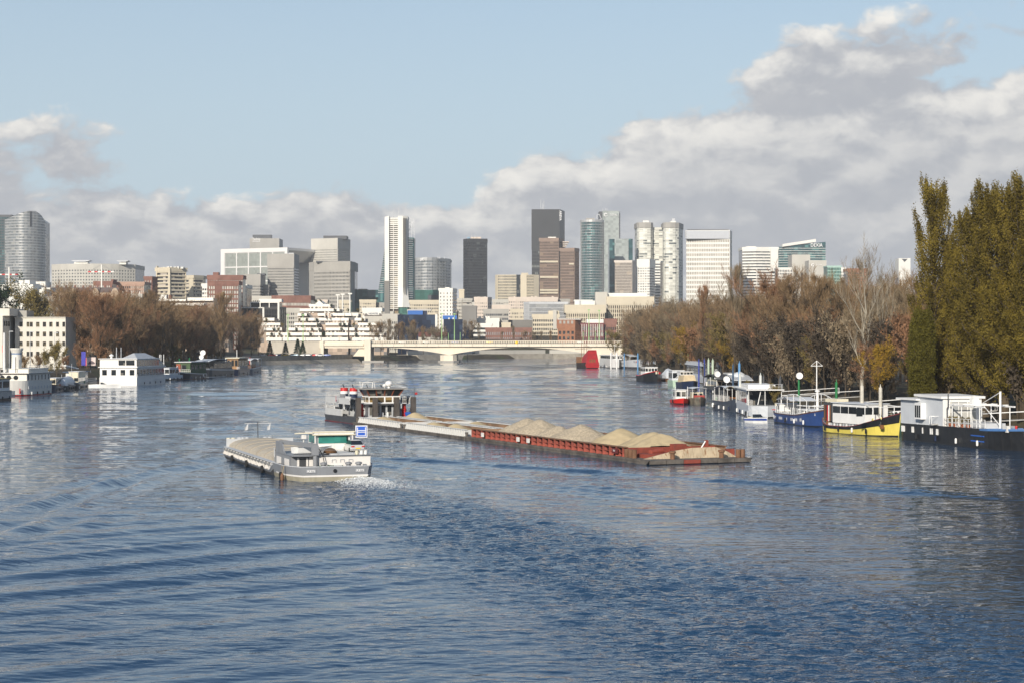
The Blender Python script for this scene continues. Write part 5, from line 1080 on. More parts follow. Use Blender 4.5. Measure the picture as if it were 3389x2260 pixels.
for kk, (px, py, d_, ss_) in enumerate(((30, 902, 1250, 1.0), (336, 893, 1280, 1.0))):
    e = empty('tower_crane', 'red and white tower crane ' + ('beside the curved silver tower' if kk == 0 else 'before the curved grey block'), 'crane', (xat(px, d_), d_, 14)); hz_ = zat(py, d_) - 14
    MB().tube((0, 0, 0), (0, 0, hz_ + 3.5), .7, .5, n=4).build('mast', STONEW, e)
    for k in range(8): MB().box(-9.5 + k * 2.3, -7.3 + k * 2.3, -.35, .35, hz_ - 2, hz_ - 1.1).build('jib_section', RED if k % 2 == 0 else STONEW, e)
    MB().path([(-8, 0, hz_ - 1), (0, 0, hz_ + 3.4), (8, 0, hz_ - 1)], .12).build('tie_bar', STEEL, e)
# the bank goes on beyond the pale office
for k, (px, dd_, yt, lab) in enumerate(((-160, 700, 985, 'cream block standing past the pale stone office'), (-330, 640, 1000, 'beige block standing past the cream one'), (-480, 760, 960, 'tall pale block at the bend of the bank'))):
    B('apartment_block', lab, [(px - 60, 0), (px + 60, 0)], yt, dd_, (STONEW, BEIGE, CONC_L)[k], G_HOME, 3.1, (12,), .5, .5, .4, 1.5, depth=18)
for k in range(10):
    dd_ = 430 + k * 14; x = float(lbank(dd_)) - 14 - (k % 3) * 9
    if CX + (x - 4) / dd_ * F > -110: continue
    tree('broad%d' % (k % 4), 'bare_tree', 'bare brown tree on the bank past the pale stone office', x - 4, dd_, .7 + .03 * (k % 4), None, TW_BROWN, 'bare trees past the office')
# ---------------------------------------------------------------- vessels: shared builders
def hull(e, L, bm, zdeck, mat, bow=.25, stern=.12, zb=-.8, name='hull', flare=.12, n=26, bowp=1.7, sternp=2.4, deck=None, sternw=.55, rise=0.0):
    """lofted hull along local x (0 stern, L bow); zdeck(t) gives the sheer"""
    secs = []
    def hw(t):
        w_ = 1.0
        if t > 1 - bow: w_ = max(.02, (1 - ((t - (1 - bow)) / bow) ** bowp))
        if t < stern: w_ = min(w_, sternw + (1 - sternw) * (1 - (1 - t / stern) ** sternp))
        return w_ * bm / 2
    for k in range(n + 1):
        t = k / n; w_ = hw(t); zd = zdeck(t); rk = rise * max(0, (t - (1 - bow)) / bow) ** 2
        wl = max(.015, w_ - flare * (1 + 3 * max(0, (t - (1 - bow)) / bow)) * min(1, w_ / (bm * .25)))
        xo = L * t
        secs.append([(xo + rk, -w_, zd), (xo + rk * .4, -(w_ + wl) / 2, zd * .5), (xo, -wl, 0.0), (xo, -wl * .9, zb), (xo, wl * .9, zb), (xo, wl, 0.0), (xo + rk * .4, (w_ + wl) / 2, zd * .5), (xo + rk, w_, zd)])
    o = MB().loft(secs, closed=False).build(name, mat, e, smooth=False)
    dk = MB(); 
    for a, b_ in zip(secs, secs[1:]):
        dk.add([(a[0][0], a[0][1] * .985, a[0][2] - .06), (b_[0][0], b_[0][1] * .985, b_[0][2] - .06), (b_[-1][0], b_[-1][1] * .985, b_[-1][2] - .06), (a[-1][0], a[-1][1] * .985, a[-1][2] - .06)], [(0, 1, 2, 3)])
    dk.build('deck', deck or MGREY, e)
    return secs
def strake(e, secs, f0, f1, mat, name='strake', proud=.03, z_abs=None):
    """painted or raised band round the hull between two fractions of its height"""
    mb = MB()
    def pt(s, f, sg):
        A, Bm_, C_ = (s[0], s[1], s[2]) if sg < 0 else (s[-1], s[-2], s[-3])
        A, Bm_, C_ = Vector(A), Vector(Bm_), Vector(C_)
        p = Bm_.lerp(A, f * 2 - 1) if f > .5 else C_.lerp(Bm_, f * 2)
        return (p.x, p.y + sg * proud, p.z)
    for sg in (-1, 1):
        for a, b_ in zip(secs, secs[1:]):
            q = [pt(a, f0, sg), pt(b_, f0, sg), pt(b_, f1, sg), pt(a, f1, sg)]
            mb.add(q, [(0, 1, 2, 3)])
    a = secs[0]; mb.add([(a[0][0] - proud, pt(a, f0, -1)[1], pt(a, f0, -1)[2]), (a[0][0] - proud, pt(a, f0, 1)[1], pt(a, f0, 1)[2]), (a[0][0] - proud, pt(a, f1, 1)[1], pt(a, f1, 1)[2]), (a[0][0] - proud, pt(a, f1, -1)[1], pt(a, f1, -1)[2])], [(0, 1, 2, 3)])
    return mb.build(name, mat, e)
def cabin(e, x0, x1, y0, y1, z0, z1, mat, wins=(), roof=None, glass=None, name='cabin', over=.15, tk=.10, slope=0.0):
    """deckhouse with panes on its sides: wins = (side, n, za, zb, gap) with side n/f (−y/+y) or a/s (−x aft, +x fore)"""
    c = MB().box(x0, x1, y0, y1, z0, z1).build(name, mat, e)
    for sd, n_, za, zb_, gap in wins:
        A, B_ = (x0, x1) if sd in 'nf' else (y0, y1); w_ = (B_ - A) / n_
        for k in range(n_):
            u0, u1 = A + k * w_ + gap / 2, A + (k + 1) * w_ - gap / 2
            m = MB()
            if sd == 'n': m.box(u0, u1, y0 - .03, y0 + .02, za, zb_)
            elif sd == 'f': m.box(u0, u1, y1 - .02, y1 + .03, za, zb_)
            elif sd == 'a': m.box(x0 - .03, x0 + .02, u0, u1, za, zb_)
            else: m.box(x1 - .02, x1 + .03, u0, u1, za, zb_)
            m.build('window', glass or DARKG, c)
    if roof: MB().hexa([(x0 - over, y0 - over, z1), (x1 + over, y0 - over, z1 + slope), (x1 + over, y1 + over, z1 + slope), (x0 - over, y1 + over, z1)], [(x0 - over, y0 - over, z1 + tk), (x1 + over, y0 - over, z1 + tk + slope), (x1 + over, y1 + over, z1 + tk + slope), (x0 - over, y1 + over, z1 + tk)]).build('roof', roof, e)
    return c
def rail(e, pts, h, mat, step=1.2, r=.03, mids=1, name='railing'):
    mb = MB()
    for a, b_ in zip(pts, pts[1:]):
        a, b_ = Vector(a), Vector(b_); L_ = (b_ - a).length; n_ = max(1, int(L_ / step))
        for k in range(n_ + 1): p = a.lerp(b_, k / n_); mb.tube(p, p + Vector((0, 0, h)), r, n=4)
        for m in range(mids + 1): z = h * (1 - m / (mids + 1)); mb.tube(a + Vector((0, 0, z)), b_ + Vector((0, 0, z)), r, n=4)
    return mb.build(name, mat, e)
def canopy(e, x0, x1, y0, y1, z, mat, rise=.35, axis='x', tk=.06, name='canopy', n=8):
    top, bot = [], []
    secs = []
    for k in range(n + 1):
        f = k / n; up_ = rise * math.sin(math.pi * f)
        if axis == 'x': x = x0 + (x1 - x0) * f; secs.append([(x, y0, z + up_), (x, y1, z + up_), (x, y1, z + up_ + tk), (x, y0, z + up_ + tk)])
        else: y = y0 + (y1 - y0) * f; secs.append([(x0, y, z + up_), (x1, y, z + up_), (x1, y, z + up_ + tk), (x0, y, z + up_ + tk)])
    return MB().loft(secs, closed=True).build(name, mat, e)
def posts(e, pts, z0, z1, mat, r=.05, name='post'):
    for x, y in pts: MB().tube((x, y, z0), (x, y, z1), r, n=6).build(name, mat, e)
def bollard(e, x, y, z, mat, s=1.0):
    return MB().lathe((x, y, z), [(.16 * s, 0), (.16 * s, .38 * s), (.24 * s, .40 * s), (.24 * s, .52 * s), (.10 * s, .56 * s)], 8).build('bollard', mat, e)
def dish(e, x, y, z, r, mat, rz=0.0):
    o = MB().lathe((0, 0, 0), [(.02, 0), (r * .55, r * .06), (r, r * .22), (r * .98, r * .26), (r * .5, r * .12), (.02, r * .08)], 14).build('satellite_dish', mat, e); o.location = (x, y, z); o.rotation_euler = (R(75), 0, rz); return o

# ---------------------------------------------------------------- grey motor barge under way
ks = math.atan2(KDIR[1], KDIR[0])
KE = e = empty('motor_barge', 'grey motor cargo barge under way with a beige covered hold and a car on deck', 'barge', (KST[0], KST[1], 0), ks)
KL, KB = 38.7, 8.0
KH = M('barge_hull_grey', (.235, .245, .26), .42, var=.06, streak=.16, dirt=(.16, .12, .09)); KLOW = M('barge_lower_hull', (.33, .30, .22), .6, var=.18, streak=.35, dirt=(.11, .08, .05))
KW = M('barge_white', (.76, .73, .69), .45, var=.05, streak=.18, dirt=(.46, .36, .25)); KDK = M('barge_deck', (.10, .095, .09), .8, var=.25)
def kz(t): return 1.28 - .80 * float(sstep(.19, .24, t)) + 1.0 * float(sstep(.90, .955, t))
secs = hull(e, KL, KB, kz, KH, bow=.13, stern=.10, zb=-1.0, n=60, deck=KDK, sternw=.74, sternp=2.0, bowp=2.2, flare=.25)
st_ = [s_ for s_ in secs[:13]]
strake(e, st_, .02, .32, KLOW, 'lower_hull', .025); strake(e, st_[:11], .33, .44, KW, 'white_stripe', .04)
strake(e, secs[12:56], .02, .55, M('barge_side_dark', (.055, .055, .055), .6, var=.3, streak=.4, dirt=(.16, .13, .10)), 'side_plating', .03); strake(e, secs[12:56], .85, 1.0, LGREY, 'rubbing_strake', .05)
rims = MB()
for a, b_ in zip(secs[:13], secs[1:13]):
    for sg in (0, -1): rims.tube(a[sg], b_[sg], .05, n=5)
rims.tube(secs[0][0], secs[0][-1], .05, n=5); rims.build('bulwark_cap', LGREY, e)
ex = MB().tube((-.06, .05, .92), (-.02, .05, .92), .17, n=14).build('hawse_hole', BLACK, e)
for yy in (2.15, -2.15):
    pl = MB().box(-.055, -.035, yy - .42, yy + .42, .78, 1.06).build('name_plate', M('plate_grey', (.30, .31, .33), .5), e)  # even grey plate behind the name, a little paler than the hull
    lettering('KETI', .27, FACEP, e, (-.075, yy, .92), (R(90), 0, R(-90)), 'lettering', .006, sx=1.25, bold=.006)
# coaming, brackets and the rolling hatch cover
CO = M('coaming_grey', (.30, .30, .29), .6, var=.15, streak=.25)
for y in (-3.45, 3.45): MB().box(9.6, 35.2, y - .09, y + .09, .4, 1.08).build('coaming', CO, e)
for y0, y1, z in ((-3.75, -3.25, 1.08), (3.25, 3.75, 1.08), (3.60, 3.78, .82)): MB().box(9.6, 35.2, y0, y1, z, z + .08).build('coaming_rail', LGREY if z > 1 else CO, e)
bk = MB().add([(0, 0, 0), (.07, 0, 0), (.07, .42, 0), (0, .42, 0), (0, 0, .64), (.07, 0, .64), (.07, .10, .64), (0, .10, .64)], [(3, 2, 1, 0), (4, 5, 6, 7), (0, 1, 5, 4), (1, 2, 6, 5), (2, 3, 7, 6), (3, 0, 4, 7)]).mesh('coaming_bracket', KW)
for k in range(16):
    put(bk, 'coaming_bracket', e, (10.2 + k * 1.62, 3.54, .42)); put(bk, 'coaming_bracket', e, (10.2 + k * 1.62, -3.54, .42), 0, (1, -1, 1))
HC = M('hatch_cover_beige', (.46, .40, .31), .6, var=.08, scale=.4, streak=.15)
for k in range(13):                                                     # arched telescoping sections
    x0, x1 = 9.9 + k * 1.93, 9.9 + (k + 1) * 1.93 - .05; up = .06 if k % 2 else 0
    sec = []
    for x in (x0, x1): sec.append([(x, 3.25 * math.cos(math.pi * j / 12), 1.10 + up + .92 * math.sin(math.pi * j / 12) ** .8) for j in range(13)] + [(x, -3.0, 1.10)] + [(x, 3.0, 1.10)])
    MB().loft(sec, closed=True).build('hatch_section', HC, e)
    rb_ = MB(); rb_.loft([[(x, (3.27) * math.cos(math.pi * j / 12), 1.12 + up + (.96) * math.sin(math.pi * j / 12) ** .8) for j in range(13)] for x in (x0 + .02, x0 + .14)], caps=False); rb_.build('hatch_rib', M('hatch_rib', (.53, .47, .37), .6), e)
MB().box(34.9, 35.1, -3.5, 3.5, .4, 1.95).build('breakwater', LGREY, e); MB().box(9.35, 9.6, -3.5, 3.5, .4, 1.6).build('hold_end', CO, e)
MB().path([(36, 0, 1.2), (36.2, .0, 3.6)], .05).build('bow_mast', DGREY, e); MB().tube((36.2, -1.4, 3.45), (36.2, 1.4, 3.45), .022, n=5).build('mast_yard', WHITE, e)
for y in (-1.35, 1.0):
    fl_ = MB(); fl_.loft([[(36.2 + .05 * math.sin(k * 1.4), y + .09 * k, 3.42 - .09 * k), (36.2 - .06 * math.sin(k * 1.3), y + .09 * k, 2.80 - .02 * k)] for k in range(5)], caps=False)
    fl_.build('pennant', M('flag_white', (.50, .50, .50), .9), e)
for y in (-2.4, -1.6, 1.6, 2.4, 2.9): bollard(e, 37.0, y * .6, 1.35, LGREY, 1.2)
for y in (3.1, 2.6): MB().tube((36.0, y, 1.2), (36.0, y, 2.0), .22, n=10).build('fender_drum', CREAM, e)
# after deckhouse, wheelhouse
dh = cabin(e, 1.7, 8.8, -3.5, 1.2, .7, 2.1, KW, roof=None, name='deckhouse')
for k in range(3): MB().path([(1.66, -1.9 + k * .75, 1.55), (1.66, -1.9 + k * .75, 1.78), (1.66, -1.55 + k * .75, 1.78), (1.66, -1.55 + k * .75, 1.55)], .03).build('vent_hood', LGREY, dh)
MB().box(1.62, 1.70, -1.0, .2, .8, 1.30).build('locker', LGREY, dh); MB().box(1.55, 1.7, -3.1, -2.8, .8, 1.35).build('vent', MGREY, dh)
MB().box(1.55, 8.9, -3.6, 3.5, 2.1, 2.16).build('boat_deck', MGREY, e)
cb = cabin(e, 2.2, 9.2, 1.25, 3.45, .7, 2.08, KH, (('f', 2, .95, 1.8, 1.6),), name='side_cabin', glass=KW); MB().box(2.14, 2.22, 2.1, 2.75, .85, 1.85).build('door', DGREY, cb); MB().box(2.12, 2.2, 1.95, 2.12, .8, 1.95).build('door_frame', KW, cb); MB().box(2.12, 2.2, 2.73, 2.9, .8, 1.95).build('door_frame', KW, cb); MB().box(2.13, 2.2, 1.3, 1.85, .8, 2.0).build('white_panel', KW, cb)
MB().prismx([(3.3, 2.1), (3.48, 2.1), (3.48, 3.1), (3.3, 3.1)], 6.6, 8.8).build('wing_panel', KH, e); MB().prismy([(4.6, 2.1), (6.6, 2.1), (6.6, 3.1), (6.0, 2.9), (5.4, 2.35)], 3.32, 3.46).build('wing_panel', KH, e)
wh = cabin(e, 6.2, 9.4, -2.75, .35, 2.16, 3.75, KW, name='wheelhouse')
MB().box(6.15, 6.21, -2.55, .15, 2.95, 3.62).build('rear_window', TEAL, wh); MB().box(6.6, 9.1, .33, .38, 2.95, 3.62).build('side_window', TEAL, wh)
MB().box(5.8, 9.7, -3.0, .6, 3.75, 3.90).build('roof', WHITE2, wh)
for z in (3.72, 3.96): MB().tube((5.85, -3.1, z), (5.85, .75, z), .07, n=8).build('roof_rail', CREAM, wh)
for y in (.5, -2.9): MB().tube((5.9, y, 2.2), (5.9, y, 3.75), .06, n=6).build('roof_post', WHITE2, wh)
MB().tube((5.85, .75, 3.9), (6.6, 2.2, 3.82), .05, n=6).build('radar_arm', CREAM, wh); MB().box(6.4, 6.8, 1.2, 1.6, 3.35, 3.72).build('searchlight', WHITE2, wh)
MB().tube((6.6, 1.4, 3.35), (6.6, 1.4, 2.2), .05, n=6).build('searchlight_post', WHITE2, wh)
# blue and white signal board beside the wheelhouse
sbx, sby, sbz = 6.0, -3.75, 3.95
MB().box(sbx, sbx + .05, sby - .55, sby + .55, sbz - .55, sbz + .55).build('signal_board', FACEP, e); MB().box(sbx - .02, sbx + .005, sby - .46, sby + .46, sbz - .46, sbz + .46).build('signal_panel', M('signal_blue', (.03, .12, .55), .5), e)
for (a, b_, c, d_) in ((-.40, -.33, -.36, .38), (.33, .40, -.36, .38), (-.33, .33, .06, .13), (-.33, .33, -.08, -.02), (-.40, .40, -.40, -.34)): MB().box(sbx - .04, sbx - .02, sby + a, sby + b_, sbz + c, sbz + d_).build('signal_bar', FACEP, e)
# deck crane with folded jib
MB().tube((1.5, 1.45, .7), (1.5, 1.45, 2.2), .20, n=10).build('crane_post', KH, e); MB().box(1.25, 1.75, 1.2, 1.75, 2.2, 3.05).build('crane_head', KH, e)
MB().hexa([(1.3, 1.35, 2.85), (1.3, 1.65, 2.85), (7.4, 3.45, 2.95), (7.4, 3.2, 2.95)], [(1.3, 1.35, 3.2), (1.3, 1.65, 3.2), (7.4, 3.45, 3.25), (7.4, 3.2, 3.25)]).build('crane_jib', MGREY, e)
MB().path([(1.5, 1.15, 2.8), (1.3, .85, 2.2), (1.25, .7, 1.5), (1.4, .75, 1.0)], .04).build('hydraulic_hose', BLACK, e)
MB().box(2.0, 8.0, -3.2, .0, 2.16, 2.28).build('deck_beam', LGREY, e)
dg = empty('dinghy', 'white open tender lying across the boat deck of the grey barge', 'dinghy', (0, 0, 0))
def kworld(x, y, z): c, s_ = math.cos(ks), math.sin(ks); return (KST[0] + x * c - y * s_, KST[1] + x * s_ + y * c, z)
dg.location = kworld(4.0, 2.9, 2.35); dg.rotation_euler = (0, 0, ks - R(82)); hull(dg, 3.6, 1.25, lambda t: .40 + .12 * t * t, WHITE, bow=.45, stern=.1, zb=-.1, deck=M('tender_inside', (.5, .47, .40), .6), n=12, sternw=.85)
for k, x in enumerate((3.4, 12.0, 20.0, 28.0)):
    ty = MB().lathe((0, 0, 0), [(.20, -.09), (.34, -.09), (.36, 0), (.34, .09), (.20, .09)], 14).build('tyre_fender', TYRE, e); ty.location = (x, 4.12, .35); ty.rotation_euler = (R(90), 0, 0); MB().tube((x, 4.06, .6), (x, 4.0, 1.25 if k == 0 else .75), .02, n=4).build('fender_rope', M('rope_tan', (.30, .24, .15), .9), e)
rail(e, [(10.0, 3.9, .46), (34.5, 3.9, .46)], .55, STEEL, 3.0, .014, 0, 'side_wire')
tp = MB().lathe((0, 0, 0), [(.75, 0), (.72, .16), (.5, .34), (.25, .42), (.03, .43)], 14).build('tarpaulin', M('tarp_brown', (.10, .05, .02), .9, var=.3, bump=.5), None, kworld(3.0, -.2, 2.28)); tp.scale = (.8, 1.0, 1); tag(tp, 'brown tarpaulin heap on the boat deck of the grey barge', 'tarpaulin')
for k, y in enumerate((-2.35, -2.78, -3.15)):
    bu = MB().lathe((0, 0, 0), [(.14, 0), (.17, .34), (.19, .36), (.19, .40), (.15, .40)], 12).build('plastic_bucket', CREAM if k == 0 else WHITE, None, kworld(2.0, y, 2.17)); tag(bu, 'cream plastic bucket on the aft edge of the boat deck' if k == 0 else 'white plastic bucket on the aft edge of the boat deck', 'bucket', None if k == 0 else 'buckets on the boat deck')
nt = MB(); rg = random.Random(3)
for k in range(60): nt.tube((rg.gauss(0, .28), rg.gauss(0, .55), .05), (rg.gauss(0, .28), rg.gauss(0, .55), .05 + rg.uniform(0, .35)), .06, n=4)
tag(nt.build('green_netting', M('netting_green', (.03, .09, .05), .9), None, kworld(1.1, .35, .95), ks), 'heap of dark green netting on the after deck of the grey barge', 'netting')
make_car('silver hatchback standing on the deck of the grey barge beside the wheelhouse', kworld(5.2, -2.85, 2.17), ks, (.56, .55, .53), None, .76, True)
for y in (-1.3, -2.2): bollard(e, .7, y, .9, MGREY, 1.3)
bollard(e, .7, .9, .9, MGREY, 1.3)
MB().path([(2.4, 4.0, 1.3), (2.45, 4.1, .8), (2.42, 4.12, .2)], .045).build('mooring_rope', M('rope_tan', (.30, .24, .15), .9), e); MB().lathe((2.42, 4.18, -.1), [(.05, 0), (.14, .15), (.16, .5), (.05, .75)], 8).build('fender', RUST, e)
MB().tube((10.3, 3.3, 1.2), (10.3, 3.3, 2.4), .05, n=6).build('lamp_standard', LGREY, e); MB().tube((10.3, 3.3, 2.3), (11.2, 2.6, 1.5), .03, n=5).build('stay', DGREY, e)
rail(e, [(1.75, -3.45, 2.16), (1.75, .9, 2.16)], .45, STEEL, 1.1, .018, 0)
# churned water behind the propeller
fm = M('foam_white', (.78, .80, .80), .7, var=.1, scale=2); fo = MB(); rg = random.Random(12)
for k in range(9000):
    a = rg.random() ** 1.5; s0 = -.3 + a * 9.5; la_ = rg.gauss(-2.1 - a * .6, .75 + a * 1.0); zz0 = max(0, (1 - a * 1.25)) * .55 * max(0, rg.random() - .25) * math.exp(-((la_ + 2.1) / 1.6) ** 2)
    if rg.random() < a * .75: continue
    c = Vector(kworld(-s0, la_, zz0 + .05)); r_ = rg.uniform(.012, .05) * (1.15 - a * .6)
    p = [c + Vector((rg.gauss(0, r_), rg.gauss(0, r_), rg.gauss(0, r_ * .5))) for _ in range(4)]
    fo.add([tuple(q) for q in p], [(0, 1, 2), (0, 2, 3), (0, 3, 1), (1, 3, 2)])
fo.build('foam', fm, None, kind='stuff')['label'] = 'white churned foam behind the grey barge'

# ---------------------------------------------------------------- pushed convoy
cf = np.array(wat(2148, 1538)); cb_ = np.array(wat(1167, 1403)); cu = cf - cb_; CLN = float(np.linalg.norm(cu)); cu /= CLN; cvn = np.array((-cu[1], cu[0])); CW = 11.6
corg = cb_ + cvn * CW / 2; crz = math.atan2(cu[1], cu[0])
def cworld(x, y, z): return (corg[0] + cu[0] * x + cvn[0] * y, corg[1] + cu[1] * x + cvn[1] * y, z)
def s_of(px, y=0.0):
    lo, hi = 0.0, CLN
    for _ in range(40):
        m = (lo + hi) / 2; q = cworld(m, y, 0)
        if CX + q[0] / q[1] * F < px: lo = m
        else: hi = m
    return lo
def z_of(py, x, y=0.0): q = cworld(x, y, 0); return H + (CY - py) / F * q[1]
SANDY = M('sand', (.47, .375, .225), .95, var=.12, scale=.8, bump=.5, bscale=9); GRAV = M('gravel_beige', (.44, .365, .26), .95, var=.28, scale=5, bump=.9, bscale=14)
BHULL = M('barge_hull_worn', (.115, .10, .085), .75, var=.4, scale=.8, streak=.5, dirt=(.05, .035, .025)); BWH = M('barge_white_worn', (.60, .60, .585), .6, var=.1, streak=.3, dirt=(.40, .33, .24)); BIN = M('hold_inside', (.25, .155, .095), .85, var=.3, streak=.35)
REDL = M('red_lead', (.25, .052, .032), .75, var=.28, streak=.5, dirt=(.12, .05, .035))
def pile_sand(e_name, label, x0, x1, y0, y1, floor, peaks, mat, slope=.66, seed=0):
    nx, ny = max(30, int((x1 - x0) * 5)), max(14, int((y1 - y0) * 5)); gx = np.linspace(x0, x1, nx); gy = np.linspace(y0, y1, ny); GX, GY = np.meshgrid(gx, gy)
    Zs = np.full(GX.shape, floor)
    for (px_, py_, zz_) in peaks:
        r_ = np.sqrt((GX - px_) ** 2 + (GY - py_) ** 2 + .16) - .4; r_ = r_ + .22 * (vnoise(GX * 1.0 + 50, GY + 50, 1.2, seed + 3) - .5)
        Zs = np.maximum(Zs, zz_ - slope * r_)
    Zs = np.minimum(Zs, floor + .75 + .62 * np.minimum(np.minimum(GX - x0, x1 - GX), 99)); Zs = np.minimum(Zs, floor + .75 + .62 * np.minimum(GY - y0, y1 - GY)) if (y1 - y0) > 8 else Zs
    Zs = Zs + .09 * (vnoise(GX + 90, GY + 90, .5, seed) - .5) + .05 * (vnoise(GX + 90, GY + 90, .25, seed + 1) - .5)
    Vv = [cworld(float(a), float(b_), float(c)) for a, b_, c in zip(GX.ravel(), GY.ravel(), Zs.ravel())]
    Ff = [(j * nx + i, j * nx + i + 1, (j + 1) * nx + i + 1, (j + 1) * nx + i) for j in range(ny - 1) for i in range(nx - 1)]
    o = MB().add(Vv, Ff).build(e_name, mat, None, smooth=True); return tag(o, label, 'sand')
s1, s2 = s_of(1321, -CW / 2), s_of(1537, -CW / 2)
def hold_barge(label, x0, x1, y0, y1, colr, ribs, zc, group=None, near=True):
    q = cworld(x0, (y0 + y1) / 2, 0); e = empty('cargo_barge', label, 'barge', q, crz, group); L_ = x1 - x0; w_ = (y1 - y0) / 2 - .04
    MB().box(0.05, L_ - .05, -w_, w_, -1.2, .34).build('hull', BHULL, e)
    for sg in (-1, 1): MB().box(.03, L_ - .03, sg * w_ - .05, sg * w_ + .05, .18, .36).build('rubbing_bar', BHULL, e)
    c_ = w_ - .62
    MB().box(1.2, L_ - 1.2, -c_ - .04, -c_ + .04, .34, zc).build('coaming', colr, e); MB().box(1.2, L_ - 1.2, c_ - .04, c_ + .04, .34, zc).build('coaming', BIN, e)
    MB().box(1.2, 1.3, -c_, c_, .34, zc).build('hold_end', colr, e); MB().box(L_ - 1.3, L_ - 1.2, -c_, c_, .34, zc).build('hold_end', colr, e)
    MB().box(1.3, L_ - 1.3, -c_ + .05, c_ - .05, .35, .42).build('hold_floor', BIN, e); MB().box(1.3, L_ - 1.3, -c_ + .045, -c_ + .07, .4, zc - .02).build('hold_lining', BIN, e)
    for sg in (-1, 1): MB().box(1.1, L_ - 1.1, sg * c_ - .16, sg * c_ + .16, zc, zc + .08).build('coaming_rail', colr if near else BWH, e)
    rb = MB().add([(0, 0, 0), (.09, 0, 0), (.09, -.36, 0), (0, -.36, 0), (0, 0, zc - .36), (.09, 0, zc - .36), (.09, -.12, zc - .36), (0, -.12, zc - .36)], [(0, 1, 2, 3), (7, 6, 5, 4), (4, 5, 1, 0), (5, 6, 2, 1), (6, 7, 3, 2), (7, 4, 0, 3)]).mesh('coaming_bracket', colr)
    for k in range(ribs): put(rb, 'coaming_bracket', e, (1.6 + k * (L_ - 3.2) / (ribs - 1), -c_ - .04, .345))
    for xx in (.6, L_ - .6):
        for yy in (-w_ + .5, w_ - .5): bollard(e, xx, yy, .34, BHULL, 1.0)
    return e
hold_barge('white narrow hopper barge abutting the pusher, on the pier side of the pair', 0, s1 - .05, -CW / 2, -.05, BWH, 17, 1.06)
hold_barge('hopper barge beside the pusher with a sand heap, outer of the pair', 0, s1 - .05, .05, CW / 2, BWH, 17, 1.06, None, False)
hold_barge('white narrow hopper barge coupled behind the red one, with close ribs', s1, s2 - .05, -CW / 2, -.05, BWH, 26, 1.12)
hold_barge('rusty hopper barge coupled behind the red one, outer of the pair', s1, s2 - .05, .05, CW / 2, BWH, 22, 1.12, None, False)
pile_sand('sand_heap', 'small sand heap in the white barge abutting the pusher', 1.6, s1 - 1.6, -CW / 2 + .8, -.8, .46, [(s_of(1266, -3), -2.9, 1.25)], SANDY, .4, 5)
pile_sand('sand_heap', 'pointed sand heap in the outer barge beside the pusher', 1.6, s1 - 1.6, .8, CW / 2 - .8, .46, [(s_of(1379, 3) * .92, 2.9, z_of(1364, s_of(1379, 3), 2.9))], SANDY, .55, 8)
pile_sand('sand_heap', 'two low sand heaps in the white barge with close ribs', s1 + 1.6, s2 - 1.6, -CW / 2 + .8, -.8, .46, [(s_of(1433, -3), -2.9, 1.35), (s_of(1509, -3), -2.9, 1.45)], SANDY, .45, 11)
pile_sand('sand_heap', 'low sand heap in the outer rusty barge', s1 + 1.6, s2 - 1.6, .8, CW / 2 - .8, .46, [(s_of(1578, 3), 2.9, 1.35)], SANDY, .42, 14)
# red wide barge
q = cworld(s2, 0, 0); e = empty('cargo_barge', 'wide red and rust cargo barge heaped with sand leading the convoy', 'barge', q, crz); RL = CLN - s2; w_ = CW / 2
MB().hexa([(.05, -w_ + .02, -1.2), (RL - 2.5, -w_ + .02, -1.2), (RL - 2.5, w_ - .02, -1.2), (.05, w_ - .02, -1.2)], [(.05, -w_ + .02, .42), (RL, -w_ + .02, .42), (RL, w_ - .02, .42), (.05, w_ - .02, .42)]).build('hull', BHULL, e)
x = .1
while x < RL - 3: MB().box(x, x + 3.3, -w_ - .04, -w_ + .05, .22, .44).build('rubbing_bar', BHULL, e); x += 3.4
y = -w_
while y < w_ - .4: MB().box(RL - .02, RL + .06, y + .03, min(y + 1.9, w_) - .03, .05, .43).build('bow_plate', BHULL if abs(y + w_ - 3.8) > .3 else REDL, e); y += 1.9
HX0, HX1 = 1.4, RL - 6.2; c_ = w_ - .75; zc = 1.34
MB().box(HX0, HX1, -c_ - .04, -c_ + .04, .42, zc).build('coaming', M('red_lead_dark', (.07, .018, .014), .8, var=.2, streak=.3), e); MB().box(HX0, HX1 + 2, c_ - .05, c_ + .05, .42, zc).build('coaming', BIN, e)
MB().box(HX0, HX0 + .1, -c_, c_, .42, zc).build('hold_end', BIN, e); MB().box(HX1 - .1, HX1, -c_, c_, .42, zc).build('hold_end', REDL, e)
MB().box(HX0, HX1, -c_ - .42, -c_ + .08, zc, zc + .09).build('coaming_rail', RUST, e); MB().box(HX0, HX1 + 2, c_ - .2, c_ + .2, zc, zc + .09).build('coaming_rail', RUST, e)
MB().box(HX0, HX1, -c_ - .30, -c_ - .05, .82, .88).build('stringer', REDL, e)
rb = MB().add([(0, 0, 0), (.62, 0, 0), (.62, -.06, 0), (0, -.40, 0), (0, 0, .92), (.10, 0, .92), (.10, -.06, .92), (0, -.40, .92)], [(0, 1, 2, 3), (7, 6, 5, 4), (4, 5, 1, 0), (5, 6, 2, 1), (6, 7, 3, 2), (7, 4, 0, 3)]).mesh('coaming_bracket', REDL)
nb_ = 28
for k in range(nb_):
    o_ = put(rb, 'coaming_bracket', e, (HX0 + .2 + k * (HX1 - HX0 - .5) / (nb_ - 1), -c_ - .05, .43))
for fx in (.085, .345, .415): MB().box(HX0 + (HX1 - HX0) * fx, HX0 + (HX1 - HX0) * fx + .6, -c_ - .55, -c_ - .40, .6, 1.1).build('white_plate', WHITE2, e)
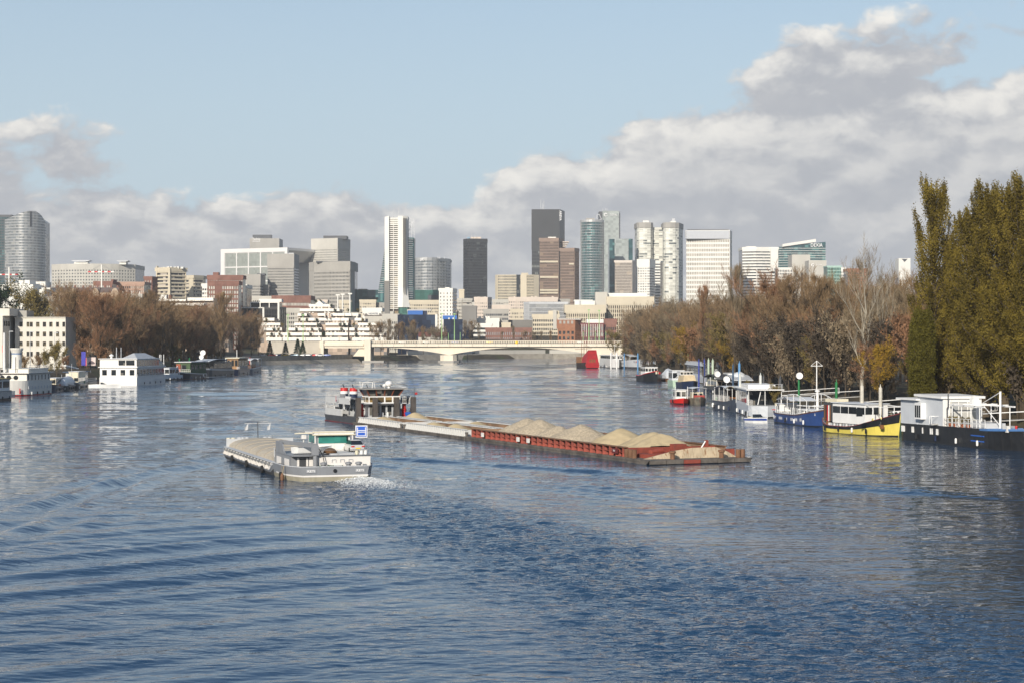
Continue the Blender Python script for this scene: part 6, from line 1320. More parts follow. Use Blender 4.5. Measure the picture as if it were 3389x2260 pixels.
nbx = HX1 - 2.4; MB().box(nbx, nbx + 1.05, -c_ - .60, -c_ - .40, .70, 1.22).build('number_box', M('maroon_plate', (.13, .025, .025), .6), e); lettering('70 8', .26, FACEP, e, (nbx + .52, -c_ - .62, .97), (R(90), 0, 0), 'lettering', .005)
def bz(x, px, py, dyy=0): return 0
pk = []
for px, py, dyy in ((1744, 1391, .3), (1785, 1395, -.2), (1700, 1412, .4), (1848, 1416, .2), (1924, 1413, .1), (1890, 1425, -.6)):
    s_ = s_of(px, dyy); pk.append((s_, dyy, z_of(py, s_, dyy) + .30))
pile_sand('gravel_heap', 'long beige gravel heaps filling the middle of the red barge', s2 + HX0 + .2, s_of(1990, 0), -c_ + .1, c_ - .1, .9, pk, GRAV, .50, 20)
pk = []
for px, py, dyy in ((2055, 1425, 0), (2163, 1438, .3), (2185, 1442, -.3), (2206, 1447, .4), (2140, 1441, .0)):
    s_ = s_of(px, dyy); pk.append((s_, dyy, z_of(py, s_, dyy) + .30))
pile_sand('sand_heap', 'smooth pale sand heaps at the bow end of the red barge', s_of(1975, 0), s2 + HX1 - .2, -c_ + .1, c_ - .1, .7, pk, SANDY, .52, 24)
RW = M('rust_streaked_white', (.46, .37, .25), .75, var=.18, scale=.6, streak=1.0, dirt=(.20, .075, .02)); pr = [(-5.2, .44), (-3.2, .85), (-1.6, 1.18), (.3, 1.42), (2.9, 1.45), (4.2, 1.0), (5.3, .46)]
for (a, za), (b_, zb2) in zip(pr, pr[1:]): MB().hexa([(RL - 2.2, a, .42), (RL - 2.1, a, .42), (RL - 2.1, b_ - .03, .42), (RL - 2.2, b_ - .03, .42)], [(RL - 2.5, a, za), (RL - 2.42, a, za), (RL - 2.42, b_ - .03, zb2), (RL - 2.5, b_ - .03, zb2)]).build('breakwater_plate', RW, e)
for (xx, yy) in ((RL - 1.2, -2.6), (RL - 1.2, 2.9)): bollard(e, xx, yy, .42, RUST, 1.5)
for (xx, yy) in ((RL - 1.0, 5.2), (RL - 1.0, 4.7), (RL - 5, -5.3), (RL - 4.2, -5.3), (RL - 5.9, -5.3)): MB().tube((xx, yy, .42), (xx, yy, 1.25), .26, n=10).build('bitt', RUST, e)
MB().box(RL - 5.2, RL - 4.2, -.8, .6, .9, 1.7).build('winch_house', REDL, e); MB().tube((RL - 5.4, -1.6, 1.0), (RL - 4.8, -3.2, .9), .28, n=10).build('winch_drum', REDL, e); MB().box(RL - 6, RL - 3.5, -4.4, 1.0, .42, .8).build('winch_bed', REDL, e)
MB().box(RL - 3.6, RL - 3.3, 2.3, 2.6, .9, 2.1).build('light_post', REDL, e); MB().tube((RL - 3.4, 1.6, 1.0), (RL - 3.4, 2.3, 2.0), .07, n=6).build('strut', WHITE, e); MB().box(RL - 3, RL - 2.6, 4.3, 5.2, .42, 1.2).build('locker', REDL, e)

# ---------------------------------------------------------------- pusher tug
tx0 = -15.0; q = cworld(-.3, -.6, 0); e = empty('pusher_tug', 'push tug with red white and blue funnels and a high wheelhouse', 'tug', q, crz); TW = 9.6; hw_ = TW / 2
MB().hexa([(-14.6, -hw_ + .2, -1), (-.2, -hw_ + .2, -1), (-.2, hw_ - .2, -1), (-14.6, hw_ - .2, -1)], [(-15, -hw_, .95), (0, -hw_, .95), (0, hw_, .95), (-15, hw_, .95)]).build('hull', DGREY, e)
MB().box(-14.9, -.1, -hw_ - .03, -hw_ + .1, -.2, .06).build('red_boot_topping', M('boot_maroon', (.16, .025, .025), .6), e)
TG = M('tug_grey', (.56, .56, .545), .5, var=.05, streak=.12)
# aft wing: bulwark, pillars with slanting sides and the upper wall
for sg in (-1, 1):
    yy = sg * (hw_ - .12)
    MB().box(-14.8, -6.5, yy - .08, yy + .08, .95, 1.95).build('bulwark', TG, e); MB().box(-14.7, -2.8, yy - .08, yy + .08, 2.75, 3.65).build('upper_wall', TG, e)
    for xx in (-14.6, -10.6, -5.6): MB().prismy([(xx - .25, 1.95), (xx + .35, 1.95), (xx + .15, 2.4), (xx + .4, 2.76), (xx - .2, 2.76), (xx - .1, 2.4)], yy - .08, yy + .08).build('slanting_pillar', TG, e)
    MB().prismy([(-4.6, 2.75), (-3.2, 2.75), (-2.0, 3.95), (-4.6, 3.95)], yy - .07, yy + .07).build('wind_deflector', WHITE, e)
    rail(e, [(-14.6, yy, 3.66), (-5, yy, 3.66)], .55, WHITE2, .6, .03, 0)
MB().box(-14.8, -14.6, -hw_ + .05, hw_ - .05, .95, 2.0).build('stern_bulwark', TG, e); MB().box(-14.7, -3.0, -hw_ + .2, hw_ - .2, 3.5, 3.64).build('upper_deck', MGREY, e)
cabin(e, -12.2, -3.2, -3.4, 3.4, .95, 3.5, TG, (('n', 5, 1.7, 2.7, .7), ('a', 3, 1.6, 2.7, .6)), name='engine_house')
MB().box(-9.0, -7.9, -hw_ - .10, -hw_ - .04, 3.0, 3.6).build('company_board', LGREY, e); MB().box(-8.9, -8.75, -hw_ - .12, -hw_ - .1, 3.05, 3.9).build('red_slash', RED, e); lettering('cfn', .42, NAVY, e, (-8.35, -hw_ - .13, 3.2), (R(90), 0, 0), 'lettering', .005)
for (xx, yy) in ((-9.5, -3.4), (-7.4, -2.6), (-6.0, -.8), (-5.3, 1.2)):
    fn = MB().lathe((xx, yy, 3.6), [(.60, 0), (.60, .58)], 16).build('funnel', NAVY, e, smooth=False); MB().lathe((xx, yy, 3.6), [(.61, .58), (.595, .98)], 16).build('white_band', WHITE, fn); MB().lathe((xx, yy, 3.6), [(.60, .98), (.56, 1.48)], 16).build('red_band', RED, fn); MB().tube((xx, yy, 5.0), (xx - .35, yy - .1, 5.6), .07, n=6).build('exhaust_pipe', BLACK, fn)
# wheelhouse on its tower
cabin(e, -4.2, -1.0, -2.3, 2.6, 3.0, 4.0, WHITE, (('s', 4, 3.12, 3.85, .25), ('n', 2, 3.12, 3.85, .25)), name='lower_bridge', glass=GLASS('bridge_inside', (.10, .07, .03), (.30, .20, .08), .6, .5, .3, .2))
MB().box(-4.6, -.5, -3.3, 3.4, 2.88, 3.0).build('bridge_deck', LGREY, e); cabin(e, -4.0, -1.4, -2.2, 2.4, .95, 2.9, LGREY, (('s', 5, 1.2, 2.6, .3),), name='bridge_base')
wl = MB(); lo = [(-4.0, -2.1, 4.0), (-1.2, -2.1, 4.0), (-1.2, 2.4, 4.0), (-4.0, 2.4, 4.0)]; hi = [(-4.3, -2.7, 5.0), (-.8, -2.7, 5.0), (-.8, 3.0, 5.0), (-4.3, 3.0, 5.0)]
wl.hexa(lo, hi).build('wheelhouse_glazing', DARKG, e)
WF = M('wheelhouse_frame', (.20, .06, .03), .5)
for f in (0, .25, .5, .75, 1): MB().tube(Vector(lo[1]).lerp(Vector(lo[2]), f), Vector(hi[1]).lerp(Vector(hi[2]), f), .10, n=5).build('window_frame', WF, e)
MB().tube(lo[0], hi[0], .09, n=5).build('window_frame', WF, e)
MB().prism([(-4.7, -3.2), (-.4, -3.2), (-.4, 3.5), (-4.7, 3.5)], 5.0, [5.2, 5.12, 5.12, 5.2]).build('wheelhouse_roof', M('roof_tan', (.30, .28, .25), .6), e)
MB().path([(-2.5, -2.9, 5.15), (-2.5, -2.7, 6.0), (-2.5, -1.2, 6.0), (-2.5, -1.3, 5.15)], .06).build('radar_frame', WHITE2, e); MB().tube((-2.5, -3.1, 5.1), (-2.5, -3.2, 6.2), .03, n=5).build('antenna', WHITE, e); MB().tube((-2.0, -1.0, 5.1), (-2.0, -1.2, 6.2), .04, .02, n=5).build('antenna', WHITE, e)
MB().lathe((-2.2, 1.2, 5.15), [(.18, 0), (.18, .3), (.42, .36), (.55, .62), (.46, .95), (.05, 1.1)], 12).build('radome', WHITE, e); MB().lathe((-2.2, .5, 5.15), [(.05, 0), (.05, .2), (.24, .26), (.28, .45), (.05, .62)], 10).build('radome', WHITE, e); MB().box(-1.0, -.6, 2.7, 3.4, 5.2, 5.4).build('searchlight', LGREY, e)
KN_ = M('push_knee', (.075, .065, .058), .8, var=.3, streak=.4, dirt=(.14, .10, .07))
for yy in (-4.2, -1.6, 1.7, 4.3): MB().box(-.45, .25, yy - .32, yy + .32, -.5, 3.85).build('push_knee', KN_, e); MB().prismy([(-2.0, .95), (-.45, .95), (-.45, 3.2)], yy - .12, yy + .12).build('knee_brace', DGREY, e)
for yy in (-3.3, 3.3): MB().lathe((-1.4, yy, .95), [(.35, 0), (.35, .9), (.42, .95), (.42, 1.1), (.30, 1.15), (.30, 1.9), (.10, 2.0)], 12).build('red_capstan', RED, e)
MB().lathe((-.9, 3.9, .95), [(.5, 0), (.65, .5), (.65, .62), (.2, .7)], 12).build('blue_tub', BLUE, e)
rail(e, [(-.6, 2.8, 3.0), (-.6, 3.4, 3.0), (-4.5, 3.4, 3.0)], .9, WHITE2, .5, .03, 1); MB().tube((-.3, 4.6, 3.8), (-.3, 4.6, 5.2), .03, n=5).build('jack_staff', DGREY, e); MB().box(-.3, -.28, 4.62, 5.0, 4.2, 4.5).build('ensign', RED, e)
MB().box(-14.9, -14.3, 2, 4, .95, 1.3).build('stern_winch', DGREY, e)
for k in range(3): MB().lathe((-1.2, -.9 + k * .8, .95), [(.16, 0), (.16, .55), (.05, .7)], 8).build('gas_bottle', WHITE, e)
# ---------------------------------------------------------------- moored boats
def moor(name, label, A, B_, beam, side, cat='boat', extra=0.0, group=None):
    """boat lying along the line of two waterline points (stern A, bow B); side +1 = wooded bank, -1 = built-up bank"""
    a = Vector(wat(*A)); b_ = Vector(wat(*B_)); dv = b_ - a; L = dv.length + extra; dv.normalize()
    pr = Vector((-dv.y, dv.x)); flip = pr.x * side < 0
    if flip: pr = -pr
    o = a + pr * (beam / 2)
    e = empty(name, label, cat, (o.x, o.y, 0), math.atan2(dv.y, dv.x), group)
    return e, L, (1 if flip else -1)                                    # sign of the local y that faces the river
def ys_(vs, a, b_): return (min(vs * a, vs * b_), max(vs * a, vs * b_))
def sd(vs): return 'n' if vs < 0 else 'f'
GRW = M('boat_grey_white', (.60, .62, .64), .45, var=.05, streak=.1)
# white houseboat on a black hull
e, L, v = moor('houseboat', 'white flat-roofed houseboat on a long black hull below the poplars', (2975, 1453), (3335, 1494), 5.4, 1, 'houseboat'); hb = 2.7
secs = hull(e, L, 5.4, lambda t: 2.05 + .25 * t + .5 * max(0, t - .8) * 5 * .3, BLACK, bow=.17, stern=.06, deck=LGREY, sternw=.9, n=30)
strake(e, secs[23:], .90, 1.0, M('bow_blue', (.07, .17, .38), .45), 'blue_bow_band', .04)
for z in (.75, 1.35): MB().box(L * .69, L * .80, v * hb - .06, v * hb + .06, z, z + .13).build('blue_stripe', BLUE, e)
for x in (.7, 1.0, 1.35, 3.4, 3.75, 6.1, 8.1, 8.5, 9.6, 9.9): MB().box(x, x + .16, v * hb - .05, v * hb + .05, 1.05, 1.75).build('hull_window', WHITE, e)
c1 = cabin(e, .2, 4.6, -2.55, 2.55, 2.05, 4.95, GRW, roof=WHITE, over=.45, tk=.22)
c2 = cabin(e, 4.6, 10.8, -2.5, 2.5, 2.05, 5.45, GRW, name='saloon', roof=WHITE, over=.35, tk=.28, slope=-.12)
ya, yb = ys_(v, 2.45, 3.15); bay = MB().box(5.0, 6.6, ya, yb, 2.75, 4.7).build('bay_window', WHITE, e)
for x in (5.1, 5.6, 6.1): MB().box(x, x + .38, v * 3.13 - .04, v * 3.13 + .04, 2.95, 4.4).build('pane', DARKG, bay)
yw = ys_(v, 2.5, -2.5); WALLW = M('end_wall_white', (.80, .78, .74), .5, var=.03)
MB().box(10.8, 10.92, -2.5, 2.5, 2.05, 5.4).build('end_wall', WALLW, e)
for k in range(3):
    for j in range(2): MB().box(10.9, 10.97, -1.6 + k * 1.15, -1.6 + k * 1.15 + 1.02, 2.6 + j * 1.25, 3.75 + j * 1.2).build('pane', GLASS('blind_glass', (.45, .44, .40), (.35, .36, .35), 1, 1, .3, .15), e)
MB().path([(11.3, v * 2.2, 2.2), (11.3, v * 2.2, 4.2), (11.2, v * 2.0, 4.4), (11.2, v * 2.0, 5.9)], .07).build('flue', DGREY, e)
for x in (12.0, 14.2, 16.4, 18.4):
    for y in (-1.9, 1.9): MB().tube((x, y, 2.2), (x, y, 4.55), .06, n=6).build('pergola_post', WHITE, e)
for y in (-1.9, 1.9): MB().box(11.5, 19.5, y - .07, y + .07, 4.55, 4.72).build('pergola_beam', WHITE, e)
for x in (12.5, 15.0, 17.5): MB().box(x, x + .1, -2.2, 2.2, 4.73, 4.83).build('pergola_slat', WHITE, e)
MB().tube((19.6, 0, 2.2), (19.6, 0, 6.4), .13, n=8).build('mast', WHITE, e); MB().path([(19.6, 0, 6.3), (15.5, 0, 4.9)], .05).build('stay', WHITE, e); MB().path([(19.6, 0, 2.5), (16, 0, 4.6)], .05).build('stay', WHITE, e)
dish(e, 13.6, 0, 5.0, .75, WHITE, R(100)); rail(e, [(11.2, v * 2.55, 2.15), (L * .80, v * 2.55, 2.3)], .95, WHITE, .95, .04, 1)
MB().box(12.5, 18.5, -1.3, 1.3, 2.1, 2.75).build('skylight_coaming', LGREY, e)
TERRA = M('terracotta', (.40, .13, .06), .8); rg = random.Random(5)
for k in range(7):
    x, y = 11.6 + k * .75, v * (2.0 - .25 * (k % 2)); po = empty('potted_plant', 'terracotta pot with a small shrub on the deck of the white houseboat', 'plant', tuple(Vector(e.location) + Matrix.Rotation(e.rotation_euler[2], 3, 'Z') @ Vector((x, y, 2.13))), 0, 'potted plants on the houseboat')
    MB().lathe((0, 0, 0), [(.14, 0), (.20, .34), (.22, .36), (.17, .36)], 9).build('pot', TERRA, po); s_ = put(PROTO['shrub%d' % (k % 2)][1], 'foliage', po, (0, 0, .25), k, (.13, .13, .13)); s_['kind'] = 'stuff'
# dark blue bow poking in
e, L, v = moor('moored_barge', 'dark blue barge bow moored ahead of the black-hulled houseboat', (3352, 1502), (3640, 1560), 5.0, 1, 'barge'); e.location.x += .0
secs = hull(e, L, 5.0, lambda t: 2.3 - .3 * t, NAVY, bow=.15, stern=.30, deck=LGREY, sternw=.08, n=26, flare=.3); strake(e, secs, .72, .80, CREAM, 'cream_band'); strake(e, secs, .82, .97, NAVY, 'bulwark'); cabin(e, L * .35, L * .8, -1.9, 1.9, 2.0, 3.6, CREAM, ((sd(v), 4, 2.5, 3.3, .5),), WHITE)
for x in (1.0, 1.7): MB().box(L * .06 + x, L * .06 + x + .3, v * 1.6 - .05, v * 1.6 + .05, 1.75, 2.15).build('red_board', TERRA, e)
# yellow and black barge
e, L, v = moor('dutch_barge', 'yellow and black Dutch-style barge with a white glazed wheelhouse', (2691, 1426), (2914, 1445), 4.6, 1, 'barge', .6); hb = 2.3
zs = lambda t: .95 + .85 * max(0, (.25 - t) / .25) ** 1.5 + 2.05 * max(0, (t - .42) / .58) ** 1.9
secs = hull(e, L, 4.6, zs, YELLOW, bow=.30, stern=.22, deck=MGREY, sternw=.35, sternp=1.8, bowp=1.9, n=40, flare=.10, rise=.5)
strake(e, secs, .60, 1.0, BLACK, 'black_sheer_band', .035)
caps = MB()
for a, b_ in zip(secs, secs[1:]):
    for sg in (0, -1): caps.tube(a[sg], b_[sg], .05, n=5)
caps.build('cap_rail', M('cap_maroon', (.22, .03, .03), .5), e); strake(e, secs, .0, .06, BLACK, 'boot_topping', .03)
wc = cabin(e, L * .24, L * .70, -1.75, 1.75, 1.35, 3.95, WHITE, ((sd(v), 4, 2.65, 3.55, .16), ('s', 3, 2.65, 3.55, .16)), GRW, over=.2, tk=.1, name='wheelhouse'); MB().box(L * .10, L * .24, -1.7, 1.7, 1.5, 3.95).build('dark_porch', DGREY, wc)
cabin(e, L * .06, L * .13, -1.2, 1.2, 1.4, 2.5, WHITE, ((sd(v), 1, 1.6, 2.3, .5),), None, name='stern_locker')
for k in range(5): MB().box(L * .12 + k * .32, L * .12 + k * .32 + .1, v * 1.74 - .06, v * 1.74 + .06, 1.5, 3.6).build('hanging_gear', (WOOD, BLACK, RED, WHITE, WOOD)[k], wc)
MB().lathe((0, 0, 0), [(.20, -.05), (.33, -.05), (.33, .05), (.20, .05)], 14).build('lifebuoy', RED, wc); wc.children[-1].location = (L * .22, v * 1.85, 1.95); wc.children[-1].rotation_euler = (R(90), 0, 0)
for k in range(9): MB().box(L * .25 + k * .72, L * .25 + k * .72 + .34, v * 2.16 - .06, v * 2.16 + .06, 1.0, 1.3).build('scupper', WHITE if k % 2 else LGREY, e)
fr = MB(); 
for y in (-1.6, 1.6): fr.path([(L * .70, y, 3.85), (L * .90, y, 3.7)], .06); fr.tube((L * .80, y, 1.5), (L * .80, y, 3.78), .06, n=6); fr.tube((L * .90, y, 2.4), (L * .90, y, 3.7), .06, n=6)
fr.tube((L * .90, -1.6, 3.7), (L * .90, 1.6, 3.7), .06, n=6)
fr.build('awning_frame', WHITE, e); MB().box(L * .05, L * .22, -.9, .9, 3.98, 4.4).build('roof_locker', CREAM, e)
def on_bow(x, y_extra, z, half):
    k = min(len(secs) - 2, int(x / L * 40)); f = x / L * 40 - k; w_ = abs(secs[k][0][1]) * (1 - f) + abs(secs[k + 1][0][1]) * f; return w_
for x0_, z in ((L * .80, 2.05), (L * .87, 2.25)): w_ = on_bow(x0_ + .3, 0, 0, 0); o_ = MB().box(-.42, .42, -.05, .05, -.15, .15).build('name_board', YELLOW, e); o_.location = (x0_ + .3, v * (w_ - .02), z); o_.rotation_euler = (0, R(-14), -v * R(24 if x0_ < L * .85 else 38) * -1)
an = MB().path([(0, 0, .6), (0, 0, 0), (-.35, 0, .3)], .07).path([(0, 0, 0), (-.55, 0, .12)], .06).build('anchor', DGREY, e); an.location = (L * .90, v * 1.55, 1.25)
for y in (-.35, .35): MB().lathe((L * .965, y, 2.95), [(.05, 0), (.14, .06), (.14, .2), (.05, .28)], 8).build('bow_lamp', WHITE, e)
# green pontoon and white dinghy behind the yellow bow
e, L, v = moor('pontoon', 'low green work pontoon with cluttered deck beside the yellow barge', (2935, 1420), (2968, 1424), 3.0, 1, 'pontoon', 4); MB().box(0, L, -1.5, 1.5, -.5, 1.6).build('hull', M('pontoon_green', (.05, .13, .07), .6, var=.2, streak=.3), e); MB().box(L * .6, L * .95, -1, .6, 1.6, 3.0).build('crate', WHITE2, e); rail(e, [(0, v * 1.4, 1.6), (L, v * 1.4, 1.6)], 1, CREAM, 1.2)
# blue barge with arched awning frame
e, L, v = moor('moored_barge', 'bright blue barge with oval white portlights and an arched white frame', (2545, 1394), (2688, 1414), 5.0, 1, 'barge', 1.0); hb = 2.5
BLU2 = M('hull_blue', (.028, .062, .19), .35, var=.08, streak=.12)
secs = hull(e, L, 5.0, lambda t: 1.45 + .25 * max(0, .2 - t) * 5 + 1.35 * max(0, (t - .45) / .55) ** 2.0, BLU2, bow=.28, stern=.14, deck=LGREY, sternw=.5, n=34, flare=.1, rise=.8); strake(e, secs, 0, .08, BLACK, 'boot_topping')
strake(e, secs, .93, 1.0, M('cap_brown', (.12, .05, .03), .6), 'cap_rail', .05)
for k, x in enumerate((.10, .125, .15, .23, .25, .27, .29, .40, .49, .51, .53, .58, .60, .62, .69, .71)): MB().lathe((0, 0, 0), [(.02, 0), (.12, .02), (.12, .05), (.02, .06)], 10).build('portlight', WHITE, e); o_ = e.children[-1]; o_.location = (L * x, v * (hb - .02), .85 + .25 * max(0, x - .45)); o_.rotation_euler = (R(90) * -v * -1, 0, 0); o_.scale = (1, 2.6, 1)
cabin(e, L * .52, L * .88, -1.6, 1.6, 1.6, 2.35, WHITE, ((sd(v), 5, 1.8, 2.15, .6),), None, name='trunk_cabin'); cabin(e, L * .03, L * .10, -1.5, 1.5, 1.6, 2.7, WHITE, ((sd(v), 1, 1.9, 2.5, .5),), GRW, name='stern_cabin')
fr = MB()
for y in (-2.1, 2.1):
    fr.path([(L * (.22 + .56 * k / 8), y, 3.6 + 1.15 * math.sin(math.pi * k / 8) * .7) for k in range(9)], .06)
    fr.tube((L * .22, -2.1, 3.6), (L * .22, 2.1, 3.6), .05, n=5); fr.tube((L * .78, -2.1, 3.6), (L * .78, 2.1, 3.6), .05, n=5)
    for x in (.22, .36, .50, .64, .78): fr.tube((L * x, y, 1.6), (L * x, y, 3.6 + .8 * math.sin(math.pi * (x - .22) / .56)), .05, n=5)
fr.build('awning_frame', WHITE, e); canopy(e, L * .10, L * .42, -2.0, 2.0, 3.35, GRW, .45)
for k in range(12): posts(e, [(L * .14 + k * .98, v * 2.4)], 1.5, 2.5, WHITE, .04, 'stanchion')
MB().lathe((L * .67, .3, 2.3), [(.20, 0), (.20, 2.5), (.36, 2.55), (.36, 2.75), (.1, 2.85)], 12).build('funnel', WHITE, e); MB().tube((L * .45, v * 1.2, 2.75), (L * .95, v * .5, 2.85), .09, n=6).build('lowered_mast', WHITE, e)
MB().lathe((L * .12, v * 2.5, 1.9), [(.2, -.05), (.32, -.05), (.32, .05), (.2, .05)], 12).build('lifebuoy', RED, e)
tm = Vector((xat(2703, 262), 262, 1.2)); mm = MB().tube((0, 0, 0), (0, 0, zat(1193, 262) - 1.2), .10, .07, n=8); zt_ = zat(1208, 262) - 1.2; mm.tube((-.85, 0, zt_ - .1), (.85, 0, zt_ - .1), .05, n=6); mm.path([(-.85, 0, zt_ - .1), (0, 0, zt_ + .65), (.85, 0, zt_ - .1)], .03); tag(mm.build('signal_mast', WHITE, None, tuple(tm)), 'tall white mast with a crossbar at the bow of the bright blue barge', 'mast')
# small blue and white motorboat
p = wat(2503, 1397); e = empty('motorboat', 'small blue and white motorboat with a windscreen alongside the bright blue barge', 'motorboat', (p[0] - .2, p[1] + 1.6, 0), R(-62)); e.location = (p[0] - .9, p[1] + 1.5, 0)
secs = hull(e, 4.6, 2.0, lambda t: .62 + .25 * t, WHITE, bow=.5, stern=.05, zb=-.3, deck=WHITE, sternw=.92, n=18); strake(e, secs, .45, .82, M('boat_blue', (.03, .07, .30), .35), 'blue_band'); MB().hexa([(2.0, -.75, .8), (2.8, -.6, .82), (2.8, .6, .82), (2.0, .75, .8)], [(1.9, -.7, 1.25), (2.15, -.6, 1.25), (2.15, .6, 1.25), (1.9, .7, 1.25)]).build('windscreen', CARG, e); MB().path([(.8, -.9, .75), (.9, -.85, 1.7), (.9, .85, 1.7), (.8, .9, .75)], .04).build('arch', WHITE, e); MB().box(-.35, .02, -.25, .25, .1, .9).build('outboard_motor', BLACK, e); MB().box(.5, 1.9, -.7, .7, .7, .85).build('seat', CREAM, e)
# white houseboat with a roof deck
e, L, v = moor('houseboat', 'white houseboat with a railed roof deck and dark veranda', (2432, 1364), (2478, 1381), 5.4, 1, 'houseboat', 2); secs = hull(e, L, 5.4, lambda t: 1.9, GRW, bow=.12, stern=.1, deck=LGREY, sternw=.6, n=24); strake(e, secs, 0, .10, BLACK, 'boot_topping')
cabin(e, 1.0, L - 6.0, -2.55, 2.55, 1.85, 4.3, GRW, ((sd(v), 6, 2.2, 3.9, .8),), name='saloon'); MB().box(L - 6.0, L - 5.9, -2.4, 2.4, 1.9, 4.2).build('veranda_glazing', DARKG, e); MB().box(.5, L - 2.6, -3.0, 3.0, 4.3, 4.45).build('roof', WHITE, e)
cabin(e, 2.0, L - 7.5, -2.2, 2.2, 4.45, 5.05, WHITE, (), name='roof_lantern'); rail(e, [(L - 7, -2.8, 4.45), (L - 3, -2.8, 4.45), (L - 3, 2.8, 4.45), (L - 7, 2.8, 4.45)], .8, LGREY, .6, .025); posts(e, [(L - 3, -2.6), (L - 3, 2.6), (L - 3, 0)], 1.9, 4.3, WHITE, .06); rail(e, [(L - 5.5, v * 2.6, 1.9), (L - 1.5, v * 2.2, 1.9)], .9, WHITE, .8)
MB().tube((L - 2.6, v * 1.2, 2.0), (L - 3.4, v * .6, 4.3), .07, n=6).build('boarding_ladder', WHITE, e); s_ = put(PROTO['shrub0'][1], 'deck_plant', e, (L - 3.5, -v * 1.5, 1.9), 0, (.45,) * 3); s_['kind'] = 'stuff'
# dark hull with a curved awning
e, L, v = moor('moored_barge', 'dark slate barge with curved pale awnings and white stanchions', (2350, 1352), (2436, 1366), 5.0, 1, 'barge'); secs = hull(e, L, 5.0, lambda t: 1.65 + .9 * max(0, (t - .5) / .5) ** 1.6, M('hull_slate', (.045, .055, .075), .4, var=.1, streak=.15), bow=.2, stern=.12, deck=WOOD, sternw=.6, n=26)
canopy(e, L * .1, L * .62, -2.3, 2.3, 3.7, GRW, .55); canopy(e, L * .55, L * .95, -2.3, 2.3, 3.9, CREAM, .45); posts(e, [(L * f, s2_) for f in (.12, .3, .48, .62, .8, .94) for s2_ in (-2.2, 2.2)], 1.7, 4.0, WHITE, .05)
for k in range(13): posts(e, [(L * .10 + k * 1.0, v * 2.42)], 1.6, 2.7, WHITE, .045, 'stanchion')
cabin(e, L * .15, L * .45, -1.6, 1.6, 1.7, 3.5, DGREY, ((sd(v), 4, 2.1, 3.2, .3),), None); MB().box(L * .5, L * .85, -1.3, 1.3, 2.25, 2.4).build('deck_table', M('orange_wood', (.40, .15, .03), .6), e); MB().lathe((L * .13, v * 2.55, .35), [(.05, 0), (.22, .1), (.24, .7), (.08, .85)], 8).build('fender', WHITE, e)
s_ = put(PROTO['shrub1'][1], 'deck_plant', e, (L * .88, 0, 2.4), 1, (.4,) * 3); s_['kind'] = 'stuff'
dish(e, L * .32, v * 1.0, 5.35, .62, WHITE, R(95)); MB().tube((L * .32, v * 1.0, 4.2), (L * .32, v * 1.0, 5.3), .04, n=5).build('dish_pole', LGREY, e)
# boats seen end on, bows toward the open river
def endon(name, label, px, py, beam, L, hullmat, ztop, cat='boat', rz=-85, bow=.35, sheer=.5, deck=None):
    p = wat(px, py); r_ = R(rz); e = empty(name, label, cat, (p[0] - math.cos(r_) * L, p[1] - math.sin(r_) * L, 0), r_)
    secs = hull(e, L, beam, lambda t: ztop - sheer + sheer * max(0, (t - .3) / .7) ** 1.6, hullmat, bow=bow, stern=.12, deck=deck or LGREY, sternw=.7, n=22, flare=.12, bowp=2.0); return e, secs
e, secs = endon('small_tug', 'small red-bowed tug with a glazed cabin and white posts', 2262, 1338, 3.0, 7.5, M('tug_red', (.55, .02, .015), .45, var=.1, streak=.1), 1.25, 'tug'); strake(e, secs, 0, .22, BLACK, 'boot_topping'); cabin(e, 2.0, 5.0, -1.0, 1.0, .9, 2.7, WHITE2, (('s', 2, 1.5, 2.4, .2), ('n', 2, 1.5, 2.4, .3)), WHITE); posts(e, [(5.3, -1.2), (5.3, 1.2)], 1.0, 3.4, WHITE, .06)
for y in (-1.55, 1.55): MB().lathe((0, 0, 0), [(.16, -.08), (.32, -.08), (.32, .08), (.16, .08)], 10).build('tyre_fender', TYRE, e); o_ = e.children[-1]; o_.location = (4.5, y, .6); o_.rotation_euler = (R(90), 0, 0)
e, secs = endon('work_boat', 'weathered workboat with a pale canopy and red-green bow beside the small tug', 2318, 1338, 3.1, 8, M('hull_mottled', (.14, .13, .10), .7, var=.5, scale=1.2, streak=.5, dirt=(.25, .06, .04)), 1.5, 'boat'); canopy(e, 1.5, 7.2, -1.4, 1.4, 3.0, GRW, .22, 'y'); posts(e, [(2, -1.3), (2, 1.3), (6.8, -1.3), (6.8, 1.3), (6.8, 0)], 1.2, 3.1, WHITE2, .05); cabin(e, 2.5, 5.5, -1.0, 1.0, 1.1, 2.3, CREAM, (('s', 2, 1.5, 2.1, .2),), None); MB().box(6.0, 7.0, -1.0, 1.0, 1.2, 1.75).build('red_locker', M('locker_red', (.35, .05, .04), .6), e)
e, secs = endon('tug', 'black-hulled tug with a red rim, seen bow-on in open water', 2176, 1263.5, 5.6, 15, BLACK, 3.3, 'tug', -78, .4, 1.5); caps = MB()
for a, b_ in zip(secs, secs[1:]):
    for sg in (0, -1): caps.tube(a[sg], b_[sg], .12, n=5)
caps.build('red_rim', RED, e); MB().lathe((14.2, .7, 2.3), [(.1, 0), (.5, .1), (.55, .5), (.1, .7)], 10).build('red_badge', RED, e); MB().box(14.6, 14.9, -.5, .3, 2.4, 3.2).build('cream_crest', CREAM, e); cabin(e, 3.5, 8.5, -1.9, 1.9, 1.8, 4.3, WHITE, (('s', 4, 3.1, 4.0, .2), ('n', 3, 3.1, 4.0, .3)), WHITE)
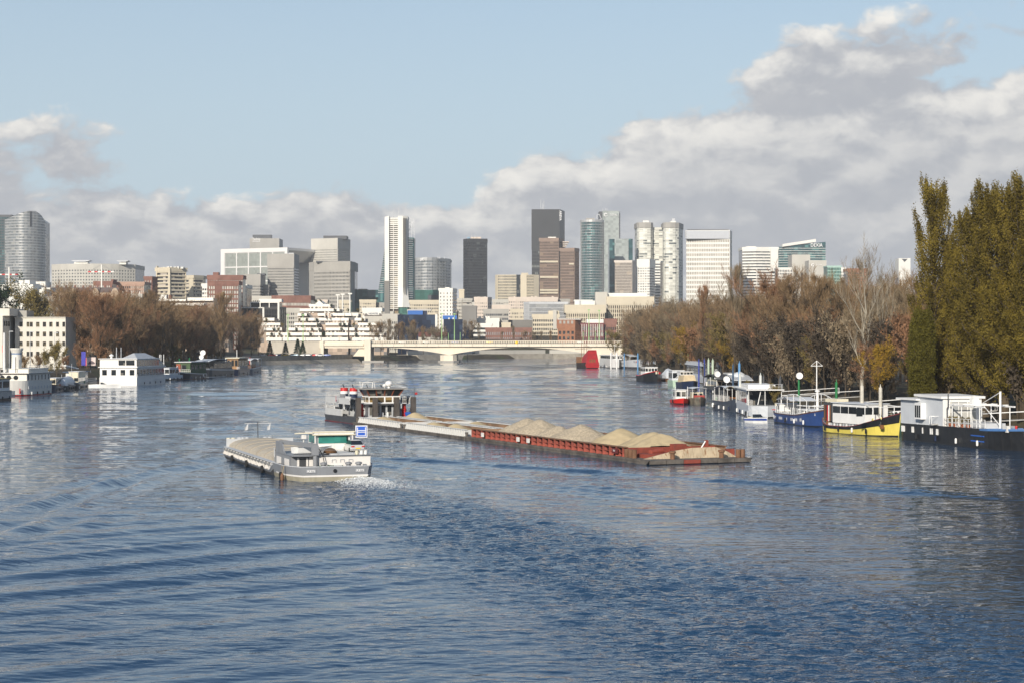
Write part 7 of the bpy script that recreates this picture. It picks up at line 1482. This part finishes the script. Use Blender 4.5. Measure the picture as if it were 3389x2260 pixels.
e, secs = endon('cruiser', 'navy-hulled cruiser under a beige cover', 2295, 1283, 4.2, 11, NAVY, 1.9, 'boat', -80); MB().loft([[(2, -1.8, 1.4), (2, 1.8, 1.4), (2, 1.5, 3.2), (2, -1.5, 3.2)], [(7.5, -1.8, 1.5), (7.5, 1.8, 1.5), (7.0, 1.4, 3.3), (7.0, -1.4, 3.3)]], closed=True).build('beige_cover', M('canvas_beige', (.55, .44, .28), .8, var=.1, streak=.2), e); cabin(e, 1.0, 4.5, -1.7, 1.7, 3.2, 4.1, WHITE, (('s', 4, 3.4, 3.95, .15),), WHITE)
e, secs = endon('pontoon_boat', 'pale green and white pontoon boat with a slanted gangway', 2252, 1278, 4.0, 9, M('hull_mint', (.42, .55, .42), .5, var=.08), 1.7, 'boat', -84, .1, .1); cabin(e, 1, 6, -1.7, 1.7, 1.6, 4.2, GRW, (('s', 2, 2.2, 3.6, .4), ('n', 2, 2.2, 3.6, .4)), WHITE); MB().tube((7.5, 1.2, 4.4), (8.5, -1.5, 2.0), .06, n=5).build('gangway_rail', WHITE, e)
e, L, v = moor('houseboat', 'long white houseboat under a broad pale grey roof', (2243, 1258), (2330, 1275), 6.5, 1, 'houseboat'); e.location.x += 2.0; secs = hull(e, L, 6.0, lambda t: 1.8, GRW, bow=.1, stern=.1, deck=LGREY, n=18, sternw=.8); cabin(e, 1, L - 2, -2.6, 2.6, 1.7, 5.0, GRW, ((sd(v), 8, 2.6, 4.4, .5),), None, name='saloon'); MB().loft([[(0, -3.3, 5.0), (0, 3.3, 5.0), (0, 2.6, 6.1), (0, -2.6, 6.1)], [(L - 1, -3.3, 5.0), (L - 1, 3.3, 5.0), (L - 1.5, 2.6, 6.1), (L - 1.5, -2.6, 6.1)]], closed=True).build('grey_roof', LGREY, e)
for i, (A, B_, lab, cm) in enumerate((((2325, 1296), (2372, 1306), 'black barge with low arched dark awnings and a satellite dish', BLACK), ((2362, 1296), (2402, 1312), 'slate barge with a white-trimmed arched roof behind the dark awnings', DGREY))):
    e, L, v = moor('moored_barge', lab, A, B_, 4.6, 1, 'barge', 1.0); e.location.x += 1.5 * i; secs = hull(e, L, 4.6, lambda t: 1.6 + .6 * t * t, cm, bow=.2, stern=.12, deck=WOOD, n=20); cabin(e, L * .2, L * .8, -1.7, 1.7, 1.6, 3.2, (CREAM, WHITE)[i], ((sd(v), 5, 2.0, 2.9, .3), ('s', 3, 2.0, 2.9, .2)), None); canopy(e, L * .05, L * .95, -2.3, 2.3, 3.5, (DGREY, GRW)[i], .9, 'x', .1); posts(e, [(L * f, q) for f in (.1, .5, .9) for q in (-2.1, 2.1)], 1.6, 3.8, WHITE, .05)
    if i == 0: dish(e, L * .8, v * 1.6, 4.6, .7, WHITE, R(95)); MB().tube((L * .8, v * 1.6, 2), (L * .8, v * 1.6, 4.5), .05, n=5).build('dish_pole', LGREY, e)
    if i == 1: MB().lathe((L * .7, 0, 4.2), [(1.5, 0), (1.3, .5), (.7, .95), (.05, 1.1)], 14).build('domed_cover', GRW, e); MB().box(L * .1, L * .5, -1.8, 1.8, 4.3, 4.7).build('white_coachroof', WHITE, e)
e, L, v = moor('houseboat', 'cream two-decked houseboat with an ochre roof edge', (2192, 1228), (2262, 1240), 6.5, 1, 'houseboat'); e.location.x += 1.0; secs = hull(e, L, 6, lambda t: 1.7, CREAM, bow=.1, stern=.1, deck=CREAM, n=16, sternw=.8); cabin(e, 1, L - 1, -2.8, 2.8, 1.6, 5.2, CREAM, ((sd(v), 7, 2.4, 4.4, .5), ('s', 4, 2.4, 4.4, .3)), M('ochre_trim', (.45, .32, .08), .6), over=.5, tk=.5); rail(e, [(1, v * 2.8, 5.7), (L - 1, v * 2.8, 5.7)], .9, CREAM, 1.0, .05); MB().box(3, 5.2, -1, 1, 5.7, 8.2).build('roof_turret', CREAM, e)
for k in range(6): MB().box(6.5 + k * 1.8, 7.6 + k * 1.8, -1.5, -.4, 5.7, 6.9).build('roof_planter', WHITE, e)
e, secs = endon('covered_boat', 'boat under a domed white cover next to the black tug', 2226, 1262, 4.0, 9, M('hull_brown', (.20, .10, .05), .6), 1.1, 'boat', -82); MB().loft([[(x, 1.8 * math.cos(math.pi * j / 8), 1.0 + h_ * math.sin(math.pi * j / 8)) for j in range(9)] for x, h_ in ((.5, 2.0), (3, 2.9), (6, 2.6), (8, 1.2))], closed=True).build('white_cover', GRW, e)
e, L, v = moor('moored_barge', 'grey barge with a long flat white awning beyond the black tug', (2116, 1221), (2186, 1231), 5.5, 1, 'barge', 2); secs = hull(e, L, 5.5, lambda t: 2.0, MGREY, bow=.2, stern=.1, deck=LGREY, n=18); cabin(e, L * .25, L * .7, -2, 2, 2, 4.4, DGREY, ((sd(v), 5, 2.5, 4.0, .4), ('s', 3, 2.5, 4.0, .3)), WHITE, over=.6); canopy(e, L * .05, L * .75, -2.6, 2.6, 5.6, WHITE, .3); posts(e, [(L * f, q) for f in (.08, .4, .72) for q in (-2.4, 2.4)], 2, 5.7, WHITE, .07); MB().box(.2, 2.4, -2, 1, 2, 4.2).build('stern_cabin', WHITE, e)
e, L, v = moor('moored_barge', 'white barge with a flared bow and pale awning near the bridge', (2022, 1215), (2108, 1222.5), 5.5, 1, 'barge'); secs = hull(e, L, 5.5, lambda t: 3.2 + 1.4 * t * t, WHITE, bow=.25, stern=.15, deck=LGREY, n=24, flare=.3, rise=1.0); strake(e, secs, 0, .24, DGREY, 'grey_boot'); canopy(e, L * .18, L * .72, -2.3, 2.3, 5.4, GRW, .9); posts(e, [(L * f, q) for f in (.2, .45, .7) for q in (-2.2, 2.2)], 3.2, 5.7, WHITE, .08); strake(e, secs[3:14], .52, .74, GLASS('port_strip', (.10, .10, .11), (.60, .60, .60), 1.4, 3, .5, .2), 'window_strip', .04); lettering('GWU', .9, M('name_grey', (.30, .32, .36), .6), e, (L * .86, v * 2.3, 3.4), (R(90), 0, 0 if v < 0 else R(180)), 'lettering', .02)
cabin(e, L * .02, L * .14, -1.8, 1.8, 3.0, 4.6, WOOD, (), None, name='stern_cabin')
e, L, v = moor('river_cruiser', 'white wheelhouse boat with a thin mast between the red ship and the white barge', (1981, 1214.5), (2026, 1218), 5.5, 1, 'boat', 2); secs = hull(e, L, 5.5, lambda t: 4.0, WHITE, bow=.2, stern=.1, deck=LGREY, n=16, sternw=.8); strake(e, secs, 0, .08, BLACK, 'boot_topping'); cabin(e, L * .05, L * .9, -2.2, 2.2, 4.0, 5.6, WHITE, ((sd(v), 6, 4.3, 5.3, .3), ('s', 4, 4.3, 5.3, .3)), WHITE, over=.5, tk=.3); MB().tube((L * .7, 0, 5.8), (L * .7, 0, 10.6), .12, .06, n=6).build('mast', WHITE, e); MB().tube((L * .7, -.8, 10.2), (L * .7, .8, 10.2), .06, n=5).build('yard', WHITE, e); MB().lathe((L * .5, 0, 5.9), [(.1, 0), (.6, .3), (.6, .8), (.1, 1.1)], 10).build('radome', WHITE, e)
# red junk-like ship
SR = M('ship_red', (.38, .015, .02), .5, var=.15, streak=.15)
e, secs = endon('wooden_ship', 'high-sterned red wooden ship with bare spars by the bridge', 1961, 1217.5, 6.6, 17, M('ship_hull_dark', (.035, .022, .018), .6, var=.3), 2.6, 'ship', -76, .06, .3, WOOD); Ls = 17.0
MB().loft([[(Ls - 8, -3.1, 1.2), (Ls - 8, 3.1, 1.2), (Ls - 7, 2.7, 5.0), (Ls - 7, -2.7, 5.0)], [(Ls + .3, -3.2, 1.0), (Ls + .3, 3.2, 1.0), (Ls - .4, 1.9, 8.2), (Ls - .4, -1.9, 8.2)]], closed=True).build('stern_castle', SR, e)
MB().box(Ls - .1, Ls + .35, -3.0, 3.0, .2, 1.6).build('red_transom', SR, e)
for y in (-1.4, -.4, .6): MB().box(Ls + .02, Ls + .16, y, y + .7, 2.6, 4.0).build('stern_window', WOOD, e)
for z in (2.1, 4.6, 6.2, 7.8): MB().box(Ls - .3 - (z - 2) * .09, Ls + .33 - (z - 2) * .09, -3.2 + (z - 1) * .19, 3.2 - (z - 1) * .19, z, z + .2).build('moulding', SR, e)
for x, zt_ in ((2, 16.5), (6, 17.0), (10.5, 17)): MB().tube((x, -.8, 2), (x, -.8, zt_), .16, .08, n=7).build('mast', WOOD, e)
MB().tube((-3, -2.5, 8.4), (14, .5, 8.9), .09, n=5).build('spar', WOOD, e); MB().tube((-1, -1.6, 9.4), (13, -.3, 9.8), .09, n=5).build('spar', WOOD, e); MB().box(0, 8.5, -2.8, 2.8, 2.2, 5.0).build('deckhouse', M('house_tan', (.30, .14, .06), .7, var=.2), e)
# ---------------- mooring piles on the wooded bank
PW = M('pile_pale', (.52, .53, .50), .6, var=.12, streak=.35, dirt=(.40, .22, .06)); PR = M('pile_rusty', (.50, .47, .40), .7, var=.2, streak=.7, dirt=(.36, .17, .04)); PBL = M('pile_blue', (.10, .26, .48), .5, var=.15, streak=.2); PGN = M('pile_palegreen', (.42, .50, .38), .6, var=.1, streak=.2)
PILES = [(2853, 1277, 1375, 12, 236, PR, 'rusty white pile behind the wheelhouse of the yellow barge'), (2914, 1283, 1370, 12, 233, PR, 'rust-streaked white pile at the bow of the yellow barge'), (2768, 1266, 1330, 9, 250, GREENP, 'plain dark green pile behind the yellow barge'), (2644, 1257, 1330, 7, 272, GREENP, 'dark green pile carrying a white dish'),
    (2449, 1237, 1290, 9, 303, PW, 'thick grey pile at the end of the roof-deck houseboat'), (2447, 1203, 1265, 8, 312, PBL, 'bright blue pile beside the roof-deck houseboat'), (2426, 1208, 1265, 6, 330, M('pile_navy', (.04, .08, .14), .6), 'dark blue pile beside the bright blue one'), (2517, 1242, 1272, 9, 300, PW, 'grey pile rising behind the roof deck'), (2527, 1246, 1280, 7, 306, DGREY, 'dark pile next to the grey one behind the roof deck'), (2582, 1252, 1310, 9, 290, DGREY, 'tall dark pile between two houseboats'),
    (2345, 1190, 1215, 7, 430, PGN, 'pale green pile, taller of a pair'), (2359, 1192, 1222, 8, 425, PGN, 'pale green pile, thicker of a pair'), (2277, 1172, 1195, 4, 560, M('pile_moss', (.20, .26, .10), .7), 'mossy green pile behind the cream houseboat'), (2329, 1204, 1250, 4, 460, DGREY, 'dark thin pile before the broad grey roof'), (2341, 1204, 1250, 4, 455, DGREY, 'second dark thin pile before the broad grey roof'),
    (2111, 1171, 1222, 5, 745, PBL, 'slate blue pile at the bow of the white barge'), (2066, 1171, 1190, 3.5, 800, PBL, 'short blue pile behind the white barge'), (2022, 1168, 1195, 5, 810, WHITE, 'white pile beside the thin-masted boat'), (2041, 1168, 1190, 5, 812, WHITE, 'white pile behind the white barge awning'), (2313, 1192, 1210, 5, 470, M('pile_cobalt', (.03, .05, .30), .5), 'cobalt blue post behind the broad grey roof'), (2331, 1191, 1210, 5, 472, M('pile_cobalt', (.03, .05, .30), .5), 'cobalt blue post next to the pale green piles')]
for px, yt, yb, wpx, dd_, mt, lab in PILES:
    x = xat(px, dd_); r_ = wpx * dd_ / F / 2; o_ = MB().lathe((0, 0, 0), [(r_, -1.5), (r_, zat(yt, dd_)), (r_ * .4, zat(yt, dd_) + .12), (r_ * .15, zat(yt, dd_) + .5)], 12).build('mooring_pile', mt, None, (x, dd_, 0)); tag(o_, lab, 'pile')
    if 'dish' in lab: dz_ = MB().lathe((0, 0, 0), [(.03, 0), (.3, .05), (.52, .16), (.5, .2), (.03, .08)], 14).build('satellite_dish', WHITE, None, (x + .02, dd_ - .3, zat(1243, dd_))); dz_.rotation_euler = (R(80), 0, 0); tag(dz_, 'white satellite dish on top of the dark green pile', 'satellite dish')
# ---------------- built-up bank
e, L, v = moor('steamer', 'white old steamer with arched windows, tall mast and a banded funnel', (178, 1302.5), (92, 1309.5), 7.4, -1, 'ship', 2.5); hb = 3.7; CRW = M('steamer_white', (.74, .71, .64), .5, var=.04, streak=.12)
secs = hull(e, L, 7.4, lambda t: 3.15 + .3 * t, CRW, bow=.26, stern=.08, deck=WOOD, sternw=.8, n=30, bowp=2.6, flare=.1); strake(e, secs, 0, .10, BLACK, 'boot_topping'); strake(e, secs, .03, .07, RED, 'red_waterline', .05)
ss_ = cabin(e, 1.0, L - 3.2, -3.2, 3.2, 3.1, 5.0, CRW, ((sd(v), 7, 3.5, 4.6, 1.7),), CRW, over=.7, tk=.15, name='saloon'); cabin(e, 1.5, L - 5, -2.9, 2.9, 5.15, 5.9, CRW, (), CRW, name='upper_deckhouse')
for y in (-2.4, -.9, .7): 
    m_ = MB().lathe((0, 0, 0), [(.02, 0), (.55, .02), (.55, .06), (.02, .08)], 14).build('arched_window', DARKG, ss_); m_.location = (L - 3.18, y, 4.05); m_.rotation_euler = (R(90), 0, R(90)); m_.scale = (1, .9, 1)
for k in range(8): MB().box(2 + k * 1.9, 2.5 + k * 1.9, v * hb - .08, v * hb + .02, 1.5, 2.15).build('hull_port', LGREY, e)
fu = MB().lathe((L - 6.5, -v * .4, 5.9), [(1.15, 0), (1.1, 3.2)], 18).build('funnel', CRW, e); MB().lathe((L - 6.5, -v * .4, 9.1), [(1.12, 0), (1.14, .35)], 18).build('blue_band', M('band_blue', (.22, .28, .38), .6), fu); MB().lathe((L - 6.5, -v * .4, 9.45), [(1.1, 0), (1.5, .9), (1.5, 1.1)], 18).build('funnel_top', CRW, fu)
MB().tube((L - 3.8, -v * 2.2, 5.2), (L - 3.8, -v * 2.2, 13.9), .30, .22, n=8).build('mast', WHITE, e); MB().box(L - 3.9, L - 3.8, -v * 2.2 - .5, -v * 2.2 - .15, 9.6, 11.2).build('flag', M('flag_red_white', (.60, .25, .22), .8), e); MB().tube((L - 4.4, v * .2, 5.0), (L - 4.4, v * .2, 8.6), .09, n=5).build('davit', BLACK, e)
MB().lathe((L - 2.5, -v * 3, 5), [(.45, 0), (.45, 1.2), (.5, 1.25)], 10).build('vent', CRW, e); rail(e, [(1.5, v * 2.9, 6.0), (L - 5.2, v * 2.9, 6.0)], .7, WHITE, 1.0, .04); an = MB().path([(0, 0, 1.2), (0, 0, 0), (-.5, 0, .5)], .14).build('anchor', RED, e); an.location = (L - 1.2, v * 2.4, .5)
e, L, v = moor('houseboat', 'small white cabin boat on a black hull striped with white fenders, ahead of the steamer', (50, 1322), (-70, 1332), 5.5, -1, 'houseboat'); secs = hull(e, L, 5.5, lambda t: 2.0, BLACK, bow=.15, stern=.12, deck=LGREY, n=18); cabin(e, 1, L - 2, -2, 2, 1.9, 4.4, WHITE, ((sd(v), 4, 2.6, 3.9, .6), ('a', 2, 2.6, 3.9, .5)), M('roof_ochre', (.30, .24, .08), .8), over=.5)
for k in range(14): MB().box(.3 + k * .62, .5 + k * .62, v * 2.78 - .08, v * 2.78 + .05, .5, 1.9).build('white_fender', WHITE, e)
for k in range(8): MB().box(-.1, .04, -2.0 + k * .52, -1.8 + k * .52, .5, 1.9).build('white_fender', WHITE, e)
for i, (A, B_, lab, cm, cabm) in enumerate((((222, 1292), (182, 1297), 'varnished dark boat with a cream cabin next to the steamer', NAVY, CREAM), ((256, 1288), (226, 1293), 'boat under a silver-grey tarpaulin among the small boats', DGREY, GRW), ((292, 1284), (258, 1289), 'dark boat with a pale upright cabin at the end of the small boats', BLACK, CREAM))):
    e, L, v = moor('small_boat', lab, A, B_, 3.6, -1, 'boat', 3.0); e.location.x -= .0; secs = hull(e, L, 3.6, lambda t: 1.3 + .9 * t * t, cm, bow=.35, stern=.15, deck=WOOD, n=18); strake(e, secs, .88, 1.0, WOOD if i == 0 else LGREY, 'gunwale', .05)
    if i == 1: MB().loft([[(x, 1.6 * math.cos(math.pi * j / 8), 1.3 + h_ * math.sin(math.pi * j / 8)) for j in range(9)] for x, h_ in ((.5, 1.2), (2.5, 2.2), (L - 2, 1.9), (L - .6, .6))], closed=True).build('tarpaulin', GRW, e)
    else: cabin(e, 1.0, L * .6, -1.2, 1.2, 1.2, (3.2, 3.2, 4.4)[i], cabm, ((sd(v), 2, 2.0, 2.9, .3), ('s', 2, 2.0, 2.9, .2)), WHITE)
    MB().tube((L * .75, 0, 1.3), (L * .75, 0, (5, 4, 6.5)[i]), .05, n=5).build('pole', LGREY, e)
e, L, v = moor('landing_stage', 'cluttered landing stage with white railings behind the small boats', (320, 1276), (262, 1282), 5, -1, 'landing stage'); MB().box(0, L, -2.5, 2.5, -.5, 1.2).build('pontoon', DGREY, e); cabin(e, L * .3, L * .9, -1.5, 1.5, 1.2, 4.0, WHITE2, ((sd(v), 4, 1.8, 3.2, .6),), M('roof_blue_tarp', (.10, .16, .26), .8), over=.7); rail(e, [(0, v * 2.4, 1.2), (L, v * 2.4, 1.2)], 1.0, WHITE, 1.0, .05); MB().tube((L * .1, v * 1.5, 1.2), (L * .2, v * 2.8, -.1), .08, n=5).build('wooden_ladder', WOOD, e); MB().hexa([(L * .2, -2, 4.6), (L * .9, -2, 5.6), (L * .9, -1.4, 5.6), (L * .2, -1.4, 4.6)], [(L * .2, -2, 4.9), (L * .9, -2, 5.9), (L * .9, -1.4, 5.9), (L * .2, -1.4, 4.9)]).build('gangway', WHITE, e)
p = wat(350, 1281); e = empty('speedboat', 'slim white speedboat lying below the two-storey houseboat', 'speedboat', (p[0] - 4.5, p[1] + 1, 0), R(-5)); secs = hull(e, 8.4, 2.2, lambda t: .75 + .15 * t, WHITE, bow=.6, stern=.05, deck=WHITE, n=16, sternw=.9); MB().hexa([(3.2, -.7, .8), (4.6, -.5, .8), (4.6, .5, .8), (3.2, .7, .8)], [(3.1, -.6, 1.3), (3.5, -.5, 1.3), (3.5, .5, 1.3), (3.1, .6, 1.3)]).build('windscreen', CARG, e); MB().box(-.4, 0, -.3, .3, .2, 1.2).build('outboard_motor', BLACK, e)
# white two-storey houseboat
e, L, v = moor('houseboat', 'large white two-storey houseboat with a grey pyramid roof and glazed gallery', (547, 1268), (453, 1275), 10.6, -1, 'houseboat'); hb = 5.3; HW = M('house_white', (.79, .77, .73), .5, var=.03, streak=.06)
MB().box(0, L, -hb, hb, -.6, 2.25).build('hull', HW, e); lw = cabin(e, 1.0, L - .1, -hb + .1, hb - .1, 2.25, 4.9, HW, ((sd(v), 9, 2.7, 4.4, .5), ('s', 4, 2.8, 4.3, 1.3)), None, name='lower_storey'); MB().box(.2, L + .3, -hb - .3, hb + .3, 4.9, 5.1).build('gallery_floor', HW, e)
up = cabin(e, 5.5, L - .1, -hb + .1, hb - .1, 5.1, 7.2, HW, ((sd(v), 9, 5.3, 6.95, .25),), None, name='upper_storey'); 
for y0, y1 in ((v * 4.6, v * 2.2), (v * 2.0, v * .1)): MB().box(L - .12, L - .05, min(y0, y1), max(y0, y1), 5.5, 6.9).build('gallery_window', DARKG, up)
MB().box(5.0, L + .3, -hb - .2, hb + .2, 7.2, 7.38).build('roof_edge', HW, e); MB().loft([[(7, v * .5, 7.38), (L - 1, v * .5, 7.38), (L - 1, v * 5, 7.38), (7, v * 5, 7.38)], [(11, v * 2.6, 8.8), (L - 5, v * 2.6, 8.8), (L - 5, v * 2.9, 8.8), (11, v * 2.9, 8.8)]], closed=True).build('pyramid_roof', LGREY, e)
MB().box(L - 5, L - 2, -v * 5.3 - .6, -v * 5.3 + .6, 3.2, 7.0).build('end_block', HW, e); rail(e, [(.4, v * 5.1, 5.1), (5.4, v * 5.1, 5.1)], 1.0, WHITE, .6, .05); rail(e, [(1, v * 5.35, 2.2), (L - .3, v * 5.35, 2.2)], .9, WHITE, .8, .04)
for x in (.5, 3, 4.2): MB().tube((x, v * 5.0, 5.1), (x, v * 5.0, 8.3), .10, n=6).build('pole', WHITE, e)
for y in (-1.5, -.2): MB().tube((L - 3, y, 7.3), (L - 3, y, 10.4), .10, n=6).build('flue', LGREY, e)
MB().lathe((L - 2, -v * 2.6, 7.3), [(.3, 0), (.3, .6), (.6, .7), (.6, 1.0), (.1, 1.3)], 10).build('cowl', WHITE, e); MB().box(1, 4.5, v * 2, v * 4.6 if v > 0 else v * 2 + .1, 5.1, 5.9).build('yellow_awning', M('awning_yellow', (.60, .42, .05), .7), e) if v > 0 else None
for k in range(8): MB().box(2 + k * 1.2, 2.15 + k * 1.2, v * 5.33 - .05, v * 5.33 + .05, .5, 1.6).build('fender', LGREY, e)
e, L, v = moor('cabin_cruiser', 'white and grey cabin cruiser between the white and the green houseboats', (612, 1256), (552, 1260), 4.0, -1, 'boat', 2); secs = hull(e, L, 4, lambda t: 1.6 + .5 * t, GRW, bow=.4, stern=.1, deck=CREAM, n=16); strake(e, secs, 0, .3, BLACK, 'black_boot'); cabin(e, L * .25, L * .7, -1.5, 1.5, 1.6, 3.9, GRW, ((sd(v), 3, 2.3, 3.4, .3), ('s', 2, 2.2, 3.5, .2)), LGREY); MB().path([(L * .2, v * 1.6, 1.6), (L * .3, v * 1.5, 4.4), (L * .5, v * 1.5, 1.8)], .12).build('cover_frame', WHITE, e)
e, L, v = moor('houseboat', 'dark green wooden houseboat on a black hull', (690, 1251.5), (612, 1257), 5.6, -1, 'houseboat'); GH = M('house_green', (.045, .085, .030), .7, var=.12, streak=.15); secs = hull(e, L, 5.6, lambda t: 1.7 + .9 * t * t, BLACK, bow=.25, stern=.1, deck=WOOD, n=18, flare=.2); strake(e, secs, .90, 1.0, WHITE, 'white_cap', .05); strake(e, secs, 0, .12, RUST, 'rusty_waterline')
cabin(e, 1, L * .72, -2.3, 2.3, 1.7, 5.4, GH, ((sd(v), 4, 3.2, 4.7, 1.6), ('s', 1, 3.0, 4.6, 2.6)), LGREY, over=.5, tk=.25); MB().box(L * .72, L * .73, -v * 2.2, -v * .8, 2.0, 4.9).build('red_door', M('door_rust', (.28, .07, .03), .7), e) if v < 0 else MB().box(L * .72, L * .73, -2.2, -.8, 2.0, 4.9).build('red_door', M('door_rust', (.28, .07, .03), .7), e); rail(e, [(L * .73, -2.2, 2.2), (L * .73, 2.4, 2.2)], 1.0, WHITE, .6, .05)
for x in (2, 5.5, 6.0): MB().box(x, x + .25, v * 2.85 - .06, v * 2.85 + .06, .8, 1.5).build('hull_window', WHITE, e)
e, L, v = moor('moored_barge', 'long grey-black barge with a dark awning and two white dishes', (782, 1242.5), (688, 1249.5), 5.4, -1, 'barge'); secs = hull(e, L, 5.4, lambda t: 2.4 + .8 * t * t, DGREY, bow=.15, stern=.1, deck=LGREY, n=20); strake(e, secs, .84, 1.0, LGREY, 'grey_bulwark', .04); strake(e, secs, 0, .1, LGREY, 'pale_waterline'); cabin(e, L * .1, L * .75, -2.2, 2.2, 2.4, 5.0, DGREY, ((sd(v), 6, 3.0, 4.6, .5), ('s', 3, 3.0, 4.6, .3)), None, name='deckhouse', glass=G_BLACK); canopy(e, L * .25, L * .95, -2.6, 2.6, 5.3, GRW, .7, 'x', .12); dish(e, L * .9, 0, 8.2, .95, WHITE, R(90)); dish(e, L * .95, 0, 6.8, .8, WHITE, R(90)); MB().tube((L * .9, 0, 2.5), (L * .9, 0, 8.2), .06, n=5).build('dish_pole', LGREY, e)
e, L, v = moor('moored_barge', 'barge with a brown wooden wheelhouse next to the long grey-black one', (830, 1237.5), (784, 1241.5), 5.2, -1, 'barge'); secs = hull(e, L, 5.2, lambda t: 2.2, NAVY, bow=.15, stern=.1, deck=WOOD, n=16); cabin(e, L * .1, L * .8, -2, 2, 2.1, 6.0, M('wood_tan', (.32, .19, .09), .7, var=.15, streak=.2), ((sd(v), 3, 3.2, 5.2, .8), ('s', 3, 3.2, 5.4, .4)), CREAM, over=.6, tk=.3); rail(e, [(.5, v * 2.4, 2.2), (L - 1, v * 2.4, 2.2)], .9, WHITE, .9, .05); MB().tube((L * .5, 0, 6.3), (L * .5, 0, 9.0), .12, n=6).build('flue', WHITE, e)
e, L, v = moor('moored_barge', 'last grey barge of the row with two pale awnings over an open deck', (874, 1232.5), (832, 1237), 5.2, -1, 'barge'); secs = hull(e, L, 5.2, lambda t: 2.0 + .9 * (1 - t), MGREY, bow=.15, stern=.25, deck=WOOD, n=16, sternw=.2); strake(e, secs, .86, 1.0, WHITE, 'white_cap', .05); canopy(e, L * .45, L * .98, -2.5, 2.5, 5.0, WHITE, .5, 'x', .12); canopy(e, L * .1, L * .42, -2.3, 2.3, 5.2, WHITE, .3, 'x', .12); posts(e, [(L * f, q) for f in (.12, .4, .5, .95) for q in (-2.2, 2.2)], 2.0, 5.2, WHITE, .08); MB().box(L * .5, L * .85, -1.6, 1.6, 2.1, 3.5).build('deck_furniture', WOOD, e)
for px, yt, dd_, mt, lab in ((594, 1188, 590, GREENP, 'dark green post behind the cabin cruiser'), (627, 1185, 600, GREENP, 'dark green post beside the green houseboat'), (676, 1188, 640, LGREY, 'grey post between the green houseboat and the grey-black barge'), (818, 1182, 735, RED, 'red post behind the wooden wheelhouse'), (827, 1182, 738, RED, 'thin red post behind the wooden wheelhouse'), (747, 1186, 700, LGREY, 'pale post behind the grey-black barge')):
    tag(MB().lathe((0, 0, 0), [(.22, -1), (.22, zat(yt, dd_)), (.05, zat(yt, dd_) + .2)], 8).build('mooring_pile', mt, None, (xat(px, dd_), dd_, 0)), lab, 'pile')

# gangplanks and fenders of the wooded bank
GP = M('gangplank_grey', (.34, .33, .31), .7, var=.15)
for px, dd_, z0_, lab in ((3010, 214, 2.2, 'grey gangplank from the bank to the white houseboat'), (2770, 236, 1.5, 'grey gangplank from the bank to the yellow barge'), (2620, 262, 1.7, 'grey gangplank from the bank to the bright blue barge'), (2470, 297, 2.0, 'grey gangplank from the bank to the roof-deck houseboat'), (2405, 315, 1.9, 'grey gangplank from the bank to the dark slate barge')):
    x = xat(px, dd_) + 2.5; xe = float(rbank(dd_)) + 5.0; e = empty('gangplank', lab, 'gangplank', (x, dd_, z0_)); Lg = xe - x; dzg = 3.0 - z0_
    MB().hexa([(0, -.5, 0), (Lg, -.5, dzg), (Lg, .5, dzg), (0, .5, 0)], [(0, -.5, .12), (Lg, -.5, dzg + .12), (Lg, .5, dzg + .12), (0, .5, .12)]).build('plank', GP, e)
    for yy in (-.5, .5): MB().path([(0, yy, .1), (0, yy, 1.0), (Lg, yy, dzg + 1.0), (Lg, yy, dzg + .1)], .035).build('handrail', WHITE, e)

# lockers, vents and crates fixed about the decks
rk = random.Random(31)
for o in [q for q in bpy.data.objects if q.parent is None and q.get('category') in ('barge', 'houseboat', 'boat', 'tug', 'ship') and q.name.split('.')[0] in ('houseboat', 'moored_barge', 'dutch_barge', 'small_boat', 'river_cruiser', 'cabin_cruiser', 'steamer')]:
    hl = [c for c in o.children if c.name.startswith('hull')]; 
    if not hl: continue
    xs_ = [v_.co.x for v_ in hl[0].data.vertices]; yz = [(abs(v_.co.y), v_.co.z) for v_ in hl[0].data.vertices]; Lh = max(xs_); bw_ = max(a for a, _ in yz); zd_ = sorted(z for _, z in yz)[int(len(yz) * .8)]
    for k in range(7):
        x = rk.uniform(.06, .9) * Lh; y = rk.choice((-1, 1)) * bw_ * rk.uniform(.55, .75); s_ = rk.uniform(.2, .45); mt = rk.choice((WHITE2, LGREY, WOOD, DGREY, CREAM, TERRA, GREENP, RED, STEEL))
        if k % 3 == 2: MB().lathe((x, y, zd_ - .1), [(s_ * .45, 0), (s_ * .5, s_ * 1.6), (s_ * .7, s_ * 1.7), (s_ * .6, s_ * 2.1), (s_ * .1, s_ * 2.2)], 9).build('deck_vent', mt, o)
        else: MB().box(x, x + s_ * rk.uniform(1, 2.4), y - s_ / 2, y + s_ / 2, zd_ - .1, zd_ + s_ * rk.uniform(.6, 1.6)).build('deck_locker', mt, o)
    for k in range(4):
        x = Lh * (.18 + .19 * k); sg = -1 if rk.random() < .5 else 1
        for sg in (-1, 1): MB().lathe((x, sg * (bw_ + .10), .25), [(.04, 0), (.13, .08), (.14, .55), (.05, .66)], 8).build('fender', rk.choice((WHITE, BLACK, NAVY)), o)
# ---------------------------------------------------------------- air
hz = bpy.data.materials.new('thin_haze'); hz.use_nodes = True; t = NT(hz.node_tree)
vp = t.node('ShaderNodeVolumePrincipled'); vp.inputs['Color'].default_value = (.88, .92, .97, 1); vp.inputs['Density'].default_value = 7.5e-5; vp.inputs['Anisotropy'].default_value = .0
t.t.links.new(vp.outputs[0], t.node('ShaderNodeOutputMaterial').inputs['Volume'])
hb = MB().box(-3300, 6600, -450, 6050, -6, 245).build('haze', hz, kind='stuff')
